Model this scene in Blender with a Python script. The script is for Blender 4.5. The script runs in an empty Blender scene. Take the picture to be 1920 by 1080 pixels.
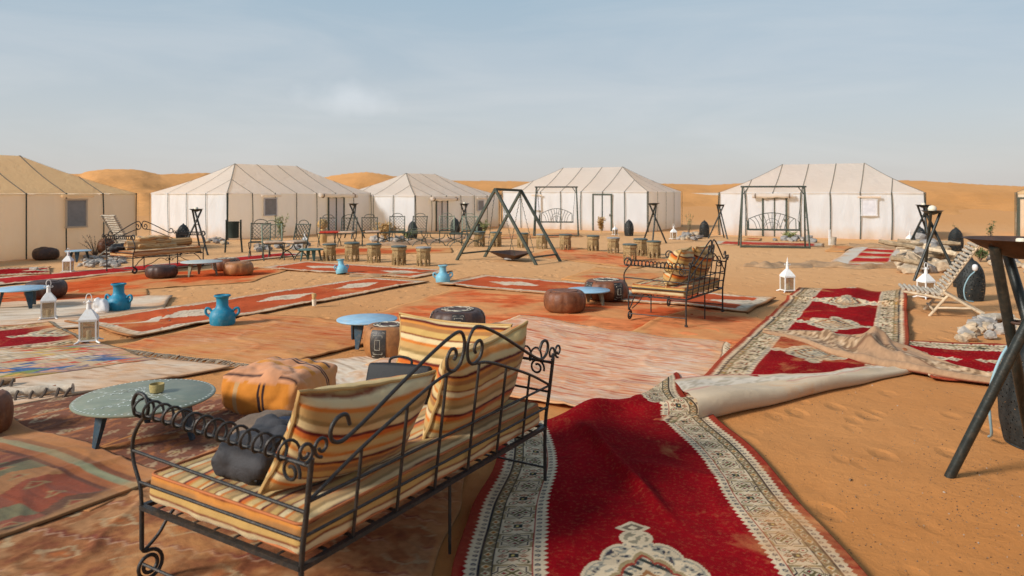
import bpy, math, random
import numpy as np
from mathutils import Vector, Matrix, noise as mnoise

random.seed(7)
SC = bpy.context.scene
COL = SC.collection
R = math.radians

# ------------------------------------------------------------------ camera
EYE = 1.75
cd = bpy.data.cameras.new('camera')
cam = bpy.data.objects.new('camera', cd)
COL.objects.link(cam)
cam.location = (0, 0, EYE)
cam.rotation_euler = (R(90), 0, 0)
cd.sensor_width = 36.0
cd.lens = 36.0 * 1350 / 1920
cd.shift_y = -180 / 1920
cd.clip_start = 0.05
cd.clip_end = 3000
cd.dof.use_dof = True
cd.dof.focus_distance = 6.5
cd.dof.aperture_fstop = 3.2
SC.camera = cam

# ------------------------------------------------------------------ sky, sun, exposure
SUN_DIR = Vector((-0.74, -0.42, 0.50)).normalized()
SUN_EL = math.asin(SUN_DIR.z)
world = bpy.data.worlds.new('World')
SC.world = world
world.use_nodes = True
wn = world.node_tree
wn.nodes.clear()
wo = wn.nodes.new('ShaderNodeOutputWorld')
bg = wn.nodes.new('ShaderNodeBackground')
sky = wn.nodes.new('ShaderNodeTexSky')
sky.sky_type = 'NISHITA'
sky.sun_disc = False
sky.sun_elevation = SUN_EL
sky.sun_rotation = math.atan2(SUN_DIR.x, SUN_DIR.y)
sky.altitude = 600
sky.air_density = 1.0
sky.dust_density = 3.0
sky.ozone_density = 2.0
# desert dust and thin cirrus veil: pale haze, thickest at the horizon, the same all the way round
tc = wn.nodes.new('ShaderNodeTexCoord')
sep = wn.nodes.new('ShaderNodeSeparateXYZ')
wn.links.new(tc.outputs['Generated'], sep.inputs[0])
ramp = wn.nodes.new('ShaderNodeValToRGB')
cr = ramp.color_ramp
cr.elements[0].position = 0.0
cr.elements[0].color = (5.2, 4.85, 4.55, 1)
cr.elements[1].position = 1.0
cr.elements[1].color = (1.5, 2.5, 4.0, 1)
for p, c in ((0.045, (4.95, 4.95, 4.9)), (0.10, (4.55, 4.9, 5.1)), (0.17, (3.95, 4.6, 5.1)), (0.26, (3.3, 4.3, 5.05)), (0.42, (2.6, 3.6, 4.7))):
    e = cr.elements.new(p)
    e.color = (*c, 1)
wn.links.new(sep.outputs['Z'], ramp.inputs[0])
mixs = wn.nodes.new('ShaderNodeMix')
mixs.data_type = 'RGBA'
mixs.inputs[0].default_value = 0.85
wn.links.new(sky.outputs[0], mixs.inputs[6])
wn.links.new(ramp.outputs[0], mixs.inputs[7])
mp = wn.nodes.new('ShaderNodeMapping')
mp.inputs['Scale'].default_value = (1.6, 1.6, 9.0)
wn.links.new(tc.outputs['Generated'], mp.inputs[0])
nz = wn.nodes.new('ShaderNodeTexNoise')
nz.inputs['Scale'].default_value = 1.5
nz.inputs['Detail'].default_value = 7
nz.inputs['Roughness'].default_value = 0.55
nz.inputs['Distortion'].default_value = 0.6
wn.links.new(mp.outputs[0], nz.inputs['Vector'])
r2 = wn.nodes.new('ShaderNodeValToRGB')
r2.color_ramp.elements[0].position = 0.42
r2.color_ramp.elements[0].color = (0, 0, 0, 1)
r2.color_ramp.elements[1].position = 0.78
r2.color_ramp.elements[1].color = (0.32, 0.32, 0.32, 1)
wn.links.new(nz.outputs[0], r2.inputs[0])
mixc = wn.nodes.new('ShaderNodeMix')
mixc.data_type = 'RGBA'
wn.links.new(r2.outputs[0], mixc.inputs[0])
wn.links.new(mixs.outputs[2], mixc.inputs[6])
mixc.inputs[7].default_value = (6.2, 6.2, 6.2, 1)
# one small bright wisp low over the dunes
wv = Vector((-0.222, 1.0, 0.131)).normalized()
vs = wn.nodes.new('ShaderNodeVectorMath'); vs.operation = 'SUBTRACT'
vs.inputs[1].default_value = wv
wn.links.new(tc.outputs['Generated'], vs.inputs[0])
vm = wn.nodes.new('ShaderNodeVectorMath'); vm.operation = 'MULTIPLY'
vm.inputs[1].default_value = (12.5, 6, 38)
wn.links.new(vs.outputs[0], vm.inputs[0])
nz2 = wn.nodes.new('ShaderNodeTexNoise')
nz2.inputs['Scale'].default_value = 22
nz2.inputs['Detail'].default_value = 6
wn.links.new(tc.outputs['Generated'], nz2.inputs['Vector'])
vl = wn.nodes.new('ShaderNodeVectorMath'); vl.operation = 'LENGTH'
wn.links.new(vm.outputs[0], vl.inputs[0])
mw = wn.nodes.new('ShaderNodeMath'); mw.operation = 'MULTIPLY_ADD'
wn.links.new(nz2.outputs[0], mw.inputs[0])
mw.inputs[1].default_value = 1.7
wn.links.new(vl.outputs['Value'], mw.inputs[2])
mr = wn.nodes.new('ShaderNodeMapRange')
mr.inputs[1].default_value = 1.85
mr.inputs[2].default_value = 0.75
mr.inputs[3].default_value = 0.0
mr.inputs[4].default_value = 0.40
wn.links.new(mw.outputs[0], mr.inputs[0])
mixd = wn.nodes.new('ShaderNodeMix')
mixd.data_type = 'RGBA'
wn.links.new(mr.outputs[0], mixd.inputs[0])
wn.links.new(mixc.outputs[2], mixd.inputs[6])
mixd.inputs[7].default_value = (6.6, 6.9, 7.2, 1)
wn.links.new(mixd.outputs[2], bg.inputs[0])
bg.inputs[1].default_value = 0.079
wn.links.new(bg.outputs[0], wo.inputs[0])

sl = bpy.data.lights.new('sun', 'SUN')
sun = bpy.data.objects.new('sun', sl)
COL.objects.link(sun)
sl.energy = 2.75
sl.angle = R(12.0)
sl.color = (1.0, 0.955, 0.89)
sun.rotation_euler = (-SUN_DIR).to_track_quat('-Z', 'Y').to_euler()

vs_ = SC.view_settings
vs_.view_transform = 'Standard'
vs_.look = 'None'
vs_.gamma = 1.0
vs_.use_curve_mapping = False
vs_.exposure = 0.67
SC.cycles.max_bounces = 12
SC.cycles.diffuse_bounces = 8
SC.cycles.transmission_bounces = 10
SC.cycles.transparent_max_bounces = 12

# ------------------------------------------------------------------ helpers: materials
def _n(nt, t, **kw):
    n = nt.nodes.new(t)
    for k, v in kw.items():
        setattr(n, k, v)
    return n

def mixrgb(nt, fac, a, b, mode='MIX'):
    m = _n(nt, 'ShaderNodeMix', data_type='RGBA', blend_type=mode)
    for i, v in ((0, fac), (6, a), (7, b)):
        if hasattr(v, 'is_output'):
            nt.links.new(v, m.inputs[i])
        elif i == 0:
            m.inputs[0].default_value = v
        else:
            m.inputs[i].default_value = (*v[:3], 1)
    return m.outputs[2]

def noise_node(nt, scale, detail=4, rough=0.55, vec=None, dist=0.0):
    n = _n(nt, 'ShaderNodeTexNoise')
    n.inputs['Scale'].default_value = scale
    n.inputs['Detail'].default_value = detail
    n.inputs['Roughness'].default_value = rough
    n.inputs['Distortion'].default_value = dist
    if vec is not None:
        nt.links.new(vec, n.inputs['Vector'])
    return n.outputs[0]

def maprange(nt, x, a, b, c=0.0, d=1.0):
    m = _n(nt, 'ShaderNodeMapRange')
    nt.links.new(x, m.inputs[0])
    for i, v in ((1, a), (2, b), (3, c), (4, d)):
        m.inputs[i].default_value = v
    return m.outputs[0]

def new_mat(name):
    m = bpy.data.materials.new(name)
    m.use_nodes = True
    nt = m.node_tree
    b = nt.nodes['Principled BSDF']
    return m, nt, b

def simple(name, col, rough=0.6, metal=0.0, var=0.12, vscale=6.0, bump=0.0, bscale=60.0, spec=0.4, dirt=None, dirt_amt=0.3):
    m, nt, b = new_mat(name)
    g = _n(nt, 'ShaderNodeNewGeometry')
    oi = _n(nt, 'ShaderNodeObjectInfo')
    nzv = noise_node(nt, vscale, 5, 0.6, g.outputs['Position'])
    lo = tuple(c * (1 - var) for c in col)
    hi = tuple(min(1, c * (1 + var)) for c in col)
    c = mixrgb(nt, maprange(nt, nzv, 0.3, 0.7), lo, hi)
    if dirt:
        nd = noise_node(nt, vscale * 1.7, 8, 0.7, g.outputs['Position'])
        c = mixrgb(nt, maprange(nt, nd, 0.5, 0.72, 0, dirt_amt), c, dirt)
    nt.links.new(c, b.inputs['Base Color'])
    b.inputs['Roughness'].default_value = rough
    b.inputs['Metallic'].default_value = metal
    b.inputs['Specular IOR Level'].default_value = spec
    if bump:
        bp = _n(nt, 'ShaderNodeBump')
        bp.inputs['Strength'].default_value = bump
        bp.inputs['Distance'].default_value = 0.01
        nt.links.new(noise_node(nt, bscale, 4, 0.6, g.outputs['Position']), bp.inputs['Height'])
        nt.links.new(bp.outputs[0], b.inputs['Normal'])
    return m

SAND = (0.50, 0.187, 0.047)
SAND_D = (0.42, 0.155, 0.042)
SAND_L = (0.55, 0.225, 0.066)

def sand_mat():
    m, nt, b = new_mat('desert_sand')
    g = _n(nt, 'ShaderNodeNewGeometry')
    P = g.outputs['Position']
    big = noise_node(nt, 0.22, 6, 0.6, P)
    mid = noise_node(nt, 1.6, 8, 0.62, P)
    fine = noise_node(nt, 38, 6, 0.7, P)
    c = mixrgb(nt, maprange(nt, big, 0.35, 0.65), SAND, SAND_L)
    # ground colour goes from redder close by to paler out towards the tents
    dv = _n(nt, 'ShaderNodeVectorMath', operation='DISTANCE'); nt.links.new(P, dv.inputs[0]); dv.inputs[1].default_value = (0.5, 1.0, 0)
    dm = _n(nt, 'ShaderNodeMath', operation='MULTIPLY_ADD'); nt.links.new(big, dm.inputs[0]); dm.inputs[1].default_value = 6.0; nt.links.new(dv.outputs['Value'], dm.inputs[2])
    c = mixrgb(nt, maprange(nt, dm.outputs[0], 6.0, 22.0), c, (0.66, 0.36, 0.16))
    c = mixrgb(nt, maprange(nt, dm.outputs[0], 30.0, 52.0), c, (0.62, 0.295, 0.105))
    c = mixrgb(nt, maprange(nt, mid, 0.50, 0.74, 0, 0.45), c, mixrgb(nt, 0.78, c, SAND_D, 'MULTIPLY') if False else mixrgb(nt, 0.5, c, SAND_D))
    c = mixrgb(nt, maprange(nt, fine, 0.56, 0.8, 0, 0.42), c, (0.33, 0.16, 0.06))
    grit = noise_node(nt, 150, 3, 0.6, P)
    c = mixrgb(nt, maprange(nt, grit, 0.66, 0.74, 0, 0.35), c, (0.75, 0.55, 0.36))
    nt.links.new(c, b.inputs['Base Color'])
    b.inputs['Roughness'].default_value = 0.95
    b.inputs['Specular IOR Level'].default_value = 0.1
    # trodden surface: scuffs and footprints
    vo = _n(nt, 'ShaderNodeTexVoronoi', feature='SMOOTH_F1')
    vo.inputs['Scale'].default_value = 3.4
    vo.inputs['Smoothness'].default_value = 0.6
    nt.links.new(P, vo.inputs['Vector'])
    ad = _n(nt, 'ShaderNodeMath', operation='MULTIPLY_ADD')
    nt.links.new(vo.outputs['Distance'], ad.inputs[0]); ad.inputs[1].default_value = 0.5
    nt.links.new(noise_node(nt, 7, 10, 0.68, P, 0.4), ad.inputs[2])
    # footprints: oval pits, thick in trodden patches
    mpf = _n(nt, 'ShaderNodeMapping'); mpf.inputs['Scale'].default_value = (3.6, 2.3, 1); mpf.inputs['Rotation'].default_value = (0, 0, 0.5); nt.links.new(P, mpf.inputs[0])
    vf = _n(nt, 'ShaderNodeTexVoronoi'); vf.inputs['Scale'].default_value = 1.0; nt.links.new(mpf.outputs[0], vf.inputs['Vector'])
    pit = maprange(nt, vf.outputs['Distance'], 0.16, 0.32, -1.0, 0.0)
    pm = _n(nt, 'ShaderNodeMath', operation='MULTIPLY'); nt.links.new(pit, pm.inputs[0]); nt.links.new(maprange(nt, noise_node(nt, 0.9, 4, 0.6, P), 0.38, 0.52, 0, 0.95), pm.inputs[1])
    ad2 = _n(nt, 'ShaderNodeMath', operation='ADD'); nt.links.new(ad.outputs[0], ad2.inputs[0]); nt.links.new(pm.outputs[0], ad2.inputs[1])
    bp = _n(nt, 'ShaderNodeBump')
    bp.inputs['Strength'].default_value = 0.45
    bp.inputs['Distance'].default_value = 0.045
    nt.links.new(ad2.outputs[0], bp.inputs['Height'])
    bp2 = _n(nt, 'ShaderNodeBump')
    bp2.inputs['Strength'].default_value = 0.45
    bp2.inputs['Distance'].default_value = 0.006
    nt.links.new(noise_node(nt, 90, 5, 0.7, P), bp2.inputs['Height'])
    nt.links.new(bp.outputs[0], bp2.inputs['Normal'])
    nt.links.new(bp2.outputs[0], b.inputs['Normal'])
    return m

def dune_mat():
    m, nt, b = new_mat('dune_sand')
    g = _n(nt, 'ShaderNodeNewGeometry')
    P = g.outputs['Position']
    big = noise_node(nt, 0.02, 6, 0.6, P)
    mid = noise_node(nt, 0.25, 8, 0.65, P)
    c = mixrgb(nt, maprange(nt, big, 0.35, 0.65), (0.60, 0.27, 0.085), (0.66, 0.32, 0.115))
    c = mixrgb(nt, maprange(nt, mid, 0.5, 0.72, 0, 0.35), c, (0.47, 0.225, 0.08))
    nt.links.new(c, b.inputs['Base Color'])
    b.inputs['Roughness'].default_value = 0.95
    b.inputs['Specular IOR Level'].default_value = 0.05
    bp = _n(nt, 'ShaderNodeBump')
    bp.inputs['Strength'].default_value = 0.5
    bp.inputs['Distance'].default_value = 0.5
    nt.links.new(noise_node(nt, 0.8, 8, 0.6, P), bp.inputs['Height'])
    nt.links.new(bp.outputs[0], b.inputs['Normal'])
    return m

def textile(name, sand=0.35, sscale=1.1, rough=0.92, weave=220, bump=0.35, sheen=0.15, fade=0.2):
    """cloth or pile coloured by the woven pattern stored on the mesh, with sand blown over it"""
    m, nt, b = new_mat(name)
    at = _n(nt, 'ShaderNodeAttribute', attribute_name='Col')
    g = _n(nt, 'ShaderNodeNewGeometry')
    P = g.outputs['Position']
    c = at.outputs['Color']
    v = noise_node(nt, 9, 6, 0.65, P)
    c = mixrgb(nt, maprange(nt, v, 0.25, 0.75, 0.0, fade), c, (0.02, 0.01, 0.01), 'MIX')
    if sand > 0:
        s1 = noise_node(nt, sscale, 9, 0.68, P, 0.5)
        c = mixrgb(nt, maprange(nt, s1, 0.63 - sand * 0.42, 0.80 - sand * 0.36, 0, 0.93), c, (0.61, 0.275, 0.095))
        s2 = noise_node(nt, 45, 5, 0.7, P)
        c = mixrgb(nt, maprange(nt, s2, 0.52, 0.75, 0, min(1, 0.02 + sand * 0.85)), c, (0.58, 0.285, 0.105))
    nt.links.new(c, b.inputs['Base Color'])
    b.inputs['Roughness'].default_value = rough
    b.inputs['Specular IOR Level'].default_value = 0.03
    b.inputs['Sheen Weight'].default_value = sheen
    bp = _n(nt, 'ShaderNodeBump')
    bp.inputs['Strength'].default_value = bump
    bp.inputs['Distance'].default_value = 0.006
    bw = _n(nt, 'ShaderNodeRGBToBW'); nt.links.new(at.outputs['Color'], bw.inputs[0])
    hm = _n(nt, 'ShaderNodeMath', operation='MULTIPLY_ADD'); nt.links.new(bw.outputs[0], hm.inputs[0]); hm.inputs[1].default_value = 0.9
    nt.links.new(noise_node(nt, weave, 3, 0.6, P), hm.inputs[2])
    nt.links.new(hm.outputs[0], bp.inputs['Height'])
    bp2 = _n(nt, 'ShaderNodeBump')
    bp2.inputs['Strength'].default_value = 0.45
    bp2.inputs['Distance'].default_value = 0.05
    nt.links.new(noise_node(nt, 3.2, 6, 0.55, P), bp2.inputs['Height'])
    nt.links.new(bp.outputs[0], bp2.inputs['Normal'])
    nt.links.new(bp2.outputs[0], b.inputs['Normal'])
    return m

def canvas_mat(name, col, trans=0.35):
    m, nt, b = new_mat(name)
    g = _n(nt, 'ShaderNodeNewGeometry')
    P = g.outputs['Position']
    lo = tuple(c * 0.90 for c in col)
    c = mixrgb(nt, maprange(nt, noise_node(nt, 0.9, 7, 0.6, P), 0.3, 0.7), lo, col)
    # dust thrown up on the foot of the canvas
    sp = _n(nt, 'ShaderNodeSeparateXYZ')
    nt.links.new(P, sp.inputs[0])
    ma = _n(nt, 'ShaderNodeMath', operation='MULTIPLY_ADD')
    nt.links.new(noise_node(nt, 2.5, 6, 0.6, P), ma.inputs[0]); ma.inputs[1].default_value = -0.7
    nt.links.new(sp.outputs['Z'], ma.inputs[2])
    c = mixrgb(nt, maprange(nt, ma.outputs[0], 0.12, -0.35, 0, 0.65), c, (0.62, 0.40, 0.22))
    nt.links.new(c, b.inputs['Base Color'])
    b.inputs['Roughness'].default_value = 0.85
    b.inputs['Specular IOR Level'].default_value = 0.15
    tr = _n(nt, 'ShaderNodeBsdfTranslucent')
    tr.inputs[0].default_value = (1.0, 0.84, 0.64, 1)
    mx = _n(nt, 'ShaderNodeMixShader')
    mx.inputs[0].default_value = trans
    nt.links.new(b.outputs[0], mx.inputs[1])
    nt.links.new(tr.outputs[0], mx.inputs[2])
    nt.links.new(mx.outputs[0], nt.nodes['Material Output'].inputs[0])
    bp = _n(nt, 'ShaderNodeBump')
    bp.inputs['Strength'].default_value = 0.8
    bp.inputs['Distance'].default_value = 0.07
    mpn = _n(nt, 'ShaderNodeMapping')
    mpn.inputs['Scale'].default_value = (1.0, 1.0, 0.35)
    nt.links.new(P, mpn.inputs[0])
    nt.links.new(noise_node(nt, 2.4, 6, 0.6, mpn.outputs[0], 0.8), bp.inputs['Height'])
    nt.links.new(bp.outputs[0], b.inputs['Normal'])
    return m

def glass_mat():
    m, nt, b = new_mat('dusty_glass')
    nt.nodes.remove(b)
    tr = _n(nt, 'ShaderNodeBsdfTransparent'); tr.inputs[0].default_value = (0.86, 0.82, 0.75, 1)
    gl = _n(nt, 'ShaderNodeBsdfGlossy'); gl.inputs['Roughness'].default_value = 0.12
    df = _n(nt, 'ShaderNodeBsdfDiffuse'); df.inputs[0].default_value = (0.55, 0.45, 0.33, 1)
    m1 = _n(nt, 'ShaderNodeMixShader'); m1.inputs[0].default_value = 0.10
    m2 = _n(nt, 'ShaderNodeMixShader'); m2.inputs[0].default_value = 0.14
    nt.links.new(tr.outputs[0], m1.inputs[1]); nt.links.new(gl.outputs[0], m1.inputs[2])
    nt.links.new(m1.outputs[0], m2.inputs[1]); nt.links.new(df.outputs[0], m2.inputs[2])
    nt.links.new(m2.outputs[0], nt.nodes['Material Output'].inputs[0])
    return m

M = {}
M['sand'] = sand_mat()
M['dune'] = dune_mat()
M['canvas'] = canvas_mat('white_canvas', (0.77, 0.85, 0.93), 0.50)
M['canvas_shaded_tan'] = canvas_mat('shaded_tan_canvas', (0.84, 0.71, 0.53), 0.48)  # the white canvas again, with shade put into its colour as tan
M['roof'] = canvas_mat('cream_roof_canvas', (0.84, 0.81, 0.77), 0.60)
M['roof_shaded_tan'] = canvas_mat('shaded_tan_roof_canvas', (0.82, 0.56, 0.28), 0.56)  # roof canvas darkened to tan, shade included in the colour
M['strap'] = simple('dark_green_strap', (0.035, 0.045, 0.035), 0.8)
M['roof_strap'] = simple('grey_roof_strap', (0.17, 0.145, 0.11), 0.8)
M['window'] = simple('grey_window_mesh', (0.27, 0.245, 0.22), 0.8)
M['window_pale'] = simple('pale_window_sheet', (0.56, 0.545, 0.56), 0.8)
M['iron'] = simple('black_wrought_iron', (0.028, 0.026, 0.023), 0.5, 0.3, 0.25, 20, 0.3, 90, 0.5, (0.25, 0.14, 0.07), 0.25)
M['green_iron'] = simple('dark_green_iron', (0.042, 0.055, 0.038), 0.55, 0.2, 0.2, 20, 0.2, 90, 0.5, (0.3, 0.2, 0.12), 0.3)
M['pale_iron'] = simple('pale_green_iron', (0.20, 0.24, 0.17), 0.55, 0.2, 0.2, 20)
M['brown_iron'] = simple('brown_rusty_iron', (0.075, 0.040, 0.026), 0.65, 0.25, 0.3, 14, 0.3, 60, 0.4, (0.2, 0.08, 0.03), 0.5)
M['perf'] = simple('blackened_sheet_metal', (0.030, 0.033, 0.031), 0.62, 0.4, 0.3, 18, 0.5, 70, 0.4, (0.14, 0.10, 0.07), 0.25)
M['pole'] = simple('black_pole_metal', (0.022, 0.026, 0.022), 0.42, 0.3, 0.3, 14, 0.15, 60, 0.5, (0.20, 0.13, 0.08), 0.25)
M['white'] = simple('white_painted_metal', (0.78, 0.76, 0.71), 0.45, 0.0, 0.05, 20, 0.05, 60, 0.4, (0.6, 0.42, 0.26), 0.45)
M['glass'] = glass_mat()
M['wax'] = simple('candle_wax', (0.75, 0.66, 0.50), 0.5)
M['jug'] = simple('turquoise_paint', (0.010, 0.20, 0.31), 0.5, 0.0, 0.12, 9, 0.25, 35, 0.4, (0.45, 0.38, 0.25), 0.18)
M['jug_pale'] = simple('pale_turquoise_paint', (0.17, 0.42, 0.52), 0.5, 0.0, 0.12, 9, 0.25, 35, 0.4, (0.5, 0.38, 0.25), 0.3)
M['leather'] = simple('brown_leather', (0.16, 0.050, 0.015), 0.55, 0, 0.35, 9, 0.35, 40, 0.5, (0.30, 0.14, 0.06), 0.5)
M['leather_tan'] = simple('tan_leather', (0.33, 0.13, 0.035), 0.55, 0, 0.3, 9, 0.35, 40, 0.5, (0.12, 0.05, 0.02), 0.5)
M['leather_dark'] = simple('dark_brown_leather', (0.055, 0.024, 0.014), 0.5, 0, 0.3, 9, 0.3, 40, 0.5, (0.25, 0.12, 0.06), 0.4)
M['leather_black'] = simple('black_leather', (0.022, 0.017, 0.014), 0.5, 0, 0.3, 12, 0.3, 50, 0.5, (0.3, 0.2, 0.12), 0.3)
M['stitch'] = simple('cream_stitching', (0.62, 0.55, 0.42), 0.8)
M['bluetop'] = simple('light_blue_table_paint', (0.27, 0.44, 0.56), 0.5, 0, 0.15, 8, 0.1, 40, 0.4, (0.55, 0.45, 0.30), 0.55)
M['sagetop'] = simple('sage_table_paint', (0.20, 0.22, 0.155), 0.42, 0, 0.12, 6, 0.1, 40, 0.4, (0.42, 0.35, 0.24), 0.4)
M['greytop'] = simple('pale_grey_table_paint', (0.42, 0.45, 0.42), 0.5, 0, 0.12, 8, 0.1, 40, 0.4, (0.55, 0.42, 0.28), 0.5)
M['greentop'] = simple('dark_green_table_paint', (0.06, 0.13, 0.115), 0.5, 0, 0.2, 8)
M['darkleg'] = simple('dark_blue_table_leg', (0.018, 0.045, 0.065), 0.5, 0, 0.35, 16, 0.1, 40, 0.4, (0.25, 0.15, 0.08), 0.35)
M['wornleg'] = simple('worn_wooden_leg', (0.20, 0.19, 0.12), 0.7, 0, 0.35, 26)
M['whiteline'] = simple('white_vine_paint', (0.62, 0.64, 0.56), 0.6)
M['wood_carved'] = simple('carved_gilt_wood', (0.36, 0.24, 0.105), 0.65, 0, 0.45, 34, 0.9, 60, 0.35, (0.09, 0.05, 0.02), 0.8)
M['stool_top'] = simple('grey_green_stool_leather', (0.085, 0.105, 0.088), 0.55, 0, 0.25, 12, 0.2, 40)
M['stool_top_pale'] = simple('mottled_stool_leather', (0.27, 0.26, 0.235), 0.6, 0, 0.5, 30)
M['driftwood'] = simple('pale_bare_wood', (0.60, 0.46, 0.30), 0.8, 0, 0.25, 12, 0.4, 50, 0.3, (0.35, 0.22, 0.12), 0.4)
M['driftdark'] = simple('weathered_bare_wood', (0.44, 0.37, 0.28), 0.85, 0, 0.3, 14, 0.4, 50)
M['log'] = simple('rough_firewood', (0.33, 0.24, 0.145), 0.9, 0, 0.45, 10, 0.8, 30, 0.2, (0.12, 0.07, 0.04), 0.6)
M['rock_white'] = simple('white_quartz_rock', (0.38, 0.33, 0.275), 0.85, 0, 0.4, 9, 0.8, 30, 0.3, (0.28, 0.20, 0.14), 0.7)
M['rock_grey'] = simple('grey_slate_rock', (0.27, 0.245, 0.22), 0.8, 0, 0.35, 9, 0.8, 30, 0.3, (0.50, 0.40, 0.30), 0.5)
M['rock_tan'] = simple('tan_rock', (0.48, 0.36, 0.235), 0.85, 0, 0.3, 9, 0.9, 25, 0.3, (0.22, 0.13, 0.07), 0.6)
M['leaf'] = simple('green_leaf', (0.085, 0.125, 0.035), 0.7, 0, 0.4, 6)
M['leaf_pale'] = simple('pale_green_leaf', (0.24, 0.26, 0.10), 0.7, 0, 0.3, 6)
M['straw'] = simple('dry_straw_leaf', (0.52, 0.33, 0.13), 0.8, 0, 0.3, 6)
M['twig'] = simple('dry_twig', (0.17, 0.11, 0.07), 0.8)
M['bin'] = simple('dark_green_bin_paint', (0.018, 0.028, 0.020), 0.5, 0, 0.2, 8)
M['bag_grey'] = simple('charcoal_quilted_cloth', (0.040, 0.037, 0.038), 0.75, 0, 0.25, 9, 0.6, 26)
M['bag_black'] = simple('black_nylon', (0.012, 0.012, 0.013), 0.65, 0, 0.2, 9, 0.2, 90)
M['navy'] = simple('navy_cloth', (0.025, 0.038, 0.070), 0.85, 0, 0.25, 9, 0.6, 26)
M['taupe'] = simple('taupe_cloth', (0.17, 0.115, 0.075), 0.85, 0, 0.25, 9, 0.5, 26)
M['pot'] = simple('mustard_clay', (0.38, 0.29, 0.11), 0.6, 0, 0.2, 20, 0.3, 60, 0.4, (0.16, 0.10, 0.04), 0.6)
M['plastic'] = simple('white_plastic_bag', (0.72, 0.69, 0.66), 0.35)
M['cable'] = simple('pale_blue_cable', (0.26, 0.40, 0.44), 0.5)
M['rug_pile'] = textile('rug_pile', 0.17, 0.9, 0.97, 260, 0.3, 0.0, 0.25)
M['rug_dusty'] = textile('rug_pile_dusted', 0.20, 1.0, 0.97, 220, 0.4, 0.0, 0.15)
M['rug_runner'] = textile('runner_weave', 0.16, 0.9, 0.97, 160, 0.4, 0.0, 0.12)
M['rug_sandy'] = textile('rug_under_sand', 0.42, 0.8, 0.97, 160, 0.5, 0.0, 0.12)
M['rug_rag'] = textile('rag_rug_weave', 0.17, 1.2, 0.95, 110, 0.6, 0.08, 0.05)
M['rug_kilim'] = textile('kilim_weave', 0.10, 1.0, 0.92, 240, 0.4, 0.08, 0.2)
M['rug_back'] = textile('carpet_backing', 0.10, 1.3, 0.95, 180, 0.4, 0.05, 0.06)
M['stripe'] = textile('striped_upholstery', 0.0, 1, 0.88, 300, 0.3, 0.12, 0.07)
M['hem'] = simple('cream_rug_hem', (0.52,0.42,0.31), 0.95, 0, 0.3, 14, 0.6, 40)
M['hay'] = simple('straw_brown_mat', (0.36, 0.215, 0.11), 0.95, 0, 0.25, 7, 0.6, 40)

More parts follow.
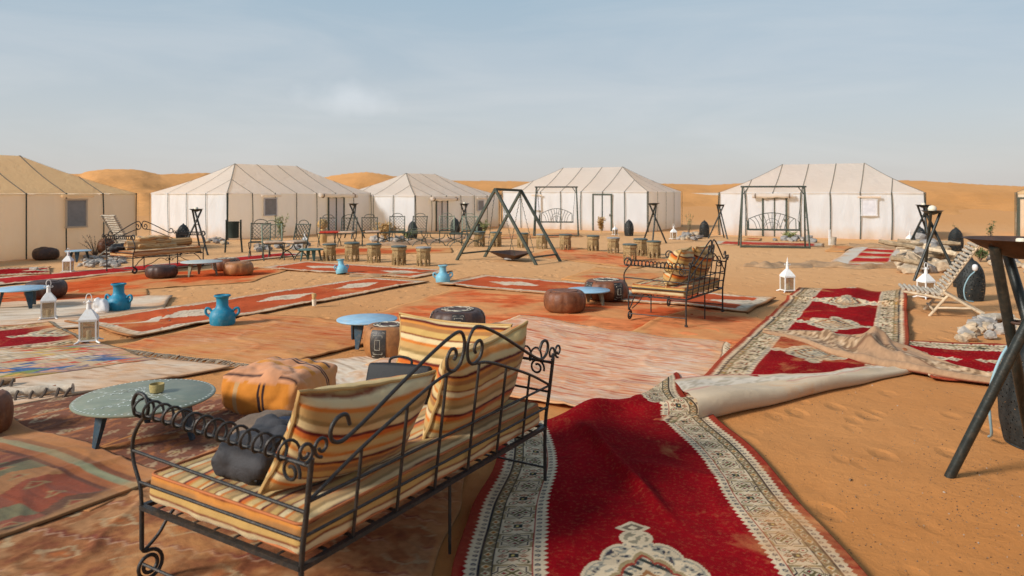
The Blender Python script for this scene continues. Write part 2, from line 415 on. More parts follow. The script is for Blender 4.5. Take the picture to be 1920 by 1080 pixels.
# ------------------------------------------------------------------ helpers: meshes
class MB:
    def __init__(s):
        s.v = []; s.f = []; s.c = []
    def add(s, vs, fs, cols=None):
        o = len(s.v)
        s.v += [tuple(v) for v in vs]
        s.f += [tuple(i + o for i in f) for f in fs]
        if cols is not None:
            s.c += [tuple(c) for c in cols]
        return s
    def box(s, c, d, rz=0.0, rot=None):
        x, y, z = d[0] / 2, d[1] / 2, d[2] / 2
        pts = [Vector(p) for p in ((-x, -y, -z), (x, -y, -z), (x, y, -z), (-x, y, -z), (-x, -y, z), (x, -y, z), (x, y, z), (-x, y, z))]
        m = rot if rot is not None else Matrix.Rotation(rz, 3, 'Z')
        C = Vector(c)
        return s.add([m @ p + C for p in pts], [(3, 2, 1, 0), (4, 5, 6, 7), (0, 1, 5, 4), (1, 2, 6, 5), (2, 3, 7, 6), (3, 0, 4, 7)])
    def bar(s, a, b, w, h=None):
        a = Vector(a); b = Vector(b); d = b - a
        q = d.to_track_quat('Z', 'Y').to_matrix()
        return s.box((a + b) / 2, (w, h or w, d.length), rot=q)
    def tube(s, pts, r, n=8, closed=False, cap=True):
        P = [Vector(p) for p in pts]
        N = len(P)
        rad = r if hasattr(r, '__len__') else [r] * N
        T = []
        for i in range(N):
            if closed:
                t = P[(i + 1) % N] - P[i - 1]
            else:
                t = P[min(i + 1, N - 1)] - P[max(i - 1, 0)]
            T.append(t.normalized() if t.length > 1e-9 else Vector((0, 0, 1)))
        ref = Vector((0, 0, 1)) if abs(T[0].z) < 0.9 else Vector((1, 0, 0))
        u = T[0].cross(ref).normalized()
        vs = []
        for i in range(N):
            if i:
                u = (u - T[i] * u.dot(T[i]))
                u = u.normalized() if u.length > 1e-6 else T[i].orthogonal().normalized()
            w = T[i].cross(u)
            for k in range(n):
                a = 2 * math.pi * k / n
                vs.append(P[i] + (u * math.cos(a) + w * math.sin(a)) * rad[i])
        fs = []
        for i in range(N if closed else N - 1):
            j = (i + 1) % N
            for k in range(n):
                k2 = (k + 1) % n
                fs.append((i * n + k, i * n + k2, j * n + k2, j * n + k))
        if cap and not closed:
            fs.append(tuple(range(n))[::-1])
            fs.append(tuple((N - 1) * n + k for k in range(n)))
        return s.add(vs, fs)
    def lathe(s, prof, n=24, c=(0, 0, 0), sq=0.0, phase=0.0, cap=True):
        vs = []
        for r, z in prof:
            for k in range(n):
                a = 2 * math.pi * k / n + phase
                rr = r
                vs.append((c[0] + rr * math.cos(a), c[1] + rr * math.sin(a), c[2] + z))
        m = len(prof)
        fs = []
        for i in range(m - 1):
            for k in range(n):
                k2 = (k + 1) % n
                fs.append((i * n + k, i * n + k2, (i + 1) * n + k2, (i + 1) * n + k))
        if cap:
            fs.append(tuple(range(n))[::-1])
            fs.append(tuple((m - 1) * n + k for k in range(n)))
        return s.add(vs, fs)
    def build(s, name, mat, parent=None, smooth=False, **props):
        me = bpy.data.meshes.new(name)
        me.from_pydata(s.v, [], s.f)
        if s.c:
            a = me.color_attributes.new('Col', 'FLOAT_COLOR', 'POINT')
            arr = np.ones((len(s.v), 4), dtype=np.float32)
            arr[:, :3] = np.array(s.c, dtype=np.float32)
            a.data.foreach_set('color', arr.ravel())
        if smooth:
            me.polygons.foreach_set('use_smooth', [True] * len(me.polygons))
            try:
                me.set_sharp_from_angle(angle=R(50))
            except Exception:
                pass
        me.materials.append(mat)
        me.update()
        o = bpy.data.objects.new(name, me)
        COL.objects.link(o)
        if parent is not None:
            o.parent = parent
        for k, v in props.items():
            o[k] = v
        return o

def curve(pts, n=8, closed=False):
    """Catmull-Rom through the points"""
    P = [Vector(p) for p in pts]
    N = len(P)
    out = []
    for i in range(N if closed else N - 1):
        p0 = P[i - 1] if (closed or i > 0) else P[0] * 2 - P[1]
        p1 = P[i]; p2 = P[(i + 1) % N]
        p3 = P[(i + 2) % N] if (closed or i + 2 < N) else P[-1] * 2 - P[-2]
        for k in range(n):
            t = k / n
            out.append(0.5 * ((2 * p1) + (-p0 + p2) * t + (2 * p0 - 5 * p1 + 4 * p2 - p3) * t * t + (-p0 + 3 * p1 - 3 * p2 + p3) * t ** 3))
    if not closed:
        out.append(P[-1])
    return out

def thing(name, label, cat, loc=(0, 0, 0), rz=0.0, group=None):
    o = bpy.data.objects.new(name, None)
    COL.objects.link(o)
    o.empty_display_size = 0.1
    o.location = loc
    o.rotation_euler = (0, 0, rz)
    tag(o, label, cat, group)
    return o

def tag(o, label=None, cat=None, group=None, kind=None):
    if label: o['label'] = label
    if cat: o['category'] = cat
    if group: o['group'] = group
    if kind: o['kind'] = kind
    return o

def dup(o, loc=None, rz=None, label=None, scale=None, parent=None, swap=None):
    c = o.copy()
    COL.objects.link(c)
    if parent is not None:
        c.parent = parent
    if loc is not None: c.location = loc
    if rz is not None: c.rotation_euler = (c.rotation_euler[0], c.rotation_euler[1], rz)
    if label: c['label'] = label
    if scale: c.scale = (scale,) * 3 if not hasattr(scale, '__len__') else scale
    for ch in list(o.children):
        d = dup(ch, parent=c)
    return c

def remat(root, name, mat):
    """give the named parts of one copy their own mesh with another material"""
    for ch in root.children:
        if ch.name.split('.')[0] == name:
            me = ch.data.copy(); me.materials.clear(); me.materials.append(mat); ch.data = me
        remat(ch, name, mat)

# smooth value noise in numpy
_rng = np.random.RandomState(11)
_TAB = _rng.rand(256, 256)
def vn(x, y, seed=0):
    x = np.asarray(x, dtype=float) + seed * 17.31
    y = np.asarray(y, dtype=float) + seed * 5.77
    xi = np.floor(x).astype(int); yi = np.floor(y).astype(int)
    fx = x - xi; fy = y - yi
    fx = fx * fx * (3 - 2 * fx); fy = fy * fy * (3 - 2 * fy)
    a = _TAB[xi & 255, yi & 255]; b = _TAB[(xi + 1) & 255, yi & 255]
    c = _TAB[xi & 255, (yi + 1) & 255]; d = _TAB[(xi + 1) & 255, (yi + 1) & 255]
    return (a * (1 - fx) + b * fx) * (1 - fy) + (c * (1 - fx) + d * fx) * fy
def fbm(x, y, seed=0, o=4):
    t = 0; w = 0.5; f = 1.0; s = 0
    for i in range(o):
        t = t + w * vn(x * f, y * f, seed + i * 3); s += w
        w *= 0.5; f *= 2.03
    return t / s
def sm(a, b, x):
    t = np.clip((np.asarray(x, dtype=float) - a) / (b - a), 0, 1)
    return t * t * (3 - 2 * t)

def gz(x, y):
    """height of the trodden sand of the camp"""
    x = np.asarray(x, dtype=float); y = np.asarray(y, dtype=float)
    r = np.hypot(x, y)
    near = 1 - sm(9, 16, r)
    z = (fbm(x * 0.9, y * 0.9, 1, 2) - 0.5) * 0.055 * near
    z = z + (vn(x * 2.3, y * 2.3, 9) - 0.5) * 0.012 * near
    z = z + (vn(x * 0.16, y * 0.16, 4) - 0.5) * 0.05 * sm(4, 10, r)
    return z
def gzf(x, y):
    return float(gz(np.array([x]), np.array([y]))[0])

def at(px, py, z=0.0):
    """survey: a sighting (pixel of the 1920x1080 photograph) at height z gives the spot in metres"""
    Y = 1350.0 * (EYE - z) / (py - 360.0)
    return ((px - 960.0) * Y / 1350.0, Y)
def spot(px, py, dz=0.0):
    x, y = at(px, py)
    return (x, y, gzf(x, y) + dz)

def np_mesh(name, V, F, mat, parent=None, cols=None, smooth=True):
    me = bpy.data.meshes.new(name)
    V = np.asarray(V, dtype=np.float32); F = np.asarray(F, dtype=np.int32)
    me.vertices.add(len(V)); me.vertices.foreach_set('co', V.ravel())
    me.loops.add(F.size); me.loops.foreach_set('vertex_index', F.ravel())
    me.polygons.add(len(F))
    me.polygons.foreach_set('loop_start', np.arange(0, F.size, 4, dtype=np.int32))
    me.polygons.foreach_set('loop_total', np.full(len(F), 4, dtype=np.int32))
    me.update(calc_edges=True)
    if smooth:
        me.polygons.foreach_set('use_smooth', np.ones(len(F), dtype=bool))
    if cols is not None:
        a = me.color_attributes.new('Col', 'FLOAT_COLOR', 'POINT')
        arr = np.ones((len(V), 4), dtype=np.float32); arr[:, :3] = cols
        a.data.foreach_set('color', arr.ravel())
    me.materials.append(mat)
    me.validate()
    o = bpy.data.objects.new(name, me)
    COL.objects.link(o)
    if parent is not None: o.parent = parent
    return o

def grid_faces(nu, nv, mask=None):
    i = np.arange(nu - 1)[:, None]; j = np.arange(nv - 1)[None, :]
    a = (i * nv + j).ravel()
    F = np.stack([a, a + nv, a + nv + 1, a + 1], 1)
    if mask is not None:
        F = F[mask.ravel()]
    return F
# ------------------------------------------------------------------ ground
def axis(lo, hi, step, a, b, g):
    core = list(np.arange(lo, hi + 1e-6, step))
    s = step; x = core[-1]
    while x < b:
        s *= g; x += s; core.append(x)
    s = step; x = core[0]; left = []
    while x > a:
        s *= g; x -= s; left.append(x)
    return np.array(left[::-1] + core)

xs = axis(-7, 6, 0.06, -1500, 1500, 1.05)
ys = axis(2.4, 11, 0.06, -300, 2000, 1.05)
X, Y = np.meshgrid(xs, ys, indexing='ij')
Z = gz(X, Y)
V = np.stack([X.ravel(), Y.ravel(), Z.ravel()], 1)
g_ = np_mesh('ground', V, grid_faces(len(xs), len(ys)), M['sand'])
g_['kind'] = 'structure'

# dunes ringing the camp
sky_px = np.array([-3000, -800, 0, 150, 168, 185, 205, 232, 252, 268, 285, 300, 340, 385, 430, 560, 605, 640, 675, 690, 705, 735, 770, 860, 950, 1100, 1260, 1330, 1390, 1440, 1560, 1680, 1740, 1830, 1920, 2050, 2600, 6000], float)
sky_py = np.array([335, 330, 326, 325, 320, 317.5, 316.5, 316, 317.5, 319.5, 324, 326, 325, 323, 330, 334, 332, 326, 322.5, 322, 324, 329, 335, 338, 339, 342, 344, 346.5, 343, 341, 339, 337, 339, 345, 349, 342, 335, 335], float)
th = np.concatenate([np.arange(-72, -38, 0.6), np.arange(-38, 38, 0.12), np.arange(38, 72.1, 0.6)])
rr = np.concatenate([np.arange(48, 110, 2.0), np.arange(110, 200, 1.6), np.arange(200, 420, 9)])
TH, RR = np.meshgrid(np.radians(th), rr, indexing='ij')
px = 960 + 1350 * np.tan(TH)
e = (360 - np.interp(px, sky_px, sky_py)) / 1350.0           # rise of the skyline over the eye line
rc = 150 + 26 * (fbm(TH * 5 + 3, TH * 0, 5, 2) - 0.5) * 2    # where the crests run
zc = EYE + e * rc * np.cos(TH)
t = np.clip((RR - 48) / (rc - 48), 0, 1)
prof = t ** 1.9
# broad lower swells in front of the crest
sw = (fbm(TH * 13, RR * 0.03, 2, 3) - 0.5) * 3.0 * np.sin(np.pi * t) * np.clip(zc / 5, 0.2, 1)
ridge = 1 - np.abs(2 * vn(TH * 9 + RR * 0.012, RR * 0.018, 8) - 1)
sw2 = (ridge - 0.5) * 1.5 * np.sin(np.pi * np.clip(t, 0, 1)) ** 1.5 * np.clip(zc / 6, 0.1, 1)
lee = np.clip((RR - rc) / 60, 0, 1)
Zd = -0.35 + (zc + 0.35) * prof * (1 - 0.85 * lee) + np.minimum(sw + sw2, 1.2) * (t < 1) * 0.8
# never above the crest line itself
Zmax = EYE + (e - 0.0008) * RR * np.cos(TH)
Zd = np.where(t < 1, np.minimum(Zd, Zmax), Zd)
Zd += (fbm(TH * 60, RR * 0.12, 6, 3) - 0.5) * 0.18 * (t < 0.93)
V = np.stack([(RR * np.sin(TH)).ravel(), (RR * np.cos(TH)).ravel(), Zd.ravel()], 1)
d_ = np_mesh('dunes', V, grid_faces(len(th), len(rr))[:, ::-1], M['dune'])
d_['kind'] = 'structure'

M['sheet'] = simple('cream_bounce_sheet', (.78, .70, .58), .9)  # for the added floors inside the tents, pale to lift the light
# ------------------------------------------------------------------ tents
def tent(label, corner, ang, L, D, np_, ns, E, Rz, tan=False, doors=(), windows=(), awn=(), side_w=()):
    """corner = front-left foot seen from outside, front runs along ang, depth to the left of it"""
    t = thing('canvas_tent', label, 'tent', (corner[0], corner[1], -0.02), ang, 'canvas tents round the camp')
    mw = M['canvas_shaded_tan'] if tan else M['canvas']
    mrf = M['roof_shaded_tan'] if tan else M['roof']
    step = L / np_; ins = 2 * step
    if np_ <= 5: ins = 1.6 * step
    def roof_z(x, y):
        k = min(x / ins, (L - x) / ins, y / (D / 2), (D - y) / (D / 2), 1)
        k = max(k, 0)
        return E + (Rz - E) * (k - 0.06 * math.sin(k * math.pi))
    rnd = random.Random(int(corner[0] * 100))
    def wall(p0, p1, nrm, i):
        # canvas between two poles: hangs with shallow vertical folds and bellies out a little
        m = MB(); n, k = 13, 9
        vs = []
        cr_ = rnd.choice((0, .03, .045)); cr2 = rnd.choice((0, 0, .035)); ph = rnd.uniform(0, 6); amp = rnd.uniform(0.016, 0.045); bel = rnd.uniform(-0.03, 0.06)
        for a in range(n):
            u = a / (n - 1)
            for b in range(k):
                w = b / (k - 1)
                off = bel * math.sin(math.pi * u) * math.sin(math.pi * min(1, w * 0.9 + 0.1)) + amp * math.sin(u * 9 + ph + w * 1.5) * math.sin(math.pi * u) * (1.2 - w)
                off += cr_ * math.exp(-((u - .12 - (1 - w) * .62) / .07) ** 2) * w ** .5 + cr2 * math.exp(-((u - .9 + (1 - w) * .5) / .06) ** 2) * w
                x = p0[0] + (p1[0] - p0[0]) * u + nrm[0] * off
                y = p0[1] + (p1[1] - p0[1]) * u + nrm[1] * off
                z = E * w - 0.012 * math.sin(math.pi * u) * w
                vs.append((x, y, z))
        fs = [(a * k + b, (a + 1) * k + b, (a + 1) * k + b + 1, a * k + b + 1) for a in range(n - 1) for b in range(k - 1)]
        m.add(vs, fs)
        return m.build('wall_panel', mw, t, True)
    for i in range(np_):
        wall((i * step, 0), ((i + 1) * step, 0), (0, -1), i)
    ds = D / ns
    for i in range(ns):
        wall((L, i * ds), (L, (i + 1) * ds), (1, 0), i)
        wall((0, (i + 1) * ds), (0, i * ds), (-1, 0), i)
    m = MB(); m.add([(0, D, 0), (L, D, 0), (L, D, E), (0, D, E)], [(1, 0, 3, 2)]); m.build('wall_panel', mw, t)
    m = MB(); m.box((L / 2, D / 2, 0.03), (L - .2, D - .2, 0.02)); m.build('bounce_sheet', M['sheet'], t)  # unseen floor added to bounce light onto the canvas from inside
    # roof: one panel per bay on both slopes, hips at the ends
    ov = 0.05
    def roofpanel(x0, x1, back):
        m = MB(); n, k = 7, 12
        vs = []
        for a in range(n):
            x = x0 + (x1 - x0) * a / (n - 1)
            ymax = D / 2 * min(1, x / ins, (L - x) / ins) if 0 < x < L else 0.0
            for b in range(k):
                y = ymax * b / (k - 1)
                if b == 0: y = -ov if not back else -ov
                z = roof_z(x, max(y, 0)) - (0.05 if b == 0 else 0) - 0.02 * math.sin(math.pi * a / (n - 1)) * math.sin(math.pi * b / (k - 1))
                vs.append((x, (D - y) if back else y, z))
        fs = [(a * k + b, (a + 1) * k + b, (a + 1) * k + b + 1, a * k + b + 1) for a in range(n - 1) for b in range(k - 1)]
        if back: fs = [f[::-1] for f in fs]
        m.add(vs, fs); m.build('roof_panel', mrf, t, True)
    for i in range(np_):
        roofpanel(i * step, (i + 1) * step, False)
        roofpanel(i * step, (i + 1) * step, True)
    def hip(y0, y1, right):
        m = MB(); n, k = 7, 12
        vs = []
        for a in range(n):
            y = y0 + (y1 - y0) * a / (n - 1)
            xmax = ins * min(1, y / (D / 2), (D - y) / (D / 2)) if 0 < y < D else 0.0
            for b in range(k):
                x = xmax * b / (k - 1)
                if b == 0: x = -ov
                z = roof_z(max(x, 0), y) - (0.05 if b == 0 else 0)
                vs.append(((L - x) if right else x, y, z))
        fs = [(a * k + b, (a + 1) * k + b, (a + 1) * k + b + 1, a * k + b + 1) for a in range(n - 1) for b in range(k - 1)]
        if not right: fs = [f[::-1] for f in fs]
        m.add(vs, fs); m.build('roof_panel', mrf, t, True)
    for i in range(ns):
        hip(i * ds, (i + 1) * ds, True); hip(i * ds, (i + 1) * ds, False)
    # straps down the poles, seams over the roof
    def strip(pts, w, side, mat, name):
        m = MB()
        S = Vector(side) * (w / 2)
        vs = []
        for p in pts:
            p = Vector(p)
            vs += [p - S, p + S]
        fs = [(2 * i, 2 * i + 1, 2 * i + 3, 2 * i + 2) for i in range(len(pts) - 1)]
        m.add(vs, fs); m.build(name, mat, t)
    sw_ = 0.04
    for i in range(np_ + 1):
        x = i * step
        wob = rnd.uniform(-0.03, 0.03)
        pts = [(x + wob * math.sin(q * 3.1), -0.045 - 0.02 * math.sin(q * 3.1), E * (1 - q)) for q in (0, .2, .4, .6, .8, 1)]
        strip(pts, sw_, (1, 0, 0), M['strap'], 'strap')
        if 0 < i < np_:
            ymax = D / 2 * min(1, x / ins, (L - x) / ins)
            pts = [(x, y, roof_z(x, max(y, 0)) + 0.012) for y in [ymax * q / 8 for q in range(9)]]
            pts[0] = (x, -ov, E - 0.03)
            strip(pts, 0.035, (1, 0, 0), M['roof_strap'], 'roof_seam')
            pts2 = [(p[0], D - p[1], p[2]) for p in pts]
            strip(pts2, 0.035, (-1, 0, 0), M['roof_strap'], 'roof_seam')
    for sx, X0 in ((1, L), (-1, 0)):
        for i in range(1 if sx > 0 else 1, ns):
            y = i * ds
            pts = [(X0 + sx * 0.045, y + 0.02 * math.sin(q * 5), E * (1 - q)) for q in (0, .25, .5, .75, 1)]
            strip(pts, sw_, (0, 1, 0), M['strap'], 'strap')
            xmax = ins * min(1, y / (D / 2), (D - y) / (D / 2))
            pts = [((L - x) if sx > 0 else x, y, roof_z(x, y) + 0.012) for x in [xmax * q / 8 for q in range(9)]]
            strip(pts, 0.03, (0, 1, 0), M['roof_strap'], 'roof_seam')
        for yy, sy in ((0, -1), (D, 1)):
            pts = [((L - ins * q / 8) if sx > 0 else ins * q / 8, (D / 2 * q / 8) if yy == 0 else D - D / 2 * q / 8, roof_z(ins * q / 8, D / 2 * q / 8) + 0.014) for q in range(9)]
            strip(pts, 0.04, (0.7, 0.7 * sx * (1 if yy == 0 else -1), 0), M['roof_strap'], 'roof_seam')
            pts = [(X0 + sx * 0.05, yy + sy * 0.05, E * (1 - q)) for q in (0, .5, 1)]
            strip(pts, sw_, (0.7, 0.7 * sx * (-1 if yy == 0 else 1) * -1, 0), M['strap'], 'strap')
    # door frames
    for (xc, w, h) in doors:
        m = MB()
        for xx in (xc - w / 2, xc, xc + w / 2):
            wd = 0.07 if xx != xc else 0.04
            m.box((xx, -0.085, h / 2), (wd, 0.035, h))
        m.box((xc, -0.085, h + 0.035), (w + 0.07, 0.036, 0.07))
        fr = m.build('door_frame', M['green_iron'], t)
        for s in (-1, 1):
            m = MB(); m.box((xc + s * (w / 4), -0.078, h / 2 + 0.01), (w / 2 - 0.06, 0.012, h - 0.04))
            m.build('door_leaf', mw, t)
        m = MB(); m.box((xc + w / 2 - 0.07, -0.12, h * 0.45), (0.03, 0.03, 0.10)); m.build('handle', M['green_iron'], fr)
    for (xc, w, z, tilt) in awn:
        m = MB()
        pts = [(xc - w / 2 + w * q / 10, -0.20 + 0.01 * math.sin(q * 2), z + 0.012 * math.sin(q * 1.3) + tilt * (q / 10 - .5)) for q in range(11)]
        m.tube(pts, [0.085 + 0.012 * math.sin(q * 2.7) for q in range(11)], 10)
        aw = m.build('rolled_awning', mrf, t, True)
        for q in (0.8, 9.2):
            m = MB(); x = xc - w / 2 + w * q / 10
            m.lathe([(0.098, -0.02), (0.102, 0.0), (0.098, 0.02)], 10)
            m.v = [(x + v[2], -0.20 + v[0], z + v[1]) for v in m.v]
            m.build('tie', M['twig'], aw)
    for (xc, w, h, z, pale) in windows:
        m = MB(); m.box((xc, -0.075, z), (w, 0.03, h))
        wf = m.build('window', M['window_pale'] if pale else M['window'], t)
        m = MB()
        for (a_, b_, c_, d_) in ((0, h / 2, w + .08, .05), (0, -h / 2, w + .08, .05), (-w / 2, 0, .05, h - .05), (w / 2, 0, .05, h - .05)): m.box((xc + a_, -0.082, z + b_), (c_, .036, d_))
        m.build('hem', mw, wf)
        m = MB()
        pts = [(xc - w * 0.78 + w * 1.56 * q / 6, -0.14, z + h / 2 + 0.10 + 0.006 * math.sin(q * 2)) for q in range(7)]
        m.tube(pts, 0.042, 8)
        m.build('rolled_blind', mrf, wf, True)
    return t

def face(corner, ang, px):
    """distance along a tent front of the point seen at px"""
    k = (px - 960) / 1350.0
    c, s = math.cos(ang), math.sin(ang)
    return (k * corner[1] - corner[0]) / (c - k * s)

# 1: tent at the far left, shade put into its tan canvas (front runs away from the eye)
a1 = math.atan2(0.90, 0.437); L1 = 7.4
far = Vector((-11.35, 21.7)); c1 = far - Vector((0.437, 0.90)) * L1
f1 = lambda p: face(c1, a1, p)
tent('shaded tan canvas tent with grey window at the far left edge, nearest of the tents', c1, a1, L1, 4.2, 7, 4, 1.74, 2.81, True,
     windows=[(f1(140), f1(159) - f1(121), 0.76, 1.75 - 37 * 20.8 / 1350, False)])
# 2: white tent with leafy sapling before it
a2 = math.atan2(0.845, 0.535); c2 = (-10.38, 26.25)
f2 = lambda p: face(c2, a2, p)
tent('large white tent with shaded side, dark door and grey window, behind the iron chairs', c2, a2, 7.4, 4.8, 7, 4, 1.74, 2.92,
     doors=[(f2(628), f2(642.5) - f2(613.5), 1.52)], awn=[(f2(629), f2(664) - f2(595), 1.62, -0.04)], windows=[(f2(504.5), f2(516) - f2(493), 0.66, 1.20, False)])
# 3: smaller tent in the middle
a3 = math.atan2(0.835, 0.55); c3 = (-4.2, 31.1)
f3 = lambda p: face(c3, a3, p)
tent('smallest white tent with narrow door, in the middle beneath a dune', c3, a3, 6.4, 4.8, 6, 4, 1.62, 2.66,
     doors=[(f3(826), f3(837) - f3(816), 1.35)], awn=[(f3(828), f3(853) - f3(803), 1.45, -0.03)], windows=[(f3(899), f3(904) - f3(893.5), 0.5, 1.12, False)])
# 4: white tent behind the fire pit frame
a4 = math.atan2(-0.505, 0.863); e4 = Vector((5.93, 31.5)); c4 = e4 - Vector((0.863, -0.505)) * 7.4
f4 = lambda p: face(c4, a4, p)
tent('sunlit white tent with shaded right end, behind the hanging fire pan and swing', c4, a4, 7.4, 4.8, 7, 4, 1.80, 2.98,
     doors=[(f4(1130.5), f4(1148) - f4(1113.5), 1.62)], windows=[(f4(1009), f4(1015) - f4(1003), 0.6, 1.22, True)])
# 5: white tent right
a5 = math.atan2(-0.49, 0.87); e5 = Vector((14.7, 25.7)); c5 = e5 - Vector((0.87, -0.49)) * 7.2
f5 = lambda p: face(c5, a5, p)
T5 = tent('broad sunlit white tent with pale window and door behind the right garden swing', c5, a5, 7.2, 4.6, 7, 4, 1.76, 2.92,
     doors=[(f5(1453), f5(1475) - f5(1431), 1.52)], awn=[(f5(1450), f5(1488) - f5(1412), 1.62, 0.02)], windows=[(f5(1630), f5(1644) - f5(1616), 0.58, 1.20, True)])
fl = MB()
w_ = [(-1.35, .55, 1.80), (-1.35, 1.55, 1.80), (-.04, 1.75, 1.74), (-.04, .35, 1.74)]
vs = []
for i in range(9):
    u = i / 8
    for j in range(7):
        v = j / 6
        p = Vector(w_[0]).lerp(Vector(w_[1]), v).lerp(Vector(w_[3]).lerp(Vector(w_[2]), v), u)
        vs.append((p.x, p.y, p.z - .10 * math.sin(math.pi * v) * math.sin(math.pi * u * .6) - .08 * (1 - u)))
fl.add(vs, [(i * 7 + j, (i + 1) * 7 + j, (i + 1) * 7 + j + 1, i * 7 + j + 1) for i in range(8) for j in range(6)])
fl.build('awning_flap', M['roof'], T5, True)
# 6: corner of one more at the right edge
tent('tan tent of which only a corner shows at the right edge', (19.35, 27.6), R(-38), 7.2, 4.6, 7, 4, 1.76, 2.92, True, doors=[(0.32, 0.5, 1.5)])
# ------------------------------------------------------------------ woven patterns: (u, v) in metres -> colour
def C(*c): return np.array(c, dtype=float)
CREAM = C(.68, .52, .33); CREAM_D = C(.48, .36, .22); RED = C(.285, .003, .007); RED_D = C(.15, .004, .008)
BLACK = C(.025, .025, .03); TAUPE = C(.34, .245, .12); OLIVE = C(.20, .17, .07); BRICK = C(.48, .085, .028); NAVY = C(.035, .042, .035)

def put(c, mask, col):
    c[mask] = col
def frac(x): return x - np.floor(x)
def dia(x, y, a, b): return np.abs(x) / a + np.abs(y) / b

def band_main(c, m, p, q):
    """main border band. p across (-1..1), q along in band half-widths"""
    P = 4.4
    qq = (frac(q / P) - 0.5) * P            # -2.2..2.2
    A = np.abs(qq) < 1.08
    # star compartment on taupe ground
    s = m & A
    put(c, s, TAUPE)
    cx, cy = p, qq
    oct_ = np.minimum(np.maximum(np.abs(cx), np.abs(cy)) * 1.28, (np.abs(cx) + np.abs(cy)) * 0.93)
    put(c, s & (oct_ < 1.12), CREAM)
    put(c, s & (oct_ < 0.98), BLACK)
    put(c, s & (oct_ < 0.88), CREAM)
    for ox, oy in ((.42, 0), (-.42, 0), (0, .42), (0, -.42)):
        d = dia(cx - ox, cy - oy, .42, .42)
        put(c, s & (d < 1), OLIVE * .6); put(c, s & (d < .74), CREAM); put(c, s & (d < .42), BLACK * 1.5); put(c, s & (d < .2), C(.35, .03, .02))
    corner = s & (np.abs(cx) + np.abs(cy) > 1.72); put(c, corner, TAUPE * 0.8)
    # flower compartment on cream ground
    r = m & ~A
    cy2 = np.where(qq > 0, qq - 2.2, qq + 2.2)
    for ox, oy in ((.58, 0), (-.58, 0), (0, .55), (0, -.55)):
        d = dia(cx - ox, cy2 - oy, .30, .24)
        put(c, r & (d < 1), C(.30, .07, .03)); put(c, r & (d < .62), C(.55, .38, .22)); put(c, r & (d < .25), BLACK)
    for sx in (-1, 1):
        for sy in (-1, 1):
            a = (cx - sx * .58) * .72 + (cy2 - sy * .66) * .7 * sx * sy
            b = -(cx - sx * .58) * .7 * sx * sy + (cy2 - sy * .66) * .72
            d = np.sqrt((a / .40) ** 2 + (b / .25) ** 2)
            put(c, r & (d < 1), OLIVE * .45); put(c, r & (d < .72), CREAM); put(c, r & (d < .3), C(.33, .03, .03))
    d = np.maximum(np.abs(cx), np.abs(cy2))
    put(c, r & (d < .27), NAVY); put(c, r & (d < .1), C(.55, .40, .12))
    put(c, r & (dia(cx, cy2, .1, .40) < 1) & (d > .27), BLACK)

def medallion(c, m, x, y, a, b):
    """stepped lozenge with finials; x across, y along the rug, half sizes a, b"""
    st = 0.045
    ph = np.arctan2(y / b, x / a)
    d = .52 * (np.abs(x) / a + np.abs(y) / b) + .48 * np.hypot(x / a, y / b)
    d = d * (1.07 - .12 * np.abs(np.cos(ph * 6)) ** .5) + .02 * (vn(x * 9, y * 9, 3) - .5)
    body = m & (d < 1)
    put(c, body, CREAM * .98)
    put(c, m & (d < .95), C(.34, .30, .22))
    n1 = vn(x * 55, y * 55, 5); n2 = vn(x * 70 + 9, y * 70, 6)
    inner = m & (d < .93)
    put(c, inner & (n1 > .52), CREAM); put(c, inner & (n1 < .24), BLACK * 2)
    for lo, hi, col in ((.66, .70, CREAM), (.60, .66, TAUPE), (.56, .60, C(.30, .05, .03)), (.38, .42, CREAM), (.32, .38, C(.36, .16, .06)), (.14, .18, CREAM)):
        put(c, m & (d > lo) & (d < hi), col)
    put(c, m & (d > .42) & (d < .56) & (frac((x + y) * 11) < .35), NAVY)
    # ribs between the petals
    put(c, inner & (np.abs(frac(np.arctan2(y / b, x / a) * 3.2) - .5) < .05) & (d > .7), CREAM)
    for sx, sy in ((1, 0), (-1, 0)):
        f = dia(x - sx * a * 1.12, y, .10, .085)
        put(c, m & (f < 1), CREAM); put(c, m & (f < .72) & (n2 > .4), C(.34, .30, .22))
    for sy in (-1, 1):
        f = dia(x, y - sy * b * 1.16, .085, .075)
        put(c, m & (f < 1), CREAM); put(c, m & (f < .66), C(.20, .15, .10)); put(c, m & (f < .3), CREAM)
        f = np.hypot(x / .075, (y - sy * b * .95) / .085)
        put(c, m & (f < 1), CREAM); put(c, m & (f < .75) & (n1 > .45), C(.30, .25, .16))

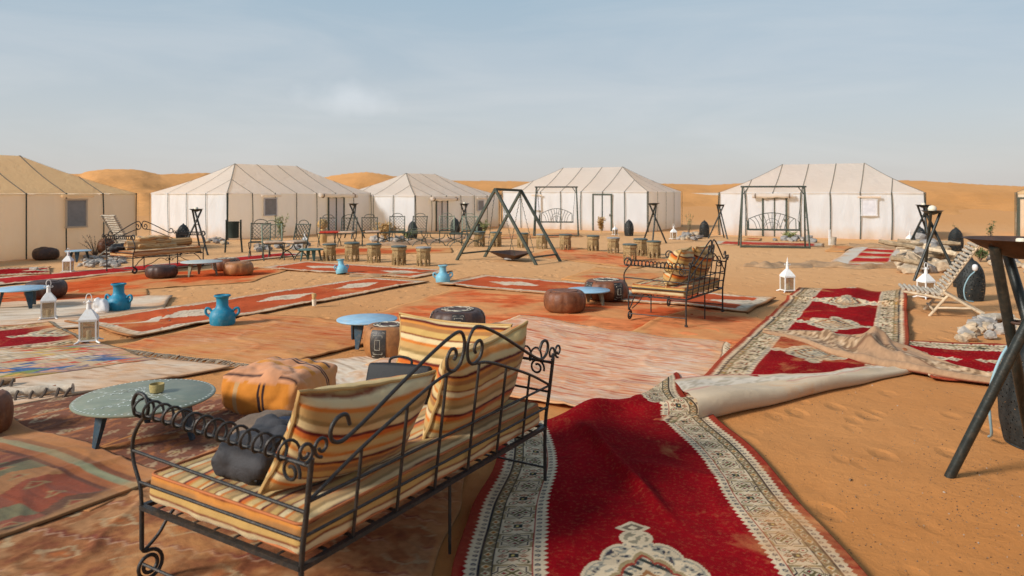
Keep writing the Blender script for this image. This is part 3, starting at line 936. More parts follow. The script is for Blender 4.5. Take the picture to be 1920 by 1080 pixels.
def ornate(v0, period, a=.40, b=.55, field=RED, dim=1.0, end0=False, mx=0.0):
    def fn(u, v, W, Lg):
        c = np.zeros(u.shape + (3,)); c[:] = field
        d = np.minimum(u, W - u)
        # field medallions
        yy = v - v0
        yy = (frac(yy / period + .5) - .5) * period if period else yy
        medallion(c, d > .38, u - W / 2 - mx, yy, a, b)
        # velvety change of tone where the pile is brushed
        t = vn(u * 2.6, v * 2.6, 12)
        t = .5 * t + .5 * fbm(u * 5, v * 1.6, 14, 3)
        c *= (0.66 + .62 * t)[..., None]
        # side borders
        sc = .028
        tri = np.abs(frac(v / (sc * 1.6)) - .5) * 2
        B = (d > .062 - .016 * tri) & (d < .375 + .022 * tri)
        put(c, B, CREAM)
        k = frac(v / (sc * 1.6)) - .5
        for cc in (.088, .352):
            put(c, B & (np.hypot((d - cc) / .012, k / .28) < 1), BLACK * 3)
            put(c, B & (np.hypot((d - cc) / .006, k / .13) < 1), CREAM_D)
        put(c, (d > .108) & (d < .118), BLACK)
        g = (d > .118) & (d < .166)
        put(c, g, C(.22, .16, .08))
        kk = frac(v / .062) - .5
        f = dia((d - .142), kk, .022, .42)
        alt = (np.floor(v / .062) % 2) == 0
        put(c, g & (f < 1), CREAM); put(c, g & (f < .7) & alt, C(.50, .26, .06)); put(c, g & (f < .7) & ~alt, C(.20, .19, .10)); put(c, g & (f < .3), C(.3, .04, .03))
        put(c, (d > .166) & (d < .174), BLACK)
        mb = (d > .174) & (d < .326)
        band_main(c, mb, (d - .250) / .076, v / .076)
        put(c, (d > .326) & (d < .331), C(.30, .02, .02))
        wear = vn(u * 14, v * 14, 31)
        c = c * (1 - .10 * (wear > .6)[..., None])
        return c * dim
    return fn

def runner(med=True, field=BRICK, border=.17, period=1.35, aw=.26, al=.42, v0=.7, cream=C(.64, .50, .35), endb=.22):
    def fn(u, v, W, Lg):
        c = np.zeros(u.shape + (3,)); c[:] = field
        n = vn(u * 3, v * 1.5, 2); c *= (.85 + .3 * n)[..., None]
        jag = .03 * np.sign(np.sin(v * 70)) * (vn(u * 0, v * 12, 4) - .3)
        d = np.minimum(np.minimum(u, W - u) + jag, np.minimum(v, Lg - v) - endb + border)
        y = (frac((v - v0) / period + .5) - .5) * period
        st = .05
        ys_ = np.round(y / st) * st
        f = np.abs(u - W / 2) / aw + np.abs(ys_) / al + .22 * (vn(u * 22, v * 22, 7) - .5)
        if med:
            put(c, f < 1, cream)
            put(c, (f < .55) & (vn(u * 30, v * 30, 3) > .62), cream * .7)
        b = d < border
        put(c, b, cream)
        speck = vn(u * 42, v * 42, 11)
        put(c, b & (speck > .70) & (d > .03), cream * .55)
        put(c, (d > .035) & (d < .05), cream * .6)
        put(c, d < .012, C(.16, .03, .02))
        return c
    return fn

def rag(cols, ks=3.0, kt=55.0, seed=0, flip=False):
    cols = np.array(cols)
    def fn(u, v, W, Lg):
        if flip: u, v = v, u
        a = vn(u * ks, v * kt, seed) ; b = vn(u * ks * 1.7 + 5, v * kt * 2.1, seed + 3); e = fbm(u * 1.2, v * 1.8, seed + 7, 3)
        t = np.clip((a * .55 + b * .45 - .22) / .56, 0, .999) * (len(cols) - 1)
        i = t.astype(int); f = (t - i)[..., None]
        c = cols[i] * (1 - f) + cols[np.minimum(i + 1, len(cols) - 1)] * f
        bl = np.clip((fbm(u * .9 + 4, v * .9, seed + 21, 3) - .50) / .12, 0, 1)[..., None] * .55
        c = c * (1 - bl) + c * np.array((1.0, .72, .52)) * bl
        return c * (.86 + .3 * e)[..., None]
    return fn

PINKS = [(.40, .075, .03), (.56, .20, .09), (.60, .34, .19), (.62, .42, .28), (.64, .47, .33), (.58, .26, .13), (.66, .50, .38), (.54, .38, .28), (.60, .22, .10)]
CREAMS = [(.36, .24, .15), (.60, .45, .31), (.64, .51, .37), (.66, .54, .41), (.58, .42, .28), (.66, .54, .40), (.50, .32, .20)]
ORANGES = [(.30, .06, .02), (.50, .15, .05), (.54, .18, .06), (.55, .24, .09), (.50, .12, .04), (.58, .28, .12)]

def worn(base, dark, seed=0, nb=.2):
    def fn(u, v, W, Lg):
        n = fbm(u * 1.5, v * 1.5, seed, 4)[..., None]; s = (.5 * vn(u * 2.5, v * 22, seed + 2) + .5 * vn(u * 9, v * 12, seed + 6))[..., None]
        c = np.array(base) * (1 - n) + np.array(dark) * n
        c = c * (.68 + .64 * s)
        rd = np.clip((fbm(u * 1.6, v * 3.2, seed + 8, 4) - .53) / .08, 0, 1)[..., None] * .75
        c = c * (1 - rd) + np.array((.58, .085, .02)) * rd
        dkk = ((vn(u * 11, v * 16, seed + 9) > .86)[..., None]) * .35
        c = c * (1 - dkk)
        d = np.minimum(np.minimum(u, W - u), np.minimum(v, Lg - v))
        c = np.where(((d > .05) & (d < .09))[..., None], c * .7, c)
        p = fbm(u * 1.1, v * 1.1, seed + 11, 5) ; k = np.clip((p - .50) / .12, 0, 1) * .7
        k = np.maximum(k, (1 - sm(.0, .35, d + .5 * (vn(u * 3, v * 3, seed + 4) - .5))) * .95)[..., None]
        return c * (1 - k) + np.array((.62, .30, .115)) * k
    return fn

def patchwork(pal, cw, ch, seed=0, zig=.5, ground=None, blur=0.0):
    pal = np.array(pal)
    def fn(u, v, W, Lg):
        uu = u + .02 * (vn(u * 9, v * 9, seed) - .5)
        s = uu / cw; t = v / ch + zig * np.abs(frac(s) - .5) * 2
        i = np.floor(s).astype(int); j = np.floor(t).astype(int)
        # bands of lozenges: hash picks a palette colour per cell, rows share a leaning
        h = _TAB[(i * 7 + seed * 13 + j * 31) & 255, (j * 11 + i * 3) & 255]
        c = pal[(h * len(pal)).astype(int) % len(pal)]
        e = np.abs(frac(t) - .5) * 2
        f = np.maximum(np.abs(frac(s) - .5) * 2, e)
        h2 = _TAB[(i * 5 + 3) & 255, (j * 17 + seed) & 255]
        k = pal[(h2 * len(pal)).astype(int) % len(pal)]
        dd = (np.abs(frac(s) - .5) + np.abs(frac(t) - .5)) * 2
        c = np.where((dd < .62)[..., None], k, c)
        c = np.where(((dd > .62) & (dd < .72))[..., None], c * .5, c)
        if ground is not None:
            m = vn(i * 3.3, j * 2.7, seed + 1) > .45
            c = np.where(m[..., None] & (dd > .62)[..., None], np.array(ground), c)
        c = c * (.75 + .5 * vn(u * 5, v * 90, seed + 4))[..., None]
        return c
    return fn

def kilim_stripe(seed=0):
    base = np.array([.20, .055, .022])
    pal = np.array([(.30, .09, .03), (.24, .05, .02), (.17, .045, .02), (.14, .12, .06), (.33, .14, .05), (.22, .06, .03), (.12, .05, .025)])
    def fn(u, v, W, Lg):
        s = u / .34; t = v / .20 + .9 * np.abs(frac(s) - .5)
        i = np.floor(s).astype(int); j = np.floor(t).astype(int)
        h = _TAB[(i * 7 + j * 31 + 4) & 255, (j * 11 + i * 3) & 255]
        c = pal[(h * len(pal)).astype(int) % len(pal)]
        dd = (np.abs(frac(s) - .5) + np.abs(frac(t) - .5)) * 2
        c = np.where((dd < .4)[..., None], np.array((.28, .17, .07)), c)
        c = np.where((dd < .22)[..., None], np.array((.25, .05, .02)), c)
        c = np.where((frac(v / .9) < .06)[..., None], np.array((.07, .035, .02)), c)
        for lo, hi, col in ((0, .05, (.38, .11, .03)), (.05, .13, (.42, .14, .035)), (.13, .19, (.19, .055, .02)), (.19, .25, (.25, .24, .13)), (.25, .31, (.34, .10, .03)), (.31, .35, (.13, .04, .02))):
            c = np.where(((u >= lo) & (u < hi))[..., None], np.array(col), c)
        return c * (.8 + .4 * vn(u * 50, v * 6, 4))[..., None]
    return fn

def lozenge_kilim(seed=0):
    def fn(u, v, W, Lg):
        c = np.zeros(u.shape + (3,)); c[:] = (.20, .062, .026)
        n = fbm(u * 2, v * 2, 9, 3); c *= (.7 + .6 * n)[..., None]
        p, q = .30, .16
        row = np.floor(v / q)
        s = frac(u / p + .5 * (row % 2)) - .5; t = frac(v / q) - .5
        t = t + .15 * np.sign(np.sin(u * 40)) * .5
        d = np.abs(s) * 2.2 + np.abs(t) * 2.1
        h = _TAB[(np.floor(u / p + .5 * (row % 2)).astype(int) * 5) & 255, row.astype(int) & 255]
        ring = (d < .9) & (d > .5)
        c = np.where((ring & (h > .35))[..., None], np.array((.42, .26, .14)), c)
        c = np.where((ring & (h <= .35))[..., None], np.array((.36, .12, .04)), c)
        c = np.where(((d < .3) & (h > .5))[..., None], np.array((.40, .28, .12)), c)
        c = np.where((frac(v / .64) < .07)[..., None], np.array((.42, .14, .045)), c)
        return c * (.8 + .4 * vn(u * 60, v * 7, 4))[..., None]
    return fn

def old_carpet(seed=0):
    """worn brown and orange pile with broken cream motifs"""
    def fn(u, v, W, Lg):
        n = fbm(u * 3, v * 3, 4, 4); m2 = fbm(u * 9, v * 7, 8, 3)
        c = np.array((.36, .145, .055)) * (1 - n[..., None]) + np.array((.26, .10, .045)) * n[..., None]
        k1 = np.clip((m2 - .52) / .1, 0, 1)[..., None] * .6; c = c * (1 - k1) + np.array((.46, .24, .11)) * k1
        k2_ = np.clip((.42 - m2) / .1, 0, 1)[..., None] * .6; c = c * (1 - k2_) + np.array((.19, .055, .03)) * k2_
        zz = frac((v + .05 * np.abs(frac(u / .12) - .5) * 2) / .42)
        wr = np.clip((fbm(u * 4, v * 4, 17, 3) - .35) / .2, 0, 1)[..., None] * .65
        c = np.where(((zz > .1) & (zz < .15))[..., None], c * (1 - wr) + np.array((.50, .29, .18)) * wr, c)
        c = np.where(((zz > .15) & (zz < .21))[..., None], c * (1 - wr) + np.array((.19, .05, .04)) * wr, c)
        x = frac(u / .5) - .5; y = frac(v / .42) - .62
        d = np.abs(x) * 2.4 + np.abs(y) * 3.2 + .25 * (vn(u * 25, v * 25, 3) - .5)
        c = np.where(((d < .8) & (d > .55))[..., None], c * (1 - wr) + np.array((.46, .33, .18)) * wr, c)
        c = np.where((d < .3)[..., None], c * (1 - wr) + np.array((.46, .13, .04)) * wr, c)
        return c * (.82 + .36 * vn(u * 40, v * 40, 14))[..., None]
    return fn

# ------------------------------------------------------------------ rug builder
def rug(label, quad, fn, mat, lift, res=.03, th=.010, wav=.02, hfn=None, keep=None, warp=None, group=None, kind='rug', cat='rug', fringe=None, rip=.006, curl=1.0, crease=.012, drift=.55):
    A, B, Cc, D = [np.array(p, dtype=float) for p in quad]
    W = np.linalg.norm(B - A); Lg = np.linalg.norm(D - A)
    nu = max(4, int(W / res)) + 1; nv = max(4, int(Lg / res)) + 1
    U, Vv = np.meshgrid(np.linspace(0, 1, nu), np.linspace(0, 1, nv), indexing='ij')
    # edges wander a little, as cloth dragged over sand does
    seed = int(abs(A[0] * 31 + A[1] * 17)) % 50
    Uw = U + (vn(Vv * Lg * 1.6, U * 0 + 3, seed) - .5) * wav * 2 / W * (U * 2 - 1) + (vn(Vv * Lg * .5, U * 0, seed + 5) - .5) * wav * 2 / W
    Vw = Vv + (vn(U * W * 1.6, Vv * 0 + 7, seed + 9) - .5) * wav * 2 / Lg
    P = (A[None, None] * ((1 - Uw) * (1 - Vw))[..., None] + B[None, None] * (Uw * (1 - Vw))[..., None]
         + Cc[None, None] * (Uw * Vw)[..., None] + D[None, None] * ((1 - Uw) * Vw)[..., None])
    um = U * W; vm_ = Vv * Lg
    if warp is not None:
        P = warp(P, um, vm_)
    x = P[..., 0]; y = P[..., 1]
    z = gz(x, y) + lift + th + rip * (vn(um * 3.1, vm_ * 3.1, seed + 2) - .3) + rip * .5 * vn(um * 9, vm_ * 9, seed)
    edge = np.minimum(np.minimum(um, W - um), np.minimum(vm_, Lg - vm_))
    z = z + curl * .012 * (1 - sm(0, .10, edge)) * sm(.55, .8, vn(um * 1.3, vm_ * 1.3, seed + 20))   # corners and edges curling up
    rg = 1 - np.abs(2 * fbm(um * .9 + 3, vm_ * .9, seed + 31, 2) - 1)
    z = z + crease * np.clip((rg - .90) / .10, 0, 1) ** 1.5 + crease * .5 * np.clip((1 - np.abs(2 * vn(um * 2.2, vm_ * 2.2, seed + 37) - 1) - .9) / .1, 0, 1)
    if hfn is not None:
        z = z + hfn(um, vm_, x, y)
    cols = np.clip(fn(um, vm_, W, Lg), 0, 1)
    dn = fbm(um * 1.7, vm_ * 1.7, seed + 41, 4)
    dk = (drift * (1 - sm(.02, .05 + .5 * np.clip(dn - .38, 0, 1) * 2, edge)))[..., None]
    cols = cols * (1 - dk) + np.array((.58, .27, .10)) * dk
    V = np.stack([x.ravel(), y.ravel(), z.ravel()], 1)
    cm = None
    if keep is not None:
        kc = keep(um, vm_, x, y)
        cm = kc[:-1, :-1] & kc[1:, :-1] & kc[:-1, 1:] & kc[1:, 1:]
    F = grid_faces(nu, nv, cm)
    # rim: boundary edges of the kept faces go down to the sand
    e = np.concatenate([F[:, [0, 1]], F[:, [1, 2]], F[:, [2, 3]], F[:, [3, 0]]])
    key = np.sort(e, 1); k = key[:, 0].astype(np.int64) * (nu * nv) + key[:, 1]
    uq, inv, cnt = np.unique(k, return_inverse=True, return_counts=True)
    be = e[cnt[inv] == 1]
    bv = np.unique(be)
    mp_ = -np.ones(nu * nv, dtype=np.int64); mp_[bv] = np.arange(len(bv)) + nu * nv
    Vb = V[bv].copy(); Vb[:, 2] -= th + .004
    Fr = np.stack([be[:, 1], be[:, 0], mp_[be[:, 0]], mp_[be[:, 1]]], 1)
    V = np.concatenate([V, Vb]); cc = cols.reshape(-1, 3)
    cc = np.concatenate([cc, cc[bv] * .55])
    o = np_mesh(kind, V, np.concatenate([F, Fr]), mat, None, cc)
    tag(o, label, cat, group)
    if fringe:
        m = MB(); rr_ = random.Random(seed)
        for (side, ln, col) in fringe:
            js = range(0, (nu if side in 'v0v1' and side[0] == 'v' else nv), max(1, int(.028 / res)))
            for j in js:
                for rep in range(1):
                    if side == 'v1': a = P[j, -1]; b = P[j, -2]; zz = z[j, -1]
                    elif side == 'v0': a = P[j, 0]; b = P[j, 1]; zz = z[j, 0]
                    elif side == 'u1': a = P[-1, j]; b = P[-2, j]; zz = z[-1, j]
                    else: a = P[0, j]; b = P[1, j]; zz = z[0, j]
                    d = (a - b); d = d / (np.linalg.norm(d) + 1e-9)
                    s = np.array((-d[1], d[0])) * rr_.uniform(-.5, .5)
                    e1 = a + (d + s) * ln * rr_.uniform(.6, 1.1)
                    g1 = gzf(e1[0], e1[1]) + lift * .5 + .003
                    mid = a * .5 + e1 * .5
                    m.tube([(a[0], a[1], zz - .003), (mid[0], mid[1], (zz + g1) / 2 + .004), (e1[0], e1[1], g1)], [.006, .005, .004], 4)
        fo = m.build('fringe', M['fr_' + col], o)
        fo['kind'] = 'stuff'
    return o
M['rug_orange'] = textile('orange_rug_in_sand', .12, 1.3, .97, 130, .5, 0, .1)
M['fr_cream'] = simple('cream_fringe', (.50, .38, .25), .95)
M['fr_brown'] = simple('brown_fringe', (.34, .22, .12), .95)
M['fr_dark'] = simple('dark_fringe', (.10, .07, .05), .95)

# great red carpet in the foreground; its far left corner is tucked under
def h1(um, vm_, x, y):
    h = .060 * np.exp(-((x - (.50 + .12 * (y - 4.6))) / .16) ** 2) * sm(4.0, 4.9, y) * (1 - sm(5.5, 6.2, y) * .6)
    h = h + .065 * np.exp(-((x - .66 + .25 * (y - 4.4)) / .05) ** 2) * sm(3.6, 4.2, y) * (1 - sm(4.9, 5.3, y))
    h = h + .055 * np.exp(-((y - 5.78 - .25 * (x - 1.4)) / .07) ** 2) * sm(.95, 1.35, x)
    h = h + .05 * np.exp(-((y - (5.3 + .75 * (x - .3))) / .14) ** 2) * sm(.2, .5, x) * (1 - sm(1.0, 1.3, x))
    h = h + .028 * np.sin(y * 2.9 + x * 1.2) * np.exp(-((x + .1) / .35) ** 2) * .6
    h = h + .02 * np.exp(-((y - 4.9 + .5 * x) / .10) ** 2) * sm(.6, .9, x) * (1 - sm(1.1, 1.4, x))
    return h
def w1(P, um, vm_):
    y = P[..., 1]
    P = P.copy()
    P[..., 0] += -.11 * sm(5.70, 5.86, y) + .12 * sm(6.0, 6.8, y) + .035 * np.sin(y * 3.1) * sm(3.6, 4.4, y) * (1 - sm(5.5, 5.7, y)) - .10 * sm(4.6, 3.2, y) * sm(1.0, .0, um) + .07 * sm(.8, 0, um) * sm(4.2, 5.4, y)
    return P
rug('large crimson carpet with cream patterned borders and lace edging, running towards the viewer',
    [(-.16, 2.35), (1.57, 2.35), (1.57, 6.85), (-.16, 6.85)], ornate(.66, 0, a=.315, b=.54, mx=-.09), M['rug_pile'], .036, .006, .014, .012,
    h1, crease=.004, drift=.12, keep=lambda u, v, x, y: y < 5.15 + np.clip(x + .1, 0, 2) * .62 + np.clip(x - .95, 0, 1) * 1.1, warp=w1, group='crimson carpets', rip=.004)
# second crimson carpet, its near end flipped over
tang = np.array((.478, .878)); nrm2 = np.array((.878, -.478))
O2 = np.array((1.42, 6.05))
def k2(u, v, x, y):
    # stays beyond the fold line
    ax, ay, bx, by = 1.45, 5.42, 3.95, 7.02
    return ((bx - ax) * (y - ay) - (by - ay) * (x - ax)) > .16
def h2(um, vm_, x, y):
    return (.045 * np.exp(-((vm_ - 7.55) / .08) ** 2) + .025 * np.exp(-((vm_ - 5.6 - .15 * um) / .09) ** 2)
            + .06 * sm(7.3, 7.75, vm_) * sm(.3, .9, um) * (.6 + .4 * np.sin(um * 9)) + .05 * np.exp(-((um - 1.66) / .08) ** 2) * sm(3, 5, vm_) * (.5 + .5 * np.sin(vm_ * 5)))
s0 = -1.3
A2 = O2 + tang * s0; D2 = O2 + tang * 7.75
rug('crimson carpet with cream borders and three pale diamonds, lying beyond the beige flipped flap',
    [A2, A2 + nrm2 * 1.70, D2 + nrm2 * 1.70, D2], ornate(3.55, 1.95, a=.36, b=.40), M['rug_dusty'], .030, .018, .012, .012, h2, drift=.2, keep=k2, group='crimson carpets')
# third crimson carpet at the right, near its crumpled end
d3 = np.array((1.12, -.34)); d3 /= np.linalg.norm(d3); n3 = np.array((-d3[1], d3[0])) * -1
O3 = np.array((4.42, 8.36))
rug('crimson carpet running off the right edge behind the black pole',
    [O3 + n3 * 1.72, O3, O3 + d3 * 3.4, O3 + d3 * 3.4 + n3 * 1.72], ornate(1.4, 1.7, a=.46, b=.62), M['rug_dusty'], .024, .02, .012, .02, drift=.2, group='crimson carpets')

def loft(name, label, sections, mat, colfn=None, cat='rug', group=None, thick=True):
    """skin through open cross-sections (all the same count)"""
    n = len(sections[0]); k = len(sections)
    vs = [p for s in sections for p in s]
    fs = [(a * n + b, (a + 1) * n + b, (a + 1) * n + b + 1, a * n + b + 1) for a in range(k - 1) for b in range(n - 1)]
    V = np.array([tuple(v) for v in vs])
    cols = None
    if colfn:
        tt, ss = np.meshgrid(np.linspace(0, 1, k), np.linspace(0, 1, n), indexing='ij')
        cols = colfn(tt.ravel(), ss.ravel(), V)
    o = np_mesh(name, V, np.array(fs), mat, None, cols)
    tag(o, label, cat, group)
    return o

# flipped end of the second carpet: underside showing, rolled on the fold line
def flap_cols(t, s, V):
    c = np.zeros((len(t), 3)); c[:] = (.56, .42, .275)
    n = fbm(V[:, 0] * 3, V[:, 1] * 3, 3, 3)
    c *= (.88 + .24 * n)[:, None]
    x = V[:, 0] * .83 + V[:, 1] * .55; y = -V[:, 0] * .55 + V[:, 1] * .83
    b = (s > .66) & (s < .93)
    pat = vn(x * 30, y * 40, 2)
    c[b] = (.60, .50, .38); c[b & (pat > .62)] = (.42, .34, .24)
    c[(s > .62) & (s < .655) & (vn(x * 5, y * 5, 6) > .4)] = (.50, .25, .20)
    c[(np.abs(y - 3.72 + .1 * x) < .012) & (vn(x * 6, y * 3, 8) > .5)] = (.50, .24, .20)
    c[s > .97] = (.40, .10, .07)
    return c
secs = []
for i in range(60):
    t = i / 59
    F0 = Vector((1.40 + 2.62 * t, 5.40 + 1.66 * t, 0))
    Q = Vector((1.46 + 2.50 * t - .05 * math.sin(t * 7), 6.52 + .10 * math.sin(t * 9) + .56 * t, 0))
    if t > .96: Q = F0.lerp(Q, .25 + .75 * (1 - t) / .04)
    d = (Q - F0); ln = d.length; d.normalize()
    r = .075 * (1 - t) ** .8 + .014 + .008 * math.sin(t * 14)
    g = gzf(F0.x, F0.y) + .006
    sec = []
    for k in range(9):                       # bottom lip then round the fold
        a = -math.pi / 2 - math.pi * k / 8
        p = F0 + d * (r + r * math.cos(a)); sec.append((p.x, p.y, g + r + r * math.sin(a)))
    for k in range(1, 22):
        w = k / 21
        p = F0 + d * (r + (ln - r) * w)
        z = gzf(p.x, p.y) + .055 + (2 * r - .055) * (1 - w) ** 1.6 + .012 * math.sin(w * 8 + t * 5) * math.sin(math.pi * w)
        z += .020 * (mnoise.noise(Vector((p.x * 3, p.y * 3, 2))) + .5 * mnoise.noise(Vector((p.x * 8, p.y * 8, 5)))) * min(1, w * 4) + .010 * max(0, math.sin(t * 26 + w * 3)) ** 3 * (1 - w)
        sec.append((p.x, p.y, max(z, gzf(p.x, p.y) + .055)))
    secs.append(sec)
loft('carpet_flap', 'flipped-over end of a carpet showing its beige underside, long taper between the two crimson carpets', secs, M['rug_back'], flap_cols)

# crumpled end of the third carpet, thrown over the second
def crump_cols(t, s, V):
    c = np.zeros((len(t), 3)); c[:] = (.40, .235, .13)
    x = V[:, 0] * .9 + V[:, 1] * .4; y = -V[:, 0] * .4 + V[:, 1] * .9
    n = fbm(x * 3, y * 3, 3, 3); c *= (.85 + .3 * n)[:, None]
    pat = vn(x * 26, y * 34, 2)
    b = ((s > .30) & (s < .60) & (t > .38)) | ((s > .22) & (s < .9) & (t <= .38)) | ((s > .84) & (t > .5))
    c[b] = (.42, .27, .155); c[b & (pat > .55)] = (.21, .125, .068)
    c[b & (pat < .22)] = (.54, .38, .24)
    fine = vn(x * 70, y * 70, 9); c *= (.82 + .30 * fine)[:, None]
    c[(np.abs(s - .31) < .012) | (np.abs(s - .60) < .012)] = (.20, .10, .055)
    c[s < .03] = (.25, .05, .03)
    c[s > .975] = (.33, .05, .03)
    return c
near_e = [(3.06, 8.80), (3.26, 8.15), (3.37, 7.57), (3.58, 7.12), (3.81, 6.93), (4.03, 6.70), (4.27, 6.50), (4.55, 6.36)]
far_e = [(3.10, 8.86), (3.57, 8.92), (3.90, 8.72), (4.15, 8.46), (4.33, 8.02), (4.38, 7.57), (4.44, 7.05), (4.62, 6.46)]
ne = curve([(a, b, 0) for a, b in near_e], 18); fe = curve([(a, b, 0) for a, b in far_e], 18)
hump = [.03, .045, .09, .20, .12, .07, .06, .03]
hh = curve([(h, 0, 0) for h in hump], 18)
secs = []
NS = 56
for i in range(len(ne)):
    t = i / (len(ne) - 1); sec = []
    wid = (fe[i] - ne[i]).length
    for k in range(NS):
        w = k / (NS - 1)
        p = ne[i].lerp(fe[i], w)
        H = hh[i].x
        roll = .055 * (.4 + .6 * math.sin(math.pi * t)) * math.exp(-((w * wid - .06) / .05) ** 2)          # lower edge rolled over like a rope
        f1_ = math.exp(-((w - .42 - .18 * math.sin(t * 9)) / .09) ** 2)
        f2_ = math.exp(-((w - .72 + .15 * math.sin(t * 7)) / .06) ** 2) * .7
        f3_ = math.exp(-((t - .44 - .10 * (w - .5)) / .030) ** 2) * 1.1 + .8 * math.exp(-((t - .33 + .12 * w) / .022) ** 2) + .5 * math.exp(-((t - .58 + .1 * w) / .02) ** 2)
        sk = math.sin(math.pi * w) ** .6 if 0 < w < 1 else 0
        z = gzf(p.x, p.y) + .050 + roll + H * sk * (.18 + .65 * f1_ + .55 * f2_ + .75 * f3_ * (.4 + .6 * w))
        sec.append((p.x, p.y, z))
    g0 = gzf(ne[i].x, ne[i].y)
    d = (fe[i] - ne[i]).normalized()
    lip = [(ne[i].x + d.x * .05, ne[i].y + d.y * .05, g0 + .034), (ne[i].x + d.x * .012, ne[i].y + d.y * .012, g0 + .036)]
    secs.append(lip + sec + [(fe[i].x, fe[i].y, gzf(fe[i].x, fe[i].y) + .03)])
loft('crumpled_carpet', 'crumpled beige-brown carpet back heaped in folds across the middle of the far crimson carpet', secs, M['rug_back'], crump_cols)

# long mats ruckled into ropes
def ruck(label, pts, w, h, mat, seed=0):
    P = curve([(a, b, 0) for a, b in pts], 10)
    secs = []
    rnd = random.Random(seed)
    for i, p in enumerate(P):
        t = i / (len(P) - 1)
        d = (P[min(i + 1, len(P) - 1)] - P[max(i - 1, 0)]).normalized(); n = Vector((-d.y, d.x, 0))
        ww = w * (.4 + .6 * math.sin(math.pi * min(1, t * 1.1 + .05)) + .3 * math.sin(i * .55 + seed)); hh_ = h * (.55 + .45 * math.sin(i * .33 + seed) ** 2)
        sec = []
        for k in range(15):
            a = math.pi * k / 14
            q = p + n * (ww * math.cos(a))
            z = gzf(q.x, q.y) + .005 + hh_ * abs(math.sin(a)) * (.65 + .35 * math.sin(a * 3 + i * .3)) + (0.02 * math.sin(a * 2) if 0 < k < 14 else 0)
            sec.append((q.x, q.y, z))
        secs.append(sec)
    return loft('ruckled_mat', label, secs, mat)
ruck('long brown mat ruckled into a rope on the sand before the right tent', [at(1403, 497), at(1430, 499), at(1470, 499), at(1520, 497), at(1570, 500), at(1630, 503), at(1688, 501)], .36, .13, M['hay'], 1)
ruck('brown mat ruckled along the foot of the right tent', [at(1590, 461), at(1640, 464), at(1690, 466), at(1712, 463)], .45, .15, M['hay'], 5)
ruck('pale rolled mat lying behind the row of iron chairs', [at(690, 463), at(760, 459), at(820, 454), at(850, 449), at(880, 447), at(925, 446)], .28, .16, M['canvas_shaded_tan'], 3)
ruck('twisted straw-coloured hem folded up along the middle runner', [at(655, 518), at(700, 518), at(750, 516), at(812, 512)], .10, .06, M['hay'], 8)

# runners of the middle ground
rug('brick red runner with white borders and three pale medallions, between the two turquoise jugs',
    [(-4.50, 8.55), (-5.95, 9.60), (-2.88, 14.55), (-1.62, 13.95)], runner(v0=1.4, period=1.75, aw=.30, al=.62, border=.2), M['rug_runner'], .020, .03, .010, .03, group='brick red runners')
rug('brick red runner reaching from the standing pale jug under the striped armchair',
    [(-1.45, 13.45), (3.40, 10.40), (4.25, 11.60), (-.60, 14.95)], lambda u, v, W, L: runner(v0=1.25, period=2.1, aw=.3, al=.6, border=.2)(v, u, L, W), M['rug_runner'], .026, .03, .010, .03, group='brick red runners')
rug('brick red runner with white border behind the tilted pale jug',
    [(-5.9, 16.5), (-2.0, 14.55), (-1.30, 15.85), (-5.2, 18.1)], lambda u, v, W, L: runner(v0=1.3, period=2.2, aw=.3, al=.55, border=.22)(v, u, L, W), M['rug_runner'], .014, .035, .010, .04, group='brick red runners')
rug('red and white striped runner passing under the left daybed to the iron chairs',
    [(-9.6, 13.3), (-5.6, 20.1), (-6.5, 20.8), (-10.6, 14.3)], runner(med=False, field=C(.42, .02, .02), border=.24), M['rug_runner'], .012, .04, .010, .05)
rug('crimson carpet end with cream border at the far left below the tan tent',
    [(-9.7, 15.2), (-10.7, 16.7), (-14.6, 15.2), (-13.4, 13.3)], lambda u, v, W, L: ornate(2.0, 2.2)(u, v, W, L), M['rug_runner'], .020, .03, .012, .04, group='crimson carpets')
rug('crimson rug with wide cream borders at the left edge beside the front white lantern',
    [(-4.85, 8.20), (-6.15, 9.55), (-9.0, 7.1), (-7.6, 5.55)], ornate(1.9, 2.0, field=C(.30, .01, .015)), M['rug_dusty'], .024, .022, .012, .03, group='crimson carpets', fringe=[('v0', .07, 'cream')])
rug('orange sand-worn rug filling the middle before the brown leather pouf',
    [(-2.3, 9.45), (2.9, 7.9), (3.55, 11.3), (-1.0, 13.1)], worn((.72, .27, .10), (.62, .14, .045), 3), M['rug_orange'], .006, .05, .004, .05, curl=0)
rug('orange red worn rug under the pale table and the two leather poufs at left',
    [(-9.3, 11.2), (-5.1, 14.0), (-5.0, 17.2), (-8.6, 15.4)], worn((.64, .13, .035), (.55, .07, .015), 6), M['rug_orange'], .006, .05, .004, .05, curl=0)
rug('orange red worn rug beneath the blue table at the left edge',
    [(-9.0, 9.9), (-5.6, 11.0), (-6.6, 13.0), (-9.6, 12.6)], worn((.66, .17, .05), (.52, .09, .03), 9), M['rug_orange'], .005, .05, .004, .05, curl=0)
rug('off-white rag rug under the two left lanterns',
    [(-6.2, 8.9), (-4.6, 9.55), (-5.6, 12.1), (-8.8, 11.1)], rag(CREAMS, 2, 30, 4), M['rug_rag'], .015, .04, .008, .05)
rug('faded pinkish rug half buried in sand with knotted brown fringe, centre left',
    [(-4.45, 8.05), (-2.35, 7.05), (-1.15, 9.25), (-3.6, 10.2)], rag([(.48, .09, .03), (.56, .20, .08), (.60, .27, .12), (.56, .22, .09), (.62, .34, .19), (.54, .16, .06)], 2, 40, 12), M['rug_sandy'], .018, .03, .009, .04, fringe=[('v0', .11, 'brown'), ('v0', .08, 'cream')])
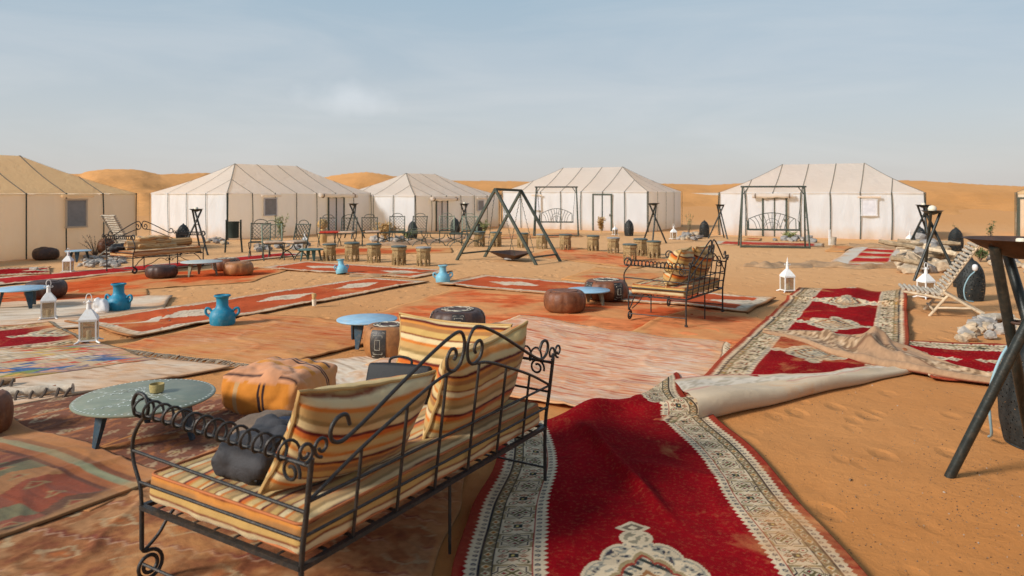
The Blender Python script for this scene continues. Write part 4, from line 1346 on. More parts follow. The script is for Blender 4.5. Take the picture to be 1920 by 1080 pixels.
rug('cream rag rug behind the striped foreground daybed under the patterned pouf',
    [(-2.45, 7.0), (-1.15, 5.1), (.15, 6.3), (-1.0, 8.0)], rag(CREAMS, 3, 34, 15), M['rug_rag'], .014, .03, .007, .06, rip=.014)
rug('large pink and white rag rug in the centre with frayed edge',
    [(.15, 10.05), (2.45, 8.15), (1.05, 5.3), (-1.45, 7.2)], rag(PINKS, 2.2, 42, 2), M['rug_rag'], .022, .022, .007, .07, rip=.016, fringe=[('v0', .05, 'cream'), ('u1', .07, 'cream'), ('u0', .05, 'cream')])
rug('cream rag rug between the multicoloured kilim and the sage green table',
    [(-2.74, 7.12), (-3.9, 7.55), (-5.9, 6.3), (-4.1, 5.65)], rag(CREAMS, 3, 30, 21), M['rug_rag'], .020, .028, .009, .04)
rug('multicoloured patchwork kilim with blue, red and yellow lozenges at the left edge',
    [(-3.62, 7.35), (-4.75, 8.25), (-7.4, 7.0), (-5.4, 5.95)], patchwork([(.66, .50, .34), (.55, .05, .02), (.05, .13, .26), (.60, .34, .05), (.66, .52, .36), (.20, .24, .06), (.60, .20, .05), (.62, .30, .20), (.06, .10, .20), (.64, .42, .18)], .19, .26, 3, .8, (.52, .36, .21)), M['rug_kilim'], .028, .018, .010, .04, fringe=[('v0', .05, 'brown')])
rug('brown lozenge-patterned kilim under the sage green table',
    [(-2.3, 3.95), (-1.55, 5.95), (-4.35, 6.55), (-5.6, 4.6)], lozenge_kilim(), M['rug_kilim'], .012, .018, .009, .04)
rug('rust and olive striped kilim in the bottom left corner',
    [(-2.12, 4.42), (-4.35, 5.75), (-5.5, 3.9), (-3.05, 2.85)], lambda u, v, W, L: kilim_stripe()(v, u, L, W), M['rug_kilim'], .026, .016, .010, .03)
rug('worn brown carpet with broken cream motifs under the foreground daybed',
    [(-3.9, 1.9), (-.45, 1.9), (-.25, 4.55), (-2.4, 5.9)], old_carpet(), M['rug_dusty'], .008, .016, .009, .04)
rug('faded orange rug before the carved stools at the back',
    [at(985, 478), at(1195, 503), at(1265, 487), at(1060, 462)], worn((.72, .26, .10), (.64, .20, .08), 14), M['rug_orange'], .006, .07, .004, .06, curl=0)
rug('thin orange runner behind the carved stools and the green table',
    [at(600, 479), at(850, 474), at(845, 466), at(612, 466)], worn((.50, .06, .02), (.55, .16, .05), 17), M['rug_orange'], .008, .07, .005, .06, curl=0)
rug('sand-covered mat with dark rim before the striped armchair',
    [at(1050, 524), at(1235, 545), at(1330, 515), at(1120, 502)], worn((.54, .30, .14), (.50, .27, .12), 21), M['rug_sandy'], .007, .05, .010, .06)
rug('red kilim with pale zigzag diamonds and broad cream ends near the firewood heap',
    [at(1552, 497), at(1690, 499), at(1701, 468), at(1603, 462)], lambda u, v, W, L: np.where((((u < .42) | (u > W - .34)))[..., None], C(.60, .52, .42), np.where(((np.abs(frac((v + .55) / 1.9) - .5) * 2 * 1.9 / .75 + np.abs(u - W * .52) / .55) < 1)[..., None], C(.58, .44, .30), np.where((np.abs(frac((v + .2) / 1.9) - .5) < .13)[..., None], C(.52, .22, .09), C(.46, .022, .02)))), M['rug_runner'], .010, .05, .010, .03)
rug('pale mat with red edge beside the red kilim near the right tent',
    [at(1546, 472), at(1585, 474), at(1602, 463), at(1562, 461)], worn((.52, .34, .2), (.5, .28, .15), 23), M['rug_sandy'], .012, .07, .010, .06)
rug('thin red rug strip beneath the right garden swing',
    [at(1330, 458), at(1545, 463), at(1545, 457), at(1345, 452)], runner(med=False, field=C(.45, .05, .03), border=.3), M['rug_runner'], .008, .08, .008, .08)
rug('red strip of rug lying before the white tent door behind the right swing',
    [at(1396, 450.5), at(1425, 451.5), at(1430, 447.5), at(1400, 447)], worn((.45, .03, .02), (.4, .03, .02), 3), M['rug_runner'], .012, .06, .010, .05)
rug('pinkish rug strip behind the left swing frame before the tent',
    [at(930, 449), at(1090, 444), at(1085, 437), at(940, 440)], worn((.54, .24, .13), (.55, .32, .19), 25), M['rug_sandy'], .008, .1, .008, .08)
rug('worn orange rug with torn edge under the striped armchair',
    [(1.3, 8.7), (3.1, 7.7), (4.0, 9.6), (2.6, 10.7)], worn((.70, .26, .10), (.62, .20, .07), 31), M['rug_orange'], .009, .04, .005, .06, curl=0)
# rolled hem with dark tassels at the left
def hem(label, pts, r, mat):
    m = MB(); P = curve([(a, b, 0) for a, b in pts], 8)
    pp = [(p.x, p.y, gzf(p.x, p.y) + .04 + r * (.75 + .1 * math.sin(i * 1.3))) for i, p in enumerate(P)]
    m.tube(pp, [r * (.85 + .25 * math.sin(i * 1.1)) for i in range(len(pp))], 12)
    o = m.build('folded_rug', mat, None, True); tag(o, label, 'rug')
    m = MB(); rr_ = random.Random(3)
    for i in range(0, len(pp), 2):
        a = Vector(pp[i]) + Vector((0, -r * .6, r * .4))
        m.tube([a, a + Vector((rr_.uniform(-.02, .03), -.05, -.03)), a + Vector((rr_.uniform(-.03, .05), -.09, -.09))], [.012, .014, .008], 6)
    f = m.build('tassel_row', M['fr_dark'], o); f['kind'] = 'stuff'
hem('pale folded rug edge with dark tassels at the left edge, nearest the brown kilim', [(-5.2, 5.25), (-4.6, 5.75), (-4.1, 6.0), (-3.72, 6.1)], .042, M['hem'])
hem('pale folded rug edge with dark tassels just behind the other one', [(-5.2, 5.95), (-4.75, 6.3), (-4.45, 6.45)], .035, M['hay'])
# ------------------------------------------------------------------ soft boxes, cushions, stripes
STRIPE = [(.56, .38, .15), (.52, .25, .06), (.56, .13, .02), (.12, .014, .010), (.62, .44, .21), (.30, .19, .07), (.48, .28, .10), (.56, .17, .03),
          (.62, .48, .26), (.18, .04, .012), (.50, .31, .10), (.33, .15, .05), (.52, .20, .04), (.09, .010, .008), (.58, .42, .20), (.54, .18, .03)]
_sw = [.030, .012, .020, .014, .026, .018, .030, .014, .024, .008, .028, .020, .012, .012, .022, .016]
_se = np.cumsum(_sw); _sp = float(_se[-1])
def stripes(s, ofs=0.0, pal=STRIPE, k=1.0):
    s = np.asarray(s, dtype=float) / k + ofs
    q = np.mod(s, _sp)
    i = np.searchsorted(_se, q, side='right')
    i = np.minimum(i, len(_sw) - 1)
    return np.array(pal)[i]
_stripes0 = stripes
def stripes(s, ofs=0.0, pal=None, k=1.0):
    pal = STRIPE if pal is None else pal
    return sum(_stripes0(np.asarray(s) + d, ofs, pal, k) for d in (-.003, -.0015, 0, .0015, .003)) / 5
STRIPE_HOT = [tuple(np.array(c) * m) for c, m in zip(STRIPE, (1.05, 1, 1.05, 1, 1.1, 1, 1, 1.1, 1.1, 1, 1, 1, 1.1, 1, 1.1, 1.1))]
TAN_STRIPE = [(.64, .42, .20), (.58, .32, .12), (.52, .22, .06), (.24, .10, .04), (.66, .46, .25), (.44, .27, .12), (.62, .36, .15), (.56, .26, .08)] * 2

def softbox_pts(d, r, nx, ny, nz, bulge=.0, wob=.0, seed=0):
    """closed rounded box as grid patches; returns verts, faces"""
    hx, hy, hz = d[0] / 2, d[1] / 2, d[2] / 2
    key = {}; vs = []; fs = []
    def ax(h, n):
        a = [-h, -h + r * .25, -h + r * .6] + list(np.linspace(-h + r, h - r, max(2, n))) + [h - r * .6, h - r * .25, h]
        return a
    AX, AY, AZ = ax(hx, nx), ax(hy, ny), ax(hz, nz)
    def V(x, y, z):
        k = (round(x, 6), round(y, 6), round(z, 6))
        if k in key: return key[k]
        cx = max(-hx + r, min(hx - r, x)); cy = max(-hy + r, min(hy - r, y)); cz = max(-hz + r, min(hz - r, z))
        v = Vector((x - cx, y - cy, z - cz))
        if v.length > 1e-9:
            n = v.normalized()
            m = max(abs(v.x), abs(v.y), abs(v.z))
            v = n * m
        p = Vector((cx, cy, cz)) + v
        bx = (1 - (p.x / hx) ** 2); by = (1 - (p.y / hy) ** 2); bz = (1 - (p.z / hz) ** 2)
        p = p + Vector((p.x / hx * by * bz, p.y / hy * bx * bz, p.z / hz * bx * by)) * bulge
        if wob:
            nn = mnoise.noise(Vector((x * 5 + seed, y * 5, z * 5))) + .5 * mnoise.noise(Vector((x * 13 + seed, y * 13, z * 13)))
            p += Vector((p.x / hx, p.y / hy, p.z / hz)) * wob * nn
        key[k] = len(vs); vs.append(p); return key[k]
    def patch(A, B, f):
        for i in range(len(A) - 1):
            for j in range(len(B) - 1):
                fs.append((f(A[i], B[j]), f(A[i + 1], B[j]), f(A[i + 1], B[j + 1]), f(A[i], B[j + 1])))
    patch(AX, AY, lambda a, b: V(a, b, hz)); patch(AY, AX, lambda a, b: V(b, a, -hz))
    patch(AY, AZ, lambda a, b: V(hx, a, b)); patch(AZ, AY, lambda a, b: V(-hx, b, a))
    patch(AZ, AX, lambda a, b: V(b, hy, a)); patch(AX, AZ, lambda a, b: V(a, -hy, b))
    return vs, fs

def soft(name, d, r, mat, colfn=None, n=(6, 6, 3), bulge=0, wob=0, seed=0, base=True):
    vs, fs = softbox_pts(d, r, *n, bulge, wob, seed)
    if base: vs = [v + Vector((0, 0, d[2] / 2)) for v in vs]
    m = MB()
    cols = None
    if colfn:
        A = np.array([tuple(v) for v in vs]); cols = colfn(A)
    m.add(vs, fs, cols)
    return m.build(name, mat, None, True)

def place_on(o, base, loc, rot):
    """put o at a local spot of a thing that stands at base (kept top-level)"""
    Mx = base.matrix_basis @ (Matrix.Translation(Vector(loc)) @ rot.to_4x4())
    o.matrix_basis = Mx
    return o

def cushion(label, w, h, t, ofs, along=True, n=84, pal=STRIPE, k=1.15, seed=0, hot=1.0, group='striped cushions'):
    u = np.linspace(-1, 1, n + 1); s = np.sign(u) * np.abs(u) ** .8
    U, Vv = np.meshgrid(s, s, indexing='ij')
    X = w / 2 * U * (1 - .10 * (1 - Vv ** 2) ** 1 * np.abs(U)); Yy = h / 2 * Vv * (1 - .10 * (1 - U ** 2) * np.abs(Vv))
    T = t / 2 * np.clip((1 - np.abs(U) ** 3.2), 0, 1) ** .55 * np.clip((1 - np.abs(Vv) ** 3.2), 0, 1) ** .55
    wr = (fbm(U * 2.6 + seed, Vv * 2.6, seed, 3) - .5) * .045 * (1 - np.maximum(np.abs(U), np.abs(Vv)) ** 6)
    wr += .010 * np.sin(np.arctan2(Vv, U) * 22 + seed) * .5 * sm(.75, .98, np.maximum(np.abs(U), np.abs(Vv))) * (1 - sm(.98, 1, np.maximum(np.abs(U), np.abs(Vv))))
    N = n + 1
    top = np.stack([X, Yy, T + wr * .6], -1).reshape(-1, 3); bot = np.stack([X, Yy, -T + wr * .6], -1).reshape(-1, 3)
    sc_ = (Yy if along else X) + .012 * np.sin(X * 7 + seed) + .012 * (fbm(X * 4, Yy * 4, seed, 2) - .5)
    ct = stripes(sc_.ravel() + 1, ofs, pal, k); cb = stripes(sc_.ravel() + 1, ofs + .13, pal, k)
    F = grid_faces(N, N)
    V = np.concatenate([top, bot]); Ff = np.concatenate([F, F[:, ::-1] + N * N])
    o = np_mesh('cushion', V, Ff, M['stripe'], None, np.clip(np.concatenate([ct, cb]) * hot, 0, 1))
    tag(o, label, 'cushion', group)
    # sewn edge
    pts = []
    def P(a, b): 
        x = w / 2 * a * (1 - .10 * (1 - b * b) * abs(a)); y = h / 2 * b * (1 - .10 * (1 - a * a) * abs(b))
        return (x * 1.012, y * 1.012, float(.003 * math.sin(a * 17 + b * 13)))
    q = [i / 14 * 2 - 1 for i in range(15)]
    pts = [P(a, -1) for a in q[:-1]] + [P(1, b) for b in q[:-1]] + [P(-a, 1) for a in q[:-1]] + [P(-1, -b) for b in q[:-1]]
    m = MB(); m.tube(pts, .0085, 6, closed=True); m.build('piping', M['seamcol'], o, True)
    return o

def mattress(label, L, D, h, ofs, pal=STRIPE, k=1.2):
    def cf(A):
        top = A[:, 2] > h * .8
        s = A[:, 1].copy()
        yy = np.abs(A[:, 1]) > D / 2 - .012
        xx = (np.abs(A[:, 0]) > L / 2 - .014) & ~yy
        top = top & ~yy & ~xx
        s = np.where(yy & ~top, D / 2 + (h - A[:, 2]) * np.sign(A[:, 1]), s)
        s = np.where(xx & ~top, 2.2 + A[:, 2], s)
        s = s + .006 * np.sin(A[:, 0] * 11)
        return stripes(s + 2, ofs, pal, k)
    vs, fs = softbox_pts((L, D, h), .035, max(12, int(L / .04)), max(12, int(D / .007)), 14, .012, .010, 3)
    vs = [v + Vector((0, 0, h / 2)) for v in vs]
    A = np.array([tuple(v) for v in vs]); m = MB(); m.add(vs, fs, cf(A))
    o = m.build('mattress', M['stripe'], None, True)
    tag(o, label, 'mattress', 'striped seat mattresses')
    # sewn piping round the top edge
    x, y = L / 2 - .012, D / 2 - .012; q = []
    for (cx, cy, a0) in ((x - .03, y - .03, 0), (-x + .03, y - .03, 90), (-x + .03, -y + .03, 180), (x - .03, -y + .03, 270)):
        for i in range(5):
            a = R(a0 + i * 22.5); q.append((cx + .035 * math.cos(a), cy + .035 * math.sin(a), h - .004))
    m = MB()
    for z in (0, -h + .016):
        m.tube([(a, b, c + z + .004 * math.sin(a * 9 + b * 7)) for a, b, c in q], .006, 6, closed=True)
    m.build('piping', M['piping'], o, True)
    return o
M['seamcol'] = simple('ochre_seam', (.46, .28, .10), .9)
M['piping'] = simple('rust_piping', (.42, .13, .04), .85)

# ------------------------------------------------------------------ wrought-iron daybed
def daybed(label, loc, rz, L, D, nsp, nring, rod=.0085, mat=None):
    mat = mat or M['iron']
    t = thing('daybed', label, 'daybed', loc, rz, 'wrought iron daybeds')
    zr, zt = .35, .765
    lean = lambda z: -.13 * max(0, z - zr)
    fx = L / 1.87
    # seat frame of angle iron, with slats
    m = MB()
    for (a, b) in (((0, 0, zr), (L, 0, zr)), ((0, D, zr), (L, D, zr)), ((0, 0, zr), (0, D, zr)), ((L, 0, zr), (L, D, zr))):
        m.bar(a, b, .026, .018) if a[0] != b[0] else m.bar(a, b, .0262, .0184)
    m.build('seat_frame', mat, t)
    ns = int(L / .13)
    for i in range(1, ns):
        m = MB(); x = L * i / ns; m.box((x, D / 2, zr + .010), (.022, D - .03, .004)); m.build('slat', mat, t)
    for j in range(1, 8):
        m = MB(); y = D * j / 8; m.bar((.0, y, zr + .020), (.10, y, zr + .020), .012, .004); m.build('slat', mat, t)
    # back posts and rear legs in one iron each
    for X0 in (0, L):
        m = MB(); m.tube(curve([(X0, 0, 0), (X0, 0, zr), (X0, lean(.55), .55), (X0, lean(zt), zt)], 3), rod * 1.25, 8)
        for q in (.015,): m.box((X0, 0, q), (.034, .034, .02))
        m.build('leg', mat, t, True)
    # arms
    for X0, sgn in ((0, -1), (L, 1)):
        arm = MB()
        fr = curve([(X0, D, zr), (X0, D + .012, .44), (X0, D + .062, .54), (X0, D + .066, .63), (X0, D + .02, .71), (X0, D - .045, .775), (X0, D - .03, .835), (X0, D + .03, .845), (X0, D + .065, .80), (X0, D + .05, .755), (X0, D + .01, .745)], 6)
        arm.tube(fr, rod, 8)
        arm.tube([(X0, lean(.74), .735), (X0, D + .05, .755)], rod, 8)
        arm.tube([(X0, lean(.56), .56), (X0, D + .064, .585)], rod * .85, 8)
        arm.tube([(X0, 0, .455), (X0, D + .014, .455)], rod * .85, 8)
        # scroll behind the arm, beside the post
        sc = []
        for i in range(26):
            a = R(200 - i * 20); rr_ = .050 - i * .0013
            sc.append((X0, .055 + rr_ * math.cos(a), .695 + rr_ * math.sin(a)))
        arm.tube(sc, rod * .8, 6)
        ar = arm.build('armrest', mat, t, True)
        sp = []
        turns = nring; n = turns * 14
        y0, y1 = .03, D + .02
        for i in range(n + 1):
            a = 2 * math.pi * i / 14
            y = y0 + (y1 - y0) * i / n
            rr_ = .040
            sp.append((X0 + rr_ * .9 * math.sin(a), y + .0 * math.cos(a), .735 + .02 * y / D + .034 + rr_ * math.cos(a + math.pi)))
        m = MB(); m.tube(sp, rod * .72, 6); m.build('spiral', mat, ar, True)
        # double scroll knob on top of the post
        m = MB()
        for s in (-1, 1):
            c = []
            for i in range(24):
                a = R(-90 - s * i * 19); rr_ = .040 - i * .0011
                c.append((X0 + s * .040 + rr_ * math.cos(a), lean(.80) - .006, .800 + rr_ * math.sin(a)))
            m.tube(c, rod * .8, 6)
        m.build('scroll', mat, ar, True)
    # back: two arched rods meeting in a pair of scrolls
    B = lambda x, z: (x, lean(z), z)
    half = [(.185, .84), (.16, .885), (.115, .885), (.085, .85), (.095, .805), (.14, .785), (.20, .80), (.32, .855), (.48, .935), (.66, 1.02), (.80, 1.075), (.875, 1.085),
            (.915, 1.04), (.92, .985), (.90, .93), (.855, .905), (.805, .925), (.79, .975), (.815, 1.012), (.85, 1.005), (.86, .975), (.845, .958)]
    for mir in (0, 1):
        m = MB()
        pts = [B((x if not mir else 1.87 - x) * fx, z) for x, z in half]
        m.tube(curve(pts, 6), rod, 8)
        low = [(.0, .60), (.25, .715), (.50, .81), (.72, .885), (.86, .905)]
        m.tube(curve([B((x if not mir else 1.87 - x) * fx, z) for x, z in low], 5), rod * .9, 8)
        m.build('back_arch', mat, t, True)
    lowz = lambda x: float(np.interp(min(x, 1.87 - x), [0, .25, .50, .72, .86, .95], [.60, .715, .81, .885, .905, .905]))
    for z in (.60, .47):
        m = MB(); m.tube([B(0, z), B(L, z)], rod * .8, 8); m.build('back_rail', mat, t, True)
    for i in range(1, nsp + 1):
        x = L * i / (nsp + 1)
        m = MB(); m.tube([B(x, zr), B(x, lowz(x / fx))], rod * .85, 8); m.build('spindle', mat, t, True)
    # front legs ending in scroll wheels
    for X0, s in ((0, 1), (L, -1)):
        m = MB()
        m.tube([(X0, D, zr), (X0, D, .165)], rod * 1.2, 8)
        c = []
        for i in range(40):
            a = R(100 + s * 0 - i * 17); rr_ = .068 - i * .0011
            c.append((X0 + s * .035 + s * rr_ * math.cos(a), D, .078 + rr_ * math.sin(a)))
        m.tube([(X0, D, .165), (X0 + s * .01, D, .15)] + c, rod, 8)
        m.tube(curve([(X0 + s * .01, D, .15), (X0 + s * .08, D, .20), (X0 + s * .14, D, .27), (X0 + s * .26, D, zr)], 6), rod * .9, 8)
        m.build('leg', mat, t, True)
        m = MB(); m.tube([(X0, .0, .11), (X0, D - .01, .10)], rod * .75, 6); m.build('stretcher', mat, t, True)
    # middle support: legs and a low scroll brace
    for xx, yy in ((L / 2, 0.01), (L / 2, D - .01)):
        m = MB(); m.tube([(xx, yy, 0), (xx, yy, zr)], rod, 6)
        if yy > .1:
            for s in (-1, 1):
                c = [(xx + s * (.05 + (.045 - i * .0015) * math.cos(R(-i * 20))), yy, .27 + (.045 - i * .0015) * math.sin(R(-i * 20))) for i in range(20)]
                m.tube(c, rod * .7, 6)
                m.tube(curve([(xx + s * .09, yy, .27), (xx + s * .25, yy, .30), (xx + s * .40, yy, .22), (xx + s * .62, yy, .16)], 5), rod * .7, 6)
        m.build('leg', mat, t, True)
    return t

def tilt(rx=0, ry=0, rz=0):
    return Matrix.Rotation(R(rz), 3, 'Z') @ Matrix.Rotation(R(ry), 3, 'Y') @ Matrix.Rotation(R(rx), 3, 'X')

bed1 = daybed('large black wrought iron daybed with spiral arms in the foreground, seen from behind', (-.776, 2.651, gzf(-.776, 2.651) + .02), R(58.7), 1.87, 1.0, 6, 14)
ms = mattress('striped mattress on the large foreground daybed', 1.84, .965, .125, .02)
place_on(ms, bed1, (.935, .50, .368), tilt())
c = cushion('big striped cushion leaning at the left end of the foreground daybed back', .80, .47, .25, .05, seed=2)
place_on(c, bed1, (.50, .21, .695), tilt(114, 6, -4))
c = cushion('big striped cushion at the right end of the foreground daybed back', .84, .50, .25, .17, seed=5)
place_on(c, bed1, (1.40, .16, .71), tilt(110, -3, 2))
c = cushion('striped cushion standing across the far arm of the foreground daybed, facing the viewer', .82, .44, .16, .10, seed=8, k=1.25, hot=1.06)
place_on(c, bed1, (1.70, .58, .735), tilt(103, 0, 92))
b = soft('rolled_bag', (.42, .30, .165), .075, M['bag_grey'], n=(22, 16, 10), bulge=.02, wob=.05, seed=4)
tag(b, 'charcoal quilted bag lying on the daybed mattress behind the spiral arm', 'bag')
place_on(b, bed1, (.33, .60, .495), tilt(0, 0, 18))
m = MB(); m.tube(curve([(-.215, -.10, .03), (-.19, -.12, .13), (-.05, -.145, .175), (.12, -.13, .165), (.2, -.11, .06)], 6), .010, 6); m.build('strap', M['bag_black'], b, True)
b = soft('folded_garment', (.30, .20, .075), .03, M['navy'], n=(12, 8, 3), bulge=.02, wob=.03, seed=7)
tag(b, 'navy blue garment crumpled beyond the charcoal bag on the daybed', 'garment')
place_on(b, bed1, (.62, .70, .52), tilt(10, 0, -14))
b = soft('folded_cloth', (.26, .20, .11), .02, M['taupe'], n=(8, 8, 3), bulge=.015, wob=.015, seed=9)
tag(b, 'folded taupe cloth at the front edge of the daybed seat', 'cloth')
place_on(b, bed1, (.58, .90, .495), tilt(0, 0, 10))
# black laptop bag
b = thing('laptop_bag', 'flat black laptop bag with handle standing on the seat before the far striped cushion', 'bag')
x = soft('body', (.40, .055, .22), .018, M['bag_black'], n=(6, 3, 5), bulge=.008, wob=.003); x.parent = b
m = MB(); m.tube(curve([(-.07, 0, .21), (-.065, 0, .25), (0, 0, .265), (.065, 0, .25), (.07, 0, .21)], 5), .008, 6); m.build('handle', M['bag_black'], b, True)
m = MB(); m.box((0, -.031, .12), (.33, .012, .13)); m.build('front_pocket', M['bag_black'], b)
m = MB(); m.box((.0, -.0385, .15), (.05, .002, .012)); m.build('badge', M['fr_cream'], b)
place_on(b, bed1, (1.40, .74, .497), tilt(16, 0, 106))

bed2 = daybed('smaller black wrought iron armchair with two striped cushions in the right middle ground', (2.24, 9.26, gzf(2.24, 9.26) + .022), R(55.2), 1.42, .81, 6, 15, .0095)
ms = mattress('orange striped mattress on the middle armchair', 1.36, .76, .125, .11, k=1.5)
place_on(ms, bed2, (.71, .41, .372), tilt())
c = cushion('striped cushion in the near corner of the middle armchair', .60, .54, .30, .0, seed=12, k=1.35)
place_on(c, bed2, (.35, .24, .735), tilt(112, 0, 8))
c = cushion('striped cushion in the far corner of the middle armchair', .58, .52, .28, .15, seed=14, k=1.35)
place_on(c, bed2, (.99, .20, .74), tilt(110, 0, -4))

bed3 = daybed('black wrought iron daybed at the left before the tan tent, loaded with folded mats', (-8.05, 17.33, gzf(-8.05, 17.33)), R(-118.7), 1.75, .92, 0, 13, .011)
ms = mattress('beige mattress on the left daybed', 1.68, .86, .12, .02, TAN_STRIPE, 1.2)
place_on(ms, bed3, (.875, .47, .372), tilt())
for i, (x, y, z, w, d, h, a, lab) in enumerate(((.95, .38, .49, .95, .50, .11, 3, 'folded beige striped mat at the bottom of the pile on the left daybed'), (.98, .36, .60, .80, .46, .085, -3, 'folded beige striped mat in the middle of the pile on the left daybed'), (1.02, .36, .685, .76, .44, .075, 4, 'folded brown striped mat on top of the pile on the left daybed'))):
    def cf(A, i=i): return stripes(A[:, 1] + A[:, 2] * 3 + 2, .05 * i, TAN_STRIPE, .8)
    b = soft('folded_mat', (w, d, h), .035, M['stripe'], cf, (14, 16, 4), .01, .03, i)
    tag(b, lab, 'mat', 'folded mats on the left daybed'); place_on(b, bed3, (x, y, z), tilt(0, 0, a))
def rolled(label, r, ln, turns=3.2):
    m = MB(); vs = []; n = int(turns * 20)
    N = 8
    for i in range(n + 1):
        a = 2 * math.pi * i / 20; q = r * (.15 + .85 * i / n)
        for s in range(2):
            for k in range(2):
                vs.append((q * math.cos(a) - (0 if k == 0 else .0), (s - .5) * ln, r + q * math.sin(a)) if k == 0 else ((q - r * .17) * math.cos(a), (s - .5) * ln, r + (q - r * .17) * math.sin(a)))
    fs = []
    for i in range(n):
        o, p = i * 4, (i + 1) * 4
        fs += [(o, o + 2, p + 2, p), (o + 1, p + 1, p + 3, o + 3), (o, p, p + 1, o + 1), (o + 2, o + 3, p + 3, p + 2)]
    A = np.array(vs); m.add(vs, fs, stripes(np.arctan2(A[:, 2] - r, A[:, 0]) * r * 2 + 3 + A[:, 1] * .3, 0, TAN_STRIPE, .9))
    o = m.build('rolled_mat', M['stripe'], None, True); tag(o, label, 'mat', 'rolled mats on the left daybed'); return o
o = rolled('rolled beige mat at the near end of the left daybed', .105, .62); place_on(o, bed3, (1.30, .50, .492), tilt(0, 0, 80))
o = rolled('rolled beige mat with spiral end at the far end of the left daybed', .10, .60); place_on(o, bed3, (.30, .42, .492), tilt(0, 0, 84))
b = soft('dark_cloth', (.30, .24, .10), .04, M['bag_black'], n=(8, 8, 3), bulge=.02, wob=.04, seed=3)
tag(b, 'small dark cloth heaped beside the near arm of the left daybed', 'cloth'); place_on(b, bed3, (1.62, .25, .49), tilt(0, 0, 30))

# ------------------------------------------------------------------ low round tables
def table(label, loc, r, h, top, leg, nleg=3, rz=0, thick=.022, blade=False, splay=.06, vines=False, group='low round tables'):
    t = thing('low_table', label, 'table', loc, rz, group)
    m = MB(); m.lathe([(r * .97, h - thick), (r, h - thick * .6), (r, h - thick * .25), (r * .985, h)], 48); tp = m.build('tabletop', top, t, True)
    for i in range(nleg):
        a = 2 * math.pi * i / nleg + .4
        m = MB()
        cx, cy = math.cos(a), math.sin(a)
        q = r * .62
        vs = []
        for z, w, d in ((h - thick, .105, .035), (h * .55, .085, .03), (0.0, .036, .022)):
            off = q + splay * (1 - z / h)
            for sx, sy in ((-1, -1), (1, -1), (1, 1), (-1, 1)):
                px_, py_ = sx * w / 2, sy * d / 2
                vs.append((cx * (off + py_) - cy * px_, cy * (off + py_) + cx * px_, z))
        fs = [(k * 4 + j, k * 4 + (j + 1) % 4, (k + 1) * 4 + (j + 1) % 4, (k + 1) * 4 + j) for k in range(2) for j in range(4)] + [(0, 1, 2, 3)[::-1], (8, 9, 10, 11)]
        fs = [f[::-1] for f in fs]
        m.add(vs, fs); m.build('leg', leg, t)
    if vines:
        rnd = random.Random(5); m = MB()
        for k in range(9):
            a = rnd.uniform(0, 6.28); q = rnd.uniform(.05, .25) ; p = Vector((q * math.cos(a), q * math.sin(a), h + .0015)); d = rnd.uniform(0, 6.28); pts = [p]
            for s in range(7):
                d += rnd.uniform(-.6, .6); p = p + Vector((math.cos(d), math.sin(d), 0)) * .05
                if p.xy.length > r * .88: break
                pts.append(p)
                l = p + Vector((math.cos(d + 1), math.sin(d + 1), 0)) * .03
                w = Vector((-math.sin(d + 1), math.cos(d + 1), 0)) * .007
                m.add([p, (p + l) / 2 + w, l, (p + l) / 2 - w], [(0, 3, 2, 1)])
            for a_, b_ in zip(pts, pts[1:]):
                w = Vector((-(b_ - a_).y, (b_ - a_).x, 0)).normalized() * .0022
                m.add([a_ - w, a_ + w, b_ + w, b_ - w], [(0, 3, 2, 1)])
        for k in range(70):
            a = 2 * math.pi * k / 70; e = Vector((math.cos(a), math.sin(a), 0)); f = Vector((-e.y, e.x, 0))
            m.add([e * (r * .93) + Vector((0, 0, h + .001)), e * (r * .965) + f * .008 + Vector((0, 0, h + .001)), e * (r * .98) + Vector((0, 0, h + .001)), e * (r * .965) - f * .008 + Vector((0, 0, h + .001))], [(0, 1, 2, 3)])
        m.build('painted_vines', M['whiteline'], tp)
    return t
x, y = at(273, 745, .30); T1 = table('sage green low table with painted white vines, behind the spiral arm', (x, y, gzf(x, y) + .02), .46, .30, M['sagetop'], M['darkleg'], 3, R(212), vines=True)
x, y = -1.67, 8.30; table('light blue low table with dark legs beside the patterned pouf', (x, y, gzf(x, y) + .02), .345, .30, M['bluetop'], M['darkleg'], 3, R(235))
x, y = 1.17, 11.08; table('light blue low table between the round brown pouf and the middle armchair', (x, y, gzf(x, y) + .02), .34, .235, M['bluetop'], M['wornleg'], 3, R(-60))
x, y = at(40, 540, .30); table('blue low table cut by the left edge beside the tall lantern', (x, y, gzf(x, y) + .015), .36, .30, M['bluetop'], M['darkleg'], 3, R(185))
x, y = at(378, 490, .30); table('pale grey low table with worn legs before the left daybed', (x, y, gzf(x, y) + .015), .41, .30, M['greytop'], M['wornleg'], 3, R(100))
x, y = at(147, 467, .30); table('small blue low table against the tan tent', (x, y, gzf(x, y)), .30, .28, M['bluetop'], M['darkleg'], 3, R(150))
x, y = at(583, 466, .30); table('dark green low table beside the iron chairs', (x, y, gzf(x, y)), .33, .30, M['greentop'], M['greentop'], 4, R(10))
# mustard pot on the sage table
m = MB(); m.lathe([(.030, 0), (.045, .006), (.050, .035), (.050, .062), (.046, .062), (.043, .030), (.0, .022)], 28, cap=False)
o = m.build('clay_cup', M['pot'], None, True); tag(o, 'mustard clay cup standing on the sage green table', 'cup'); o.location = (T1.location.x + .04, T1.location.y + .08, T1.location.z + .3005)

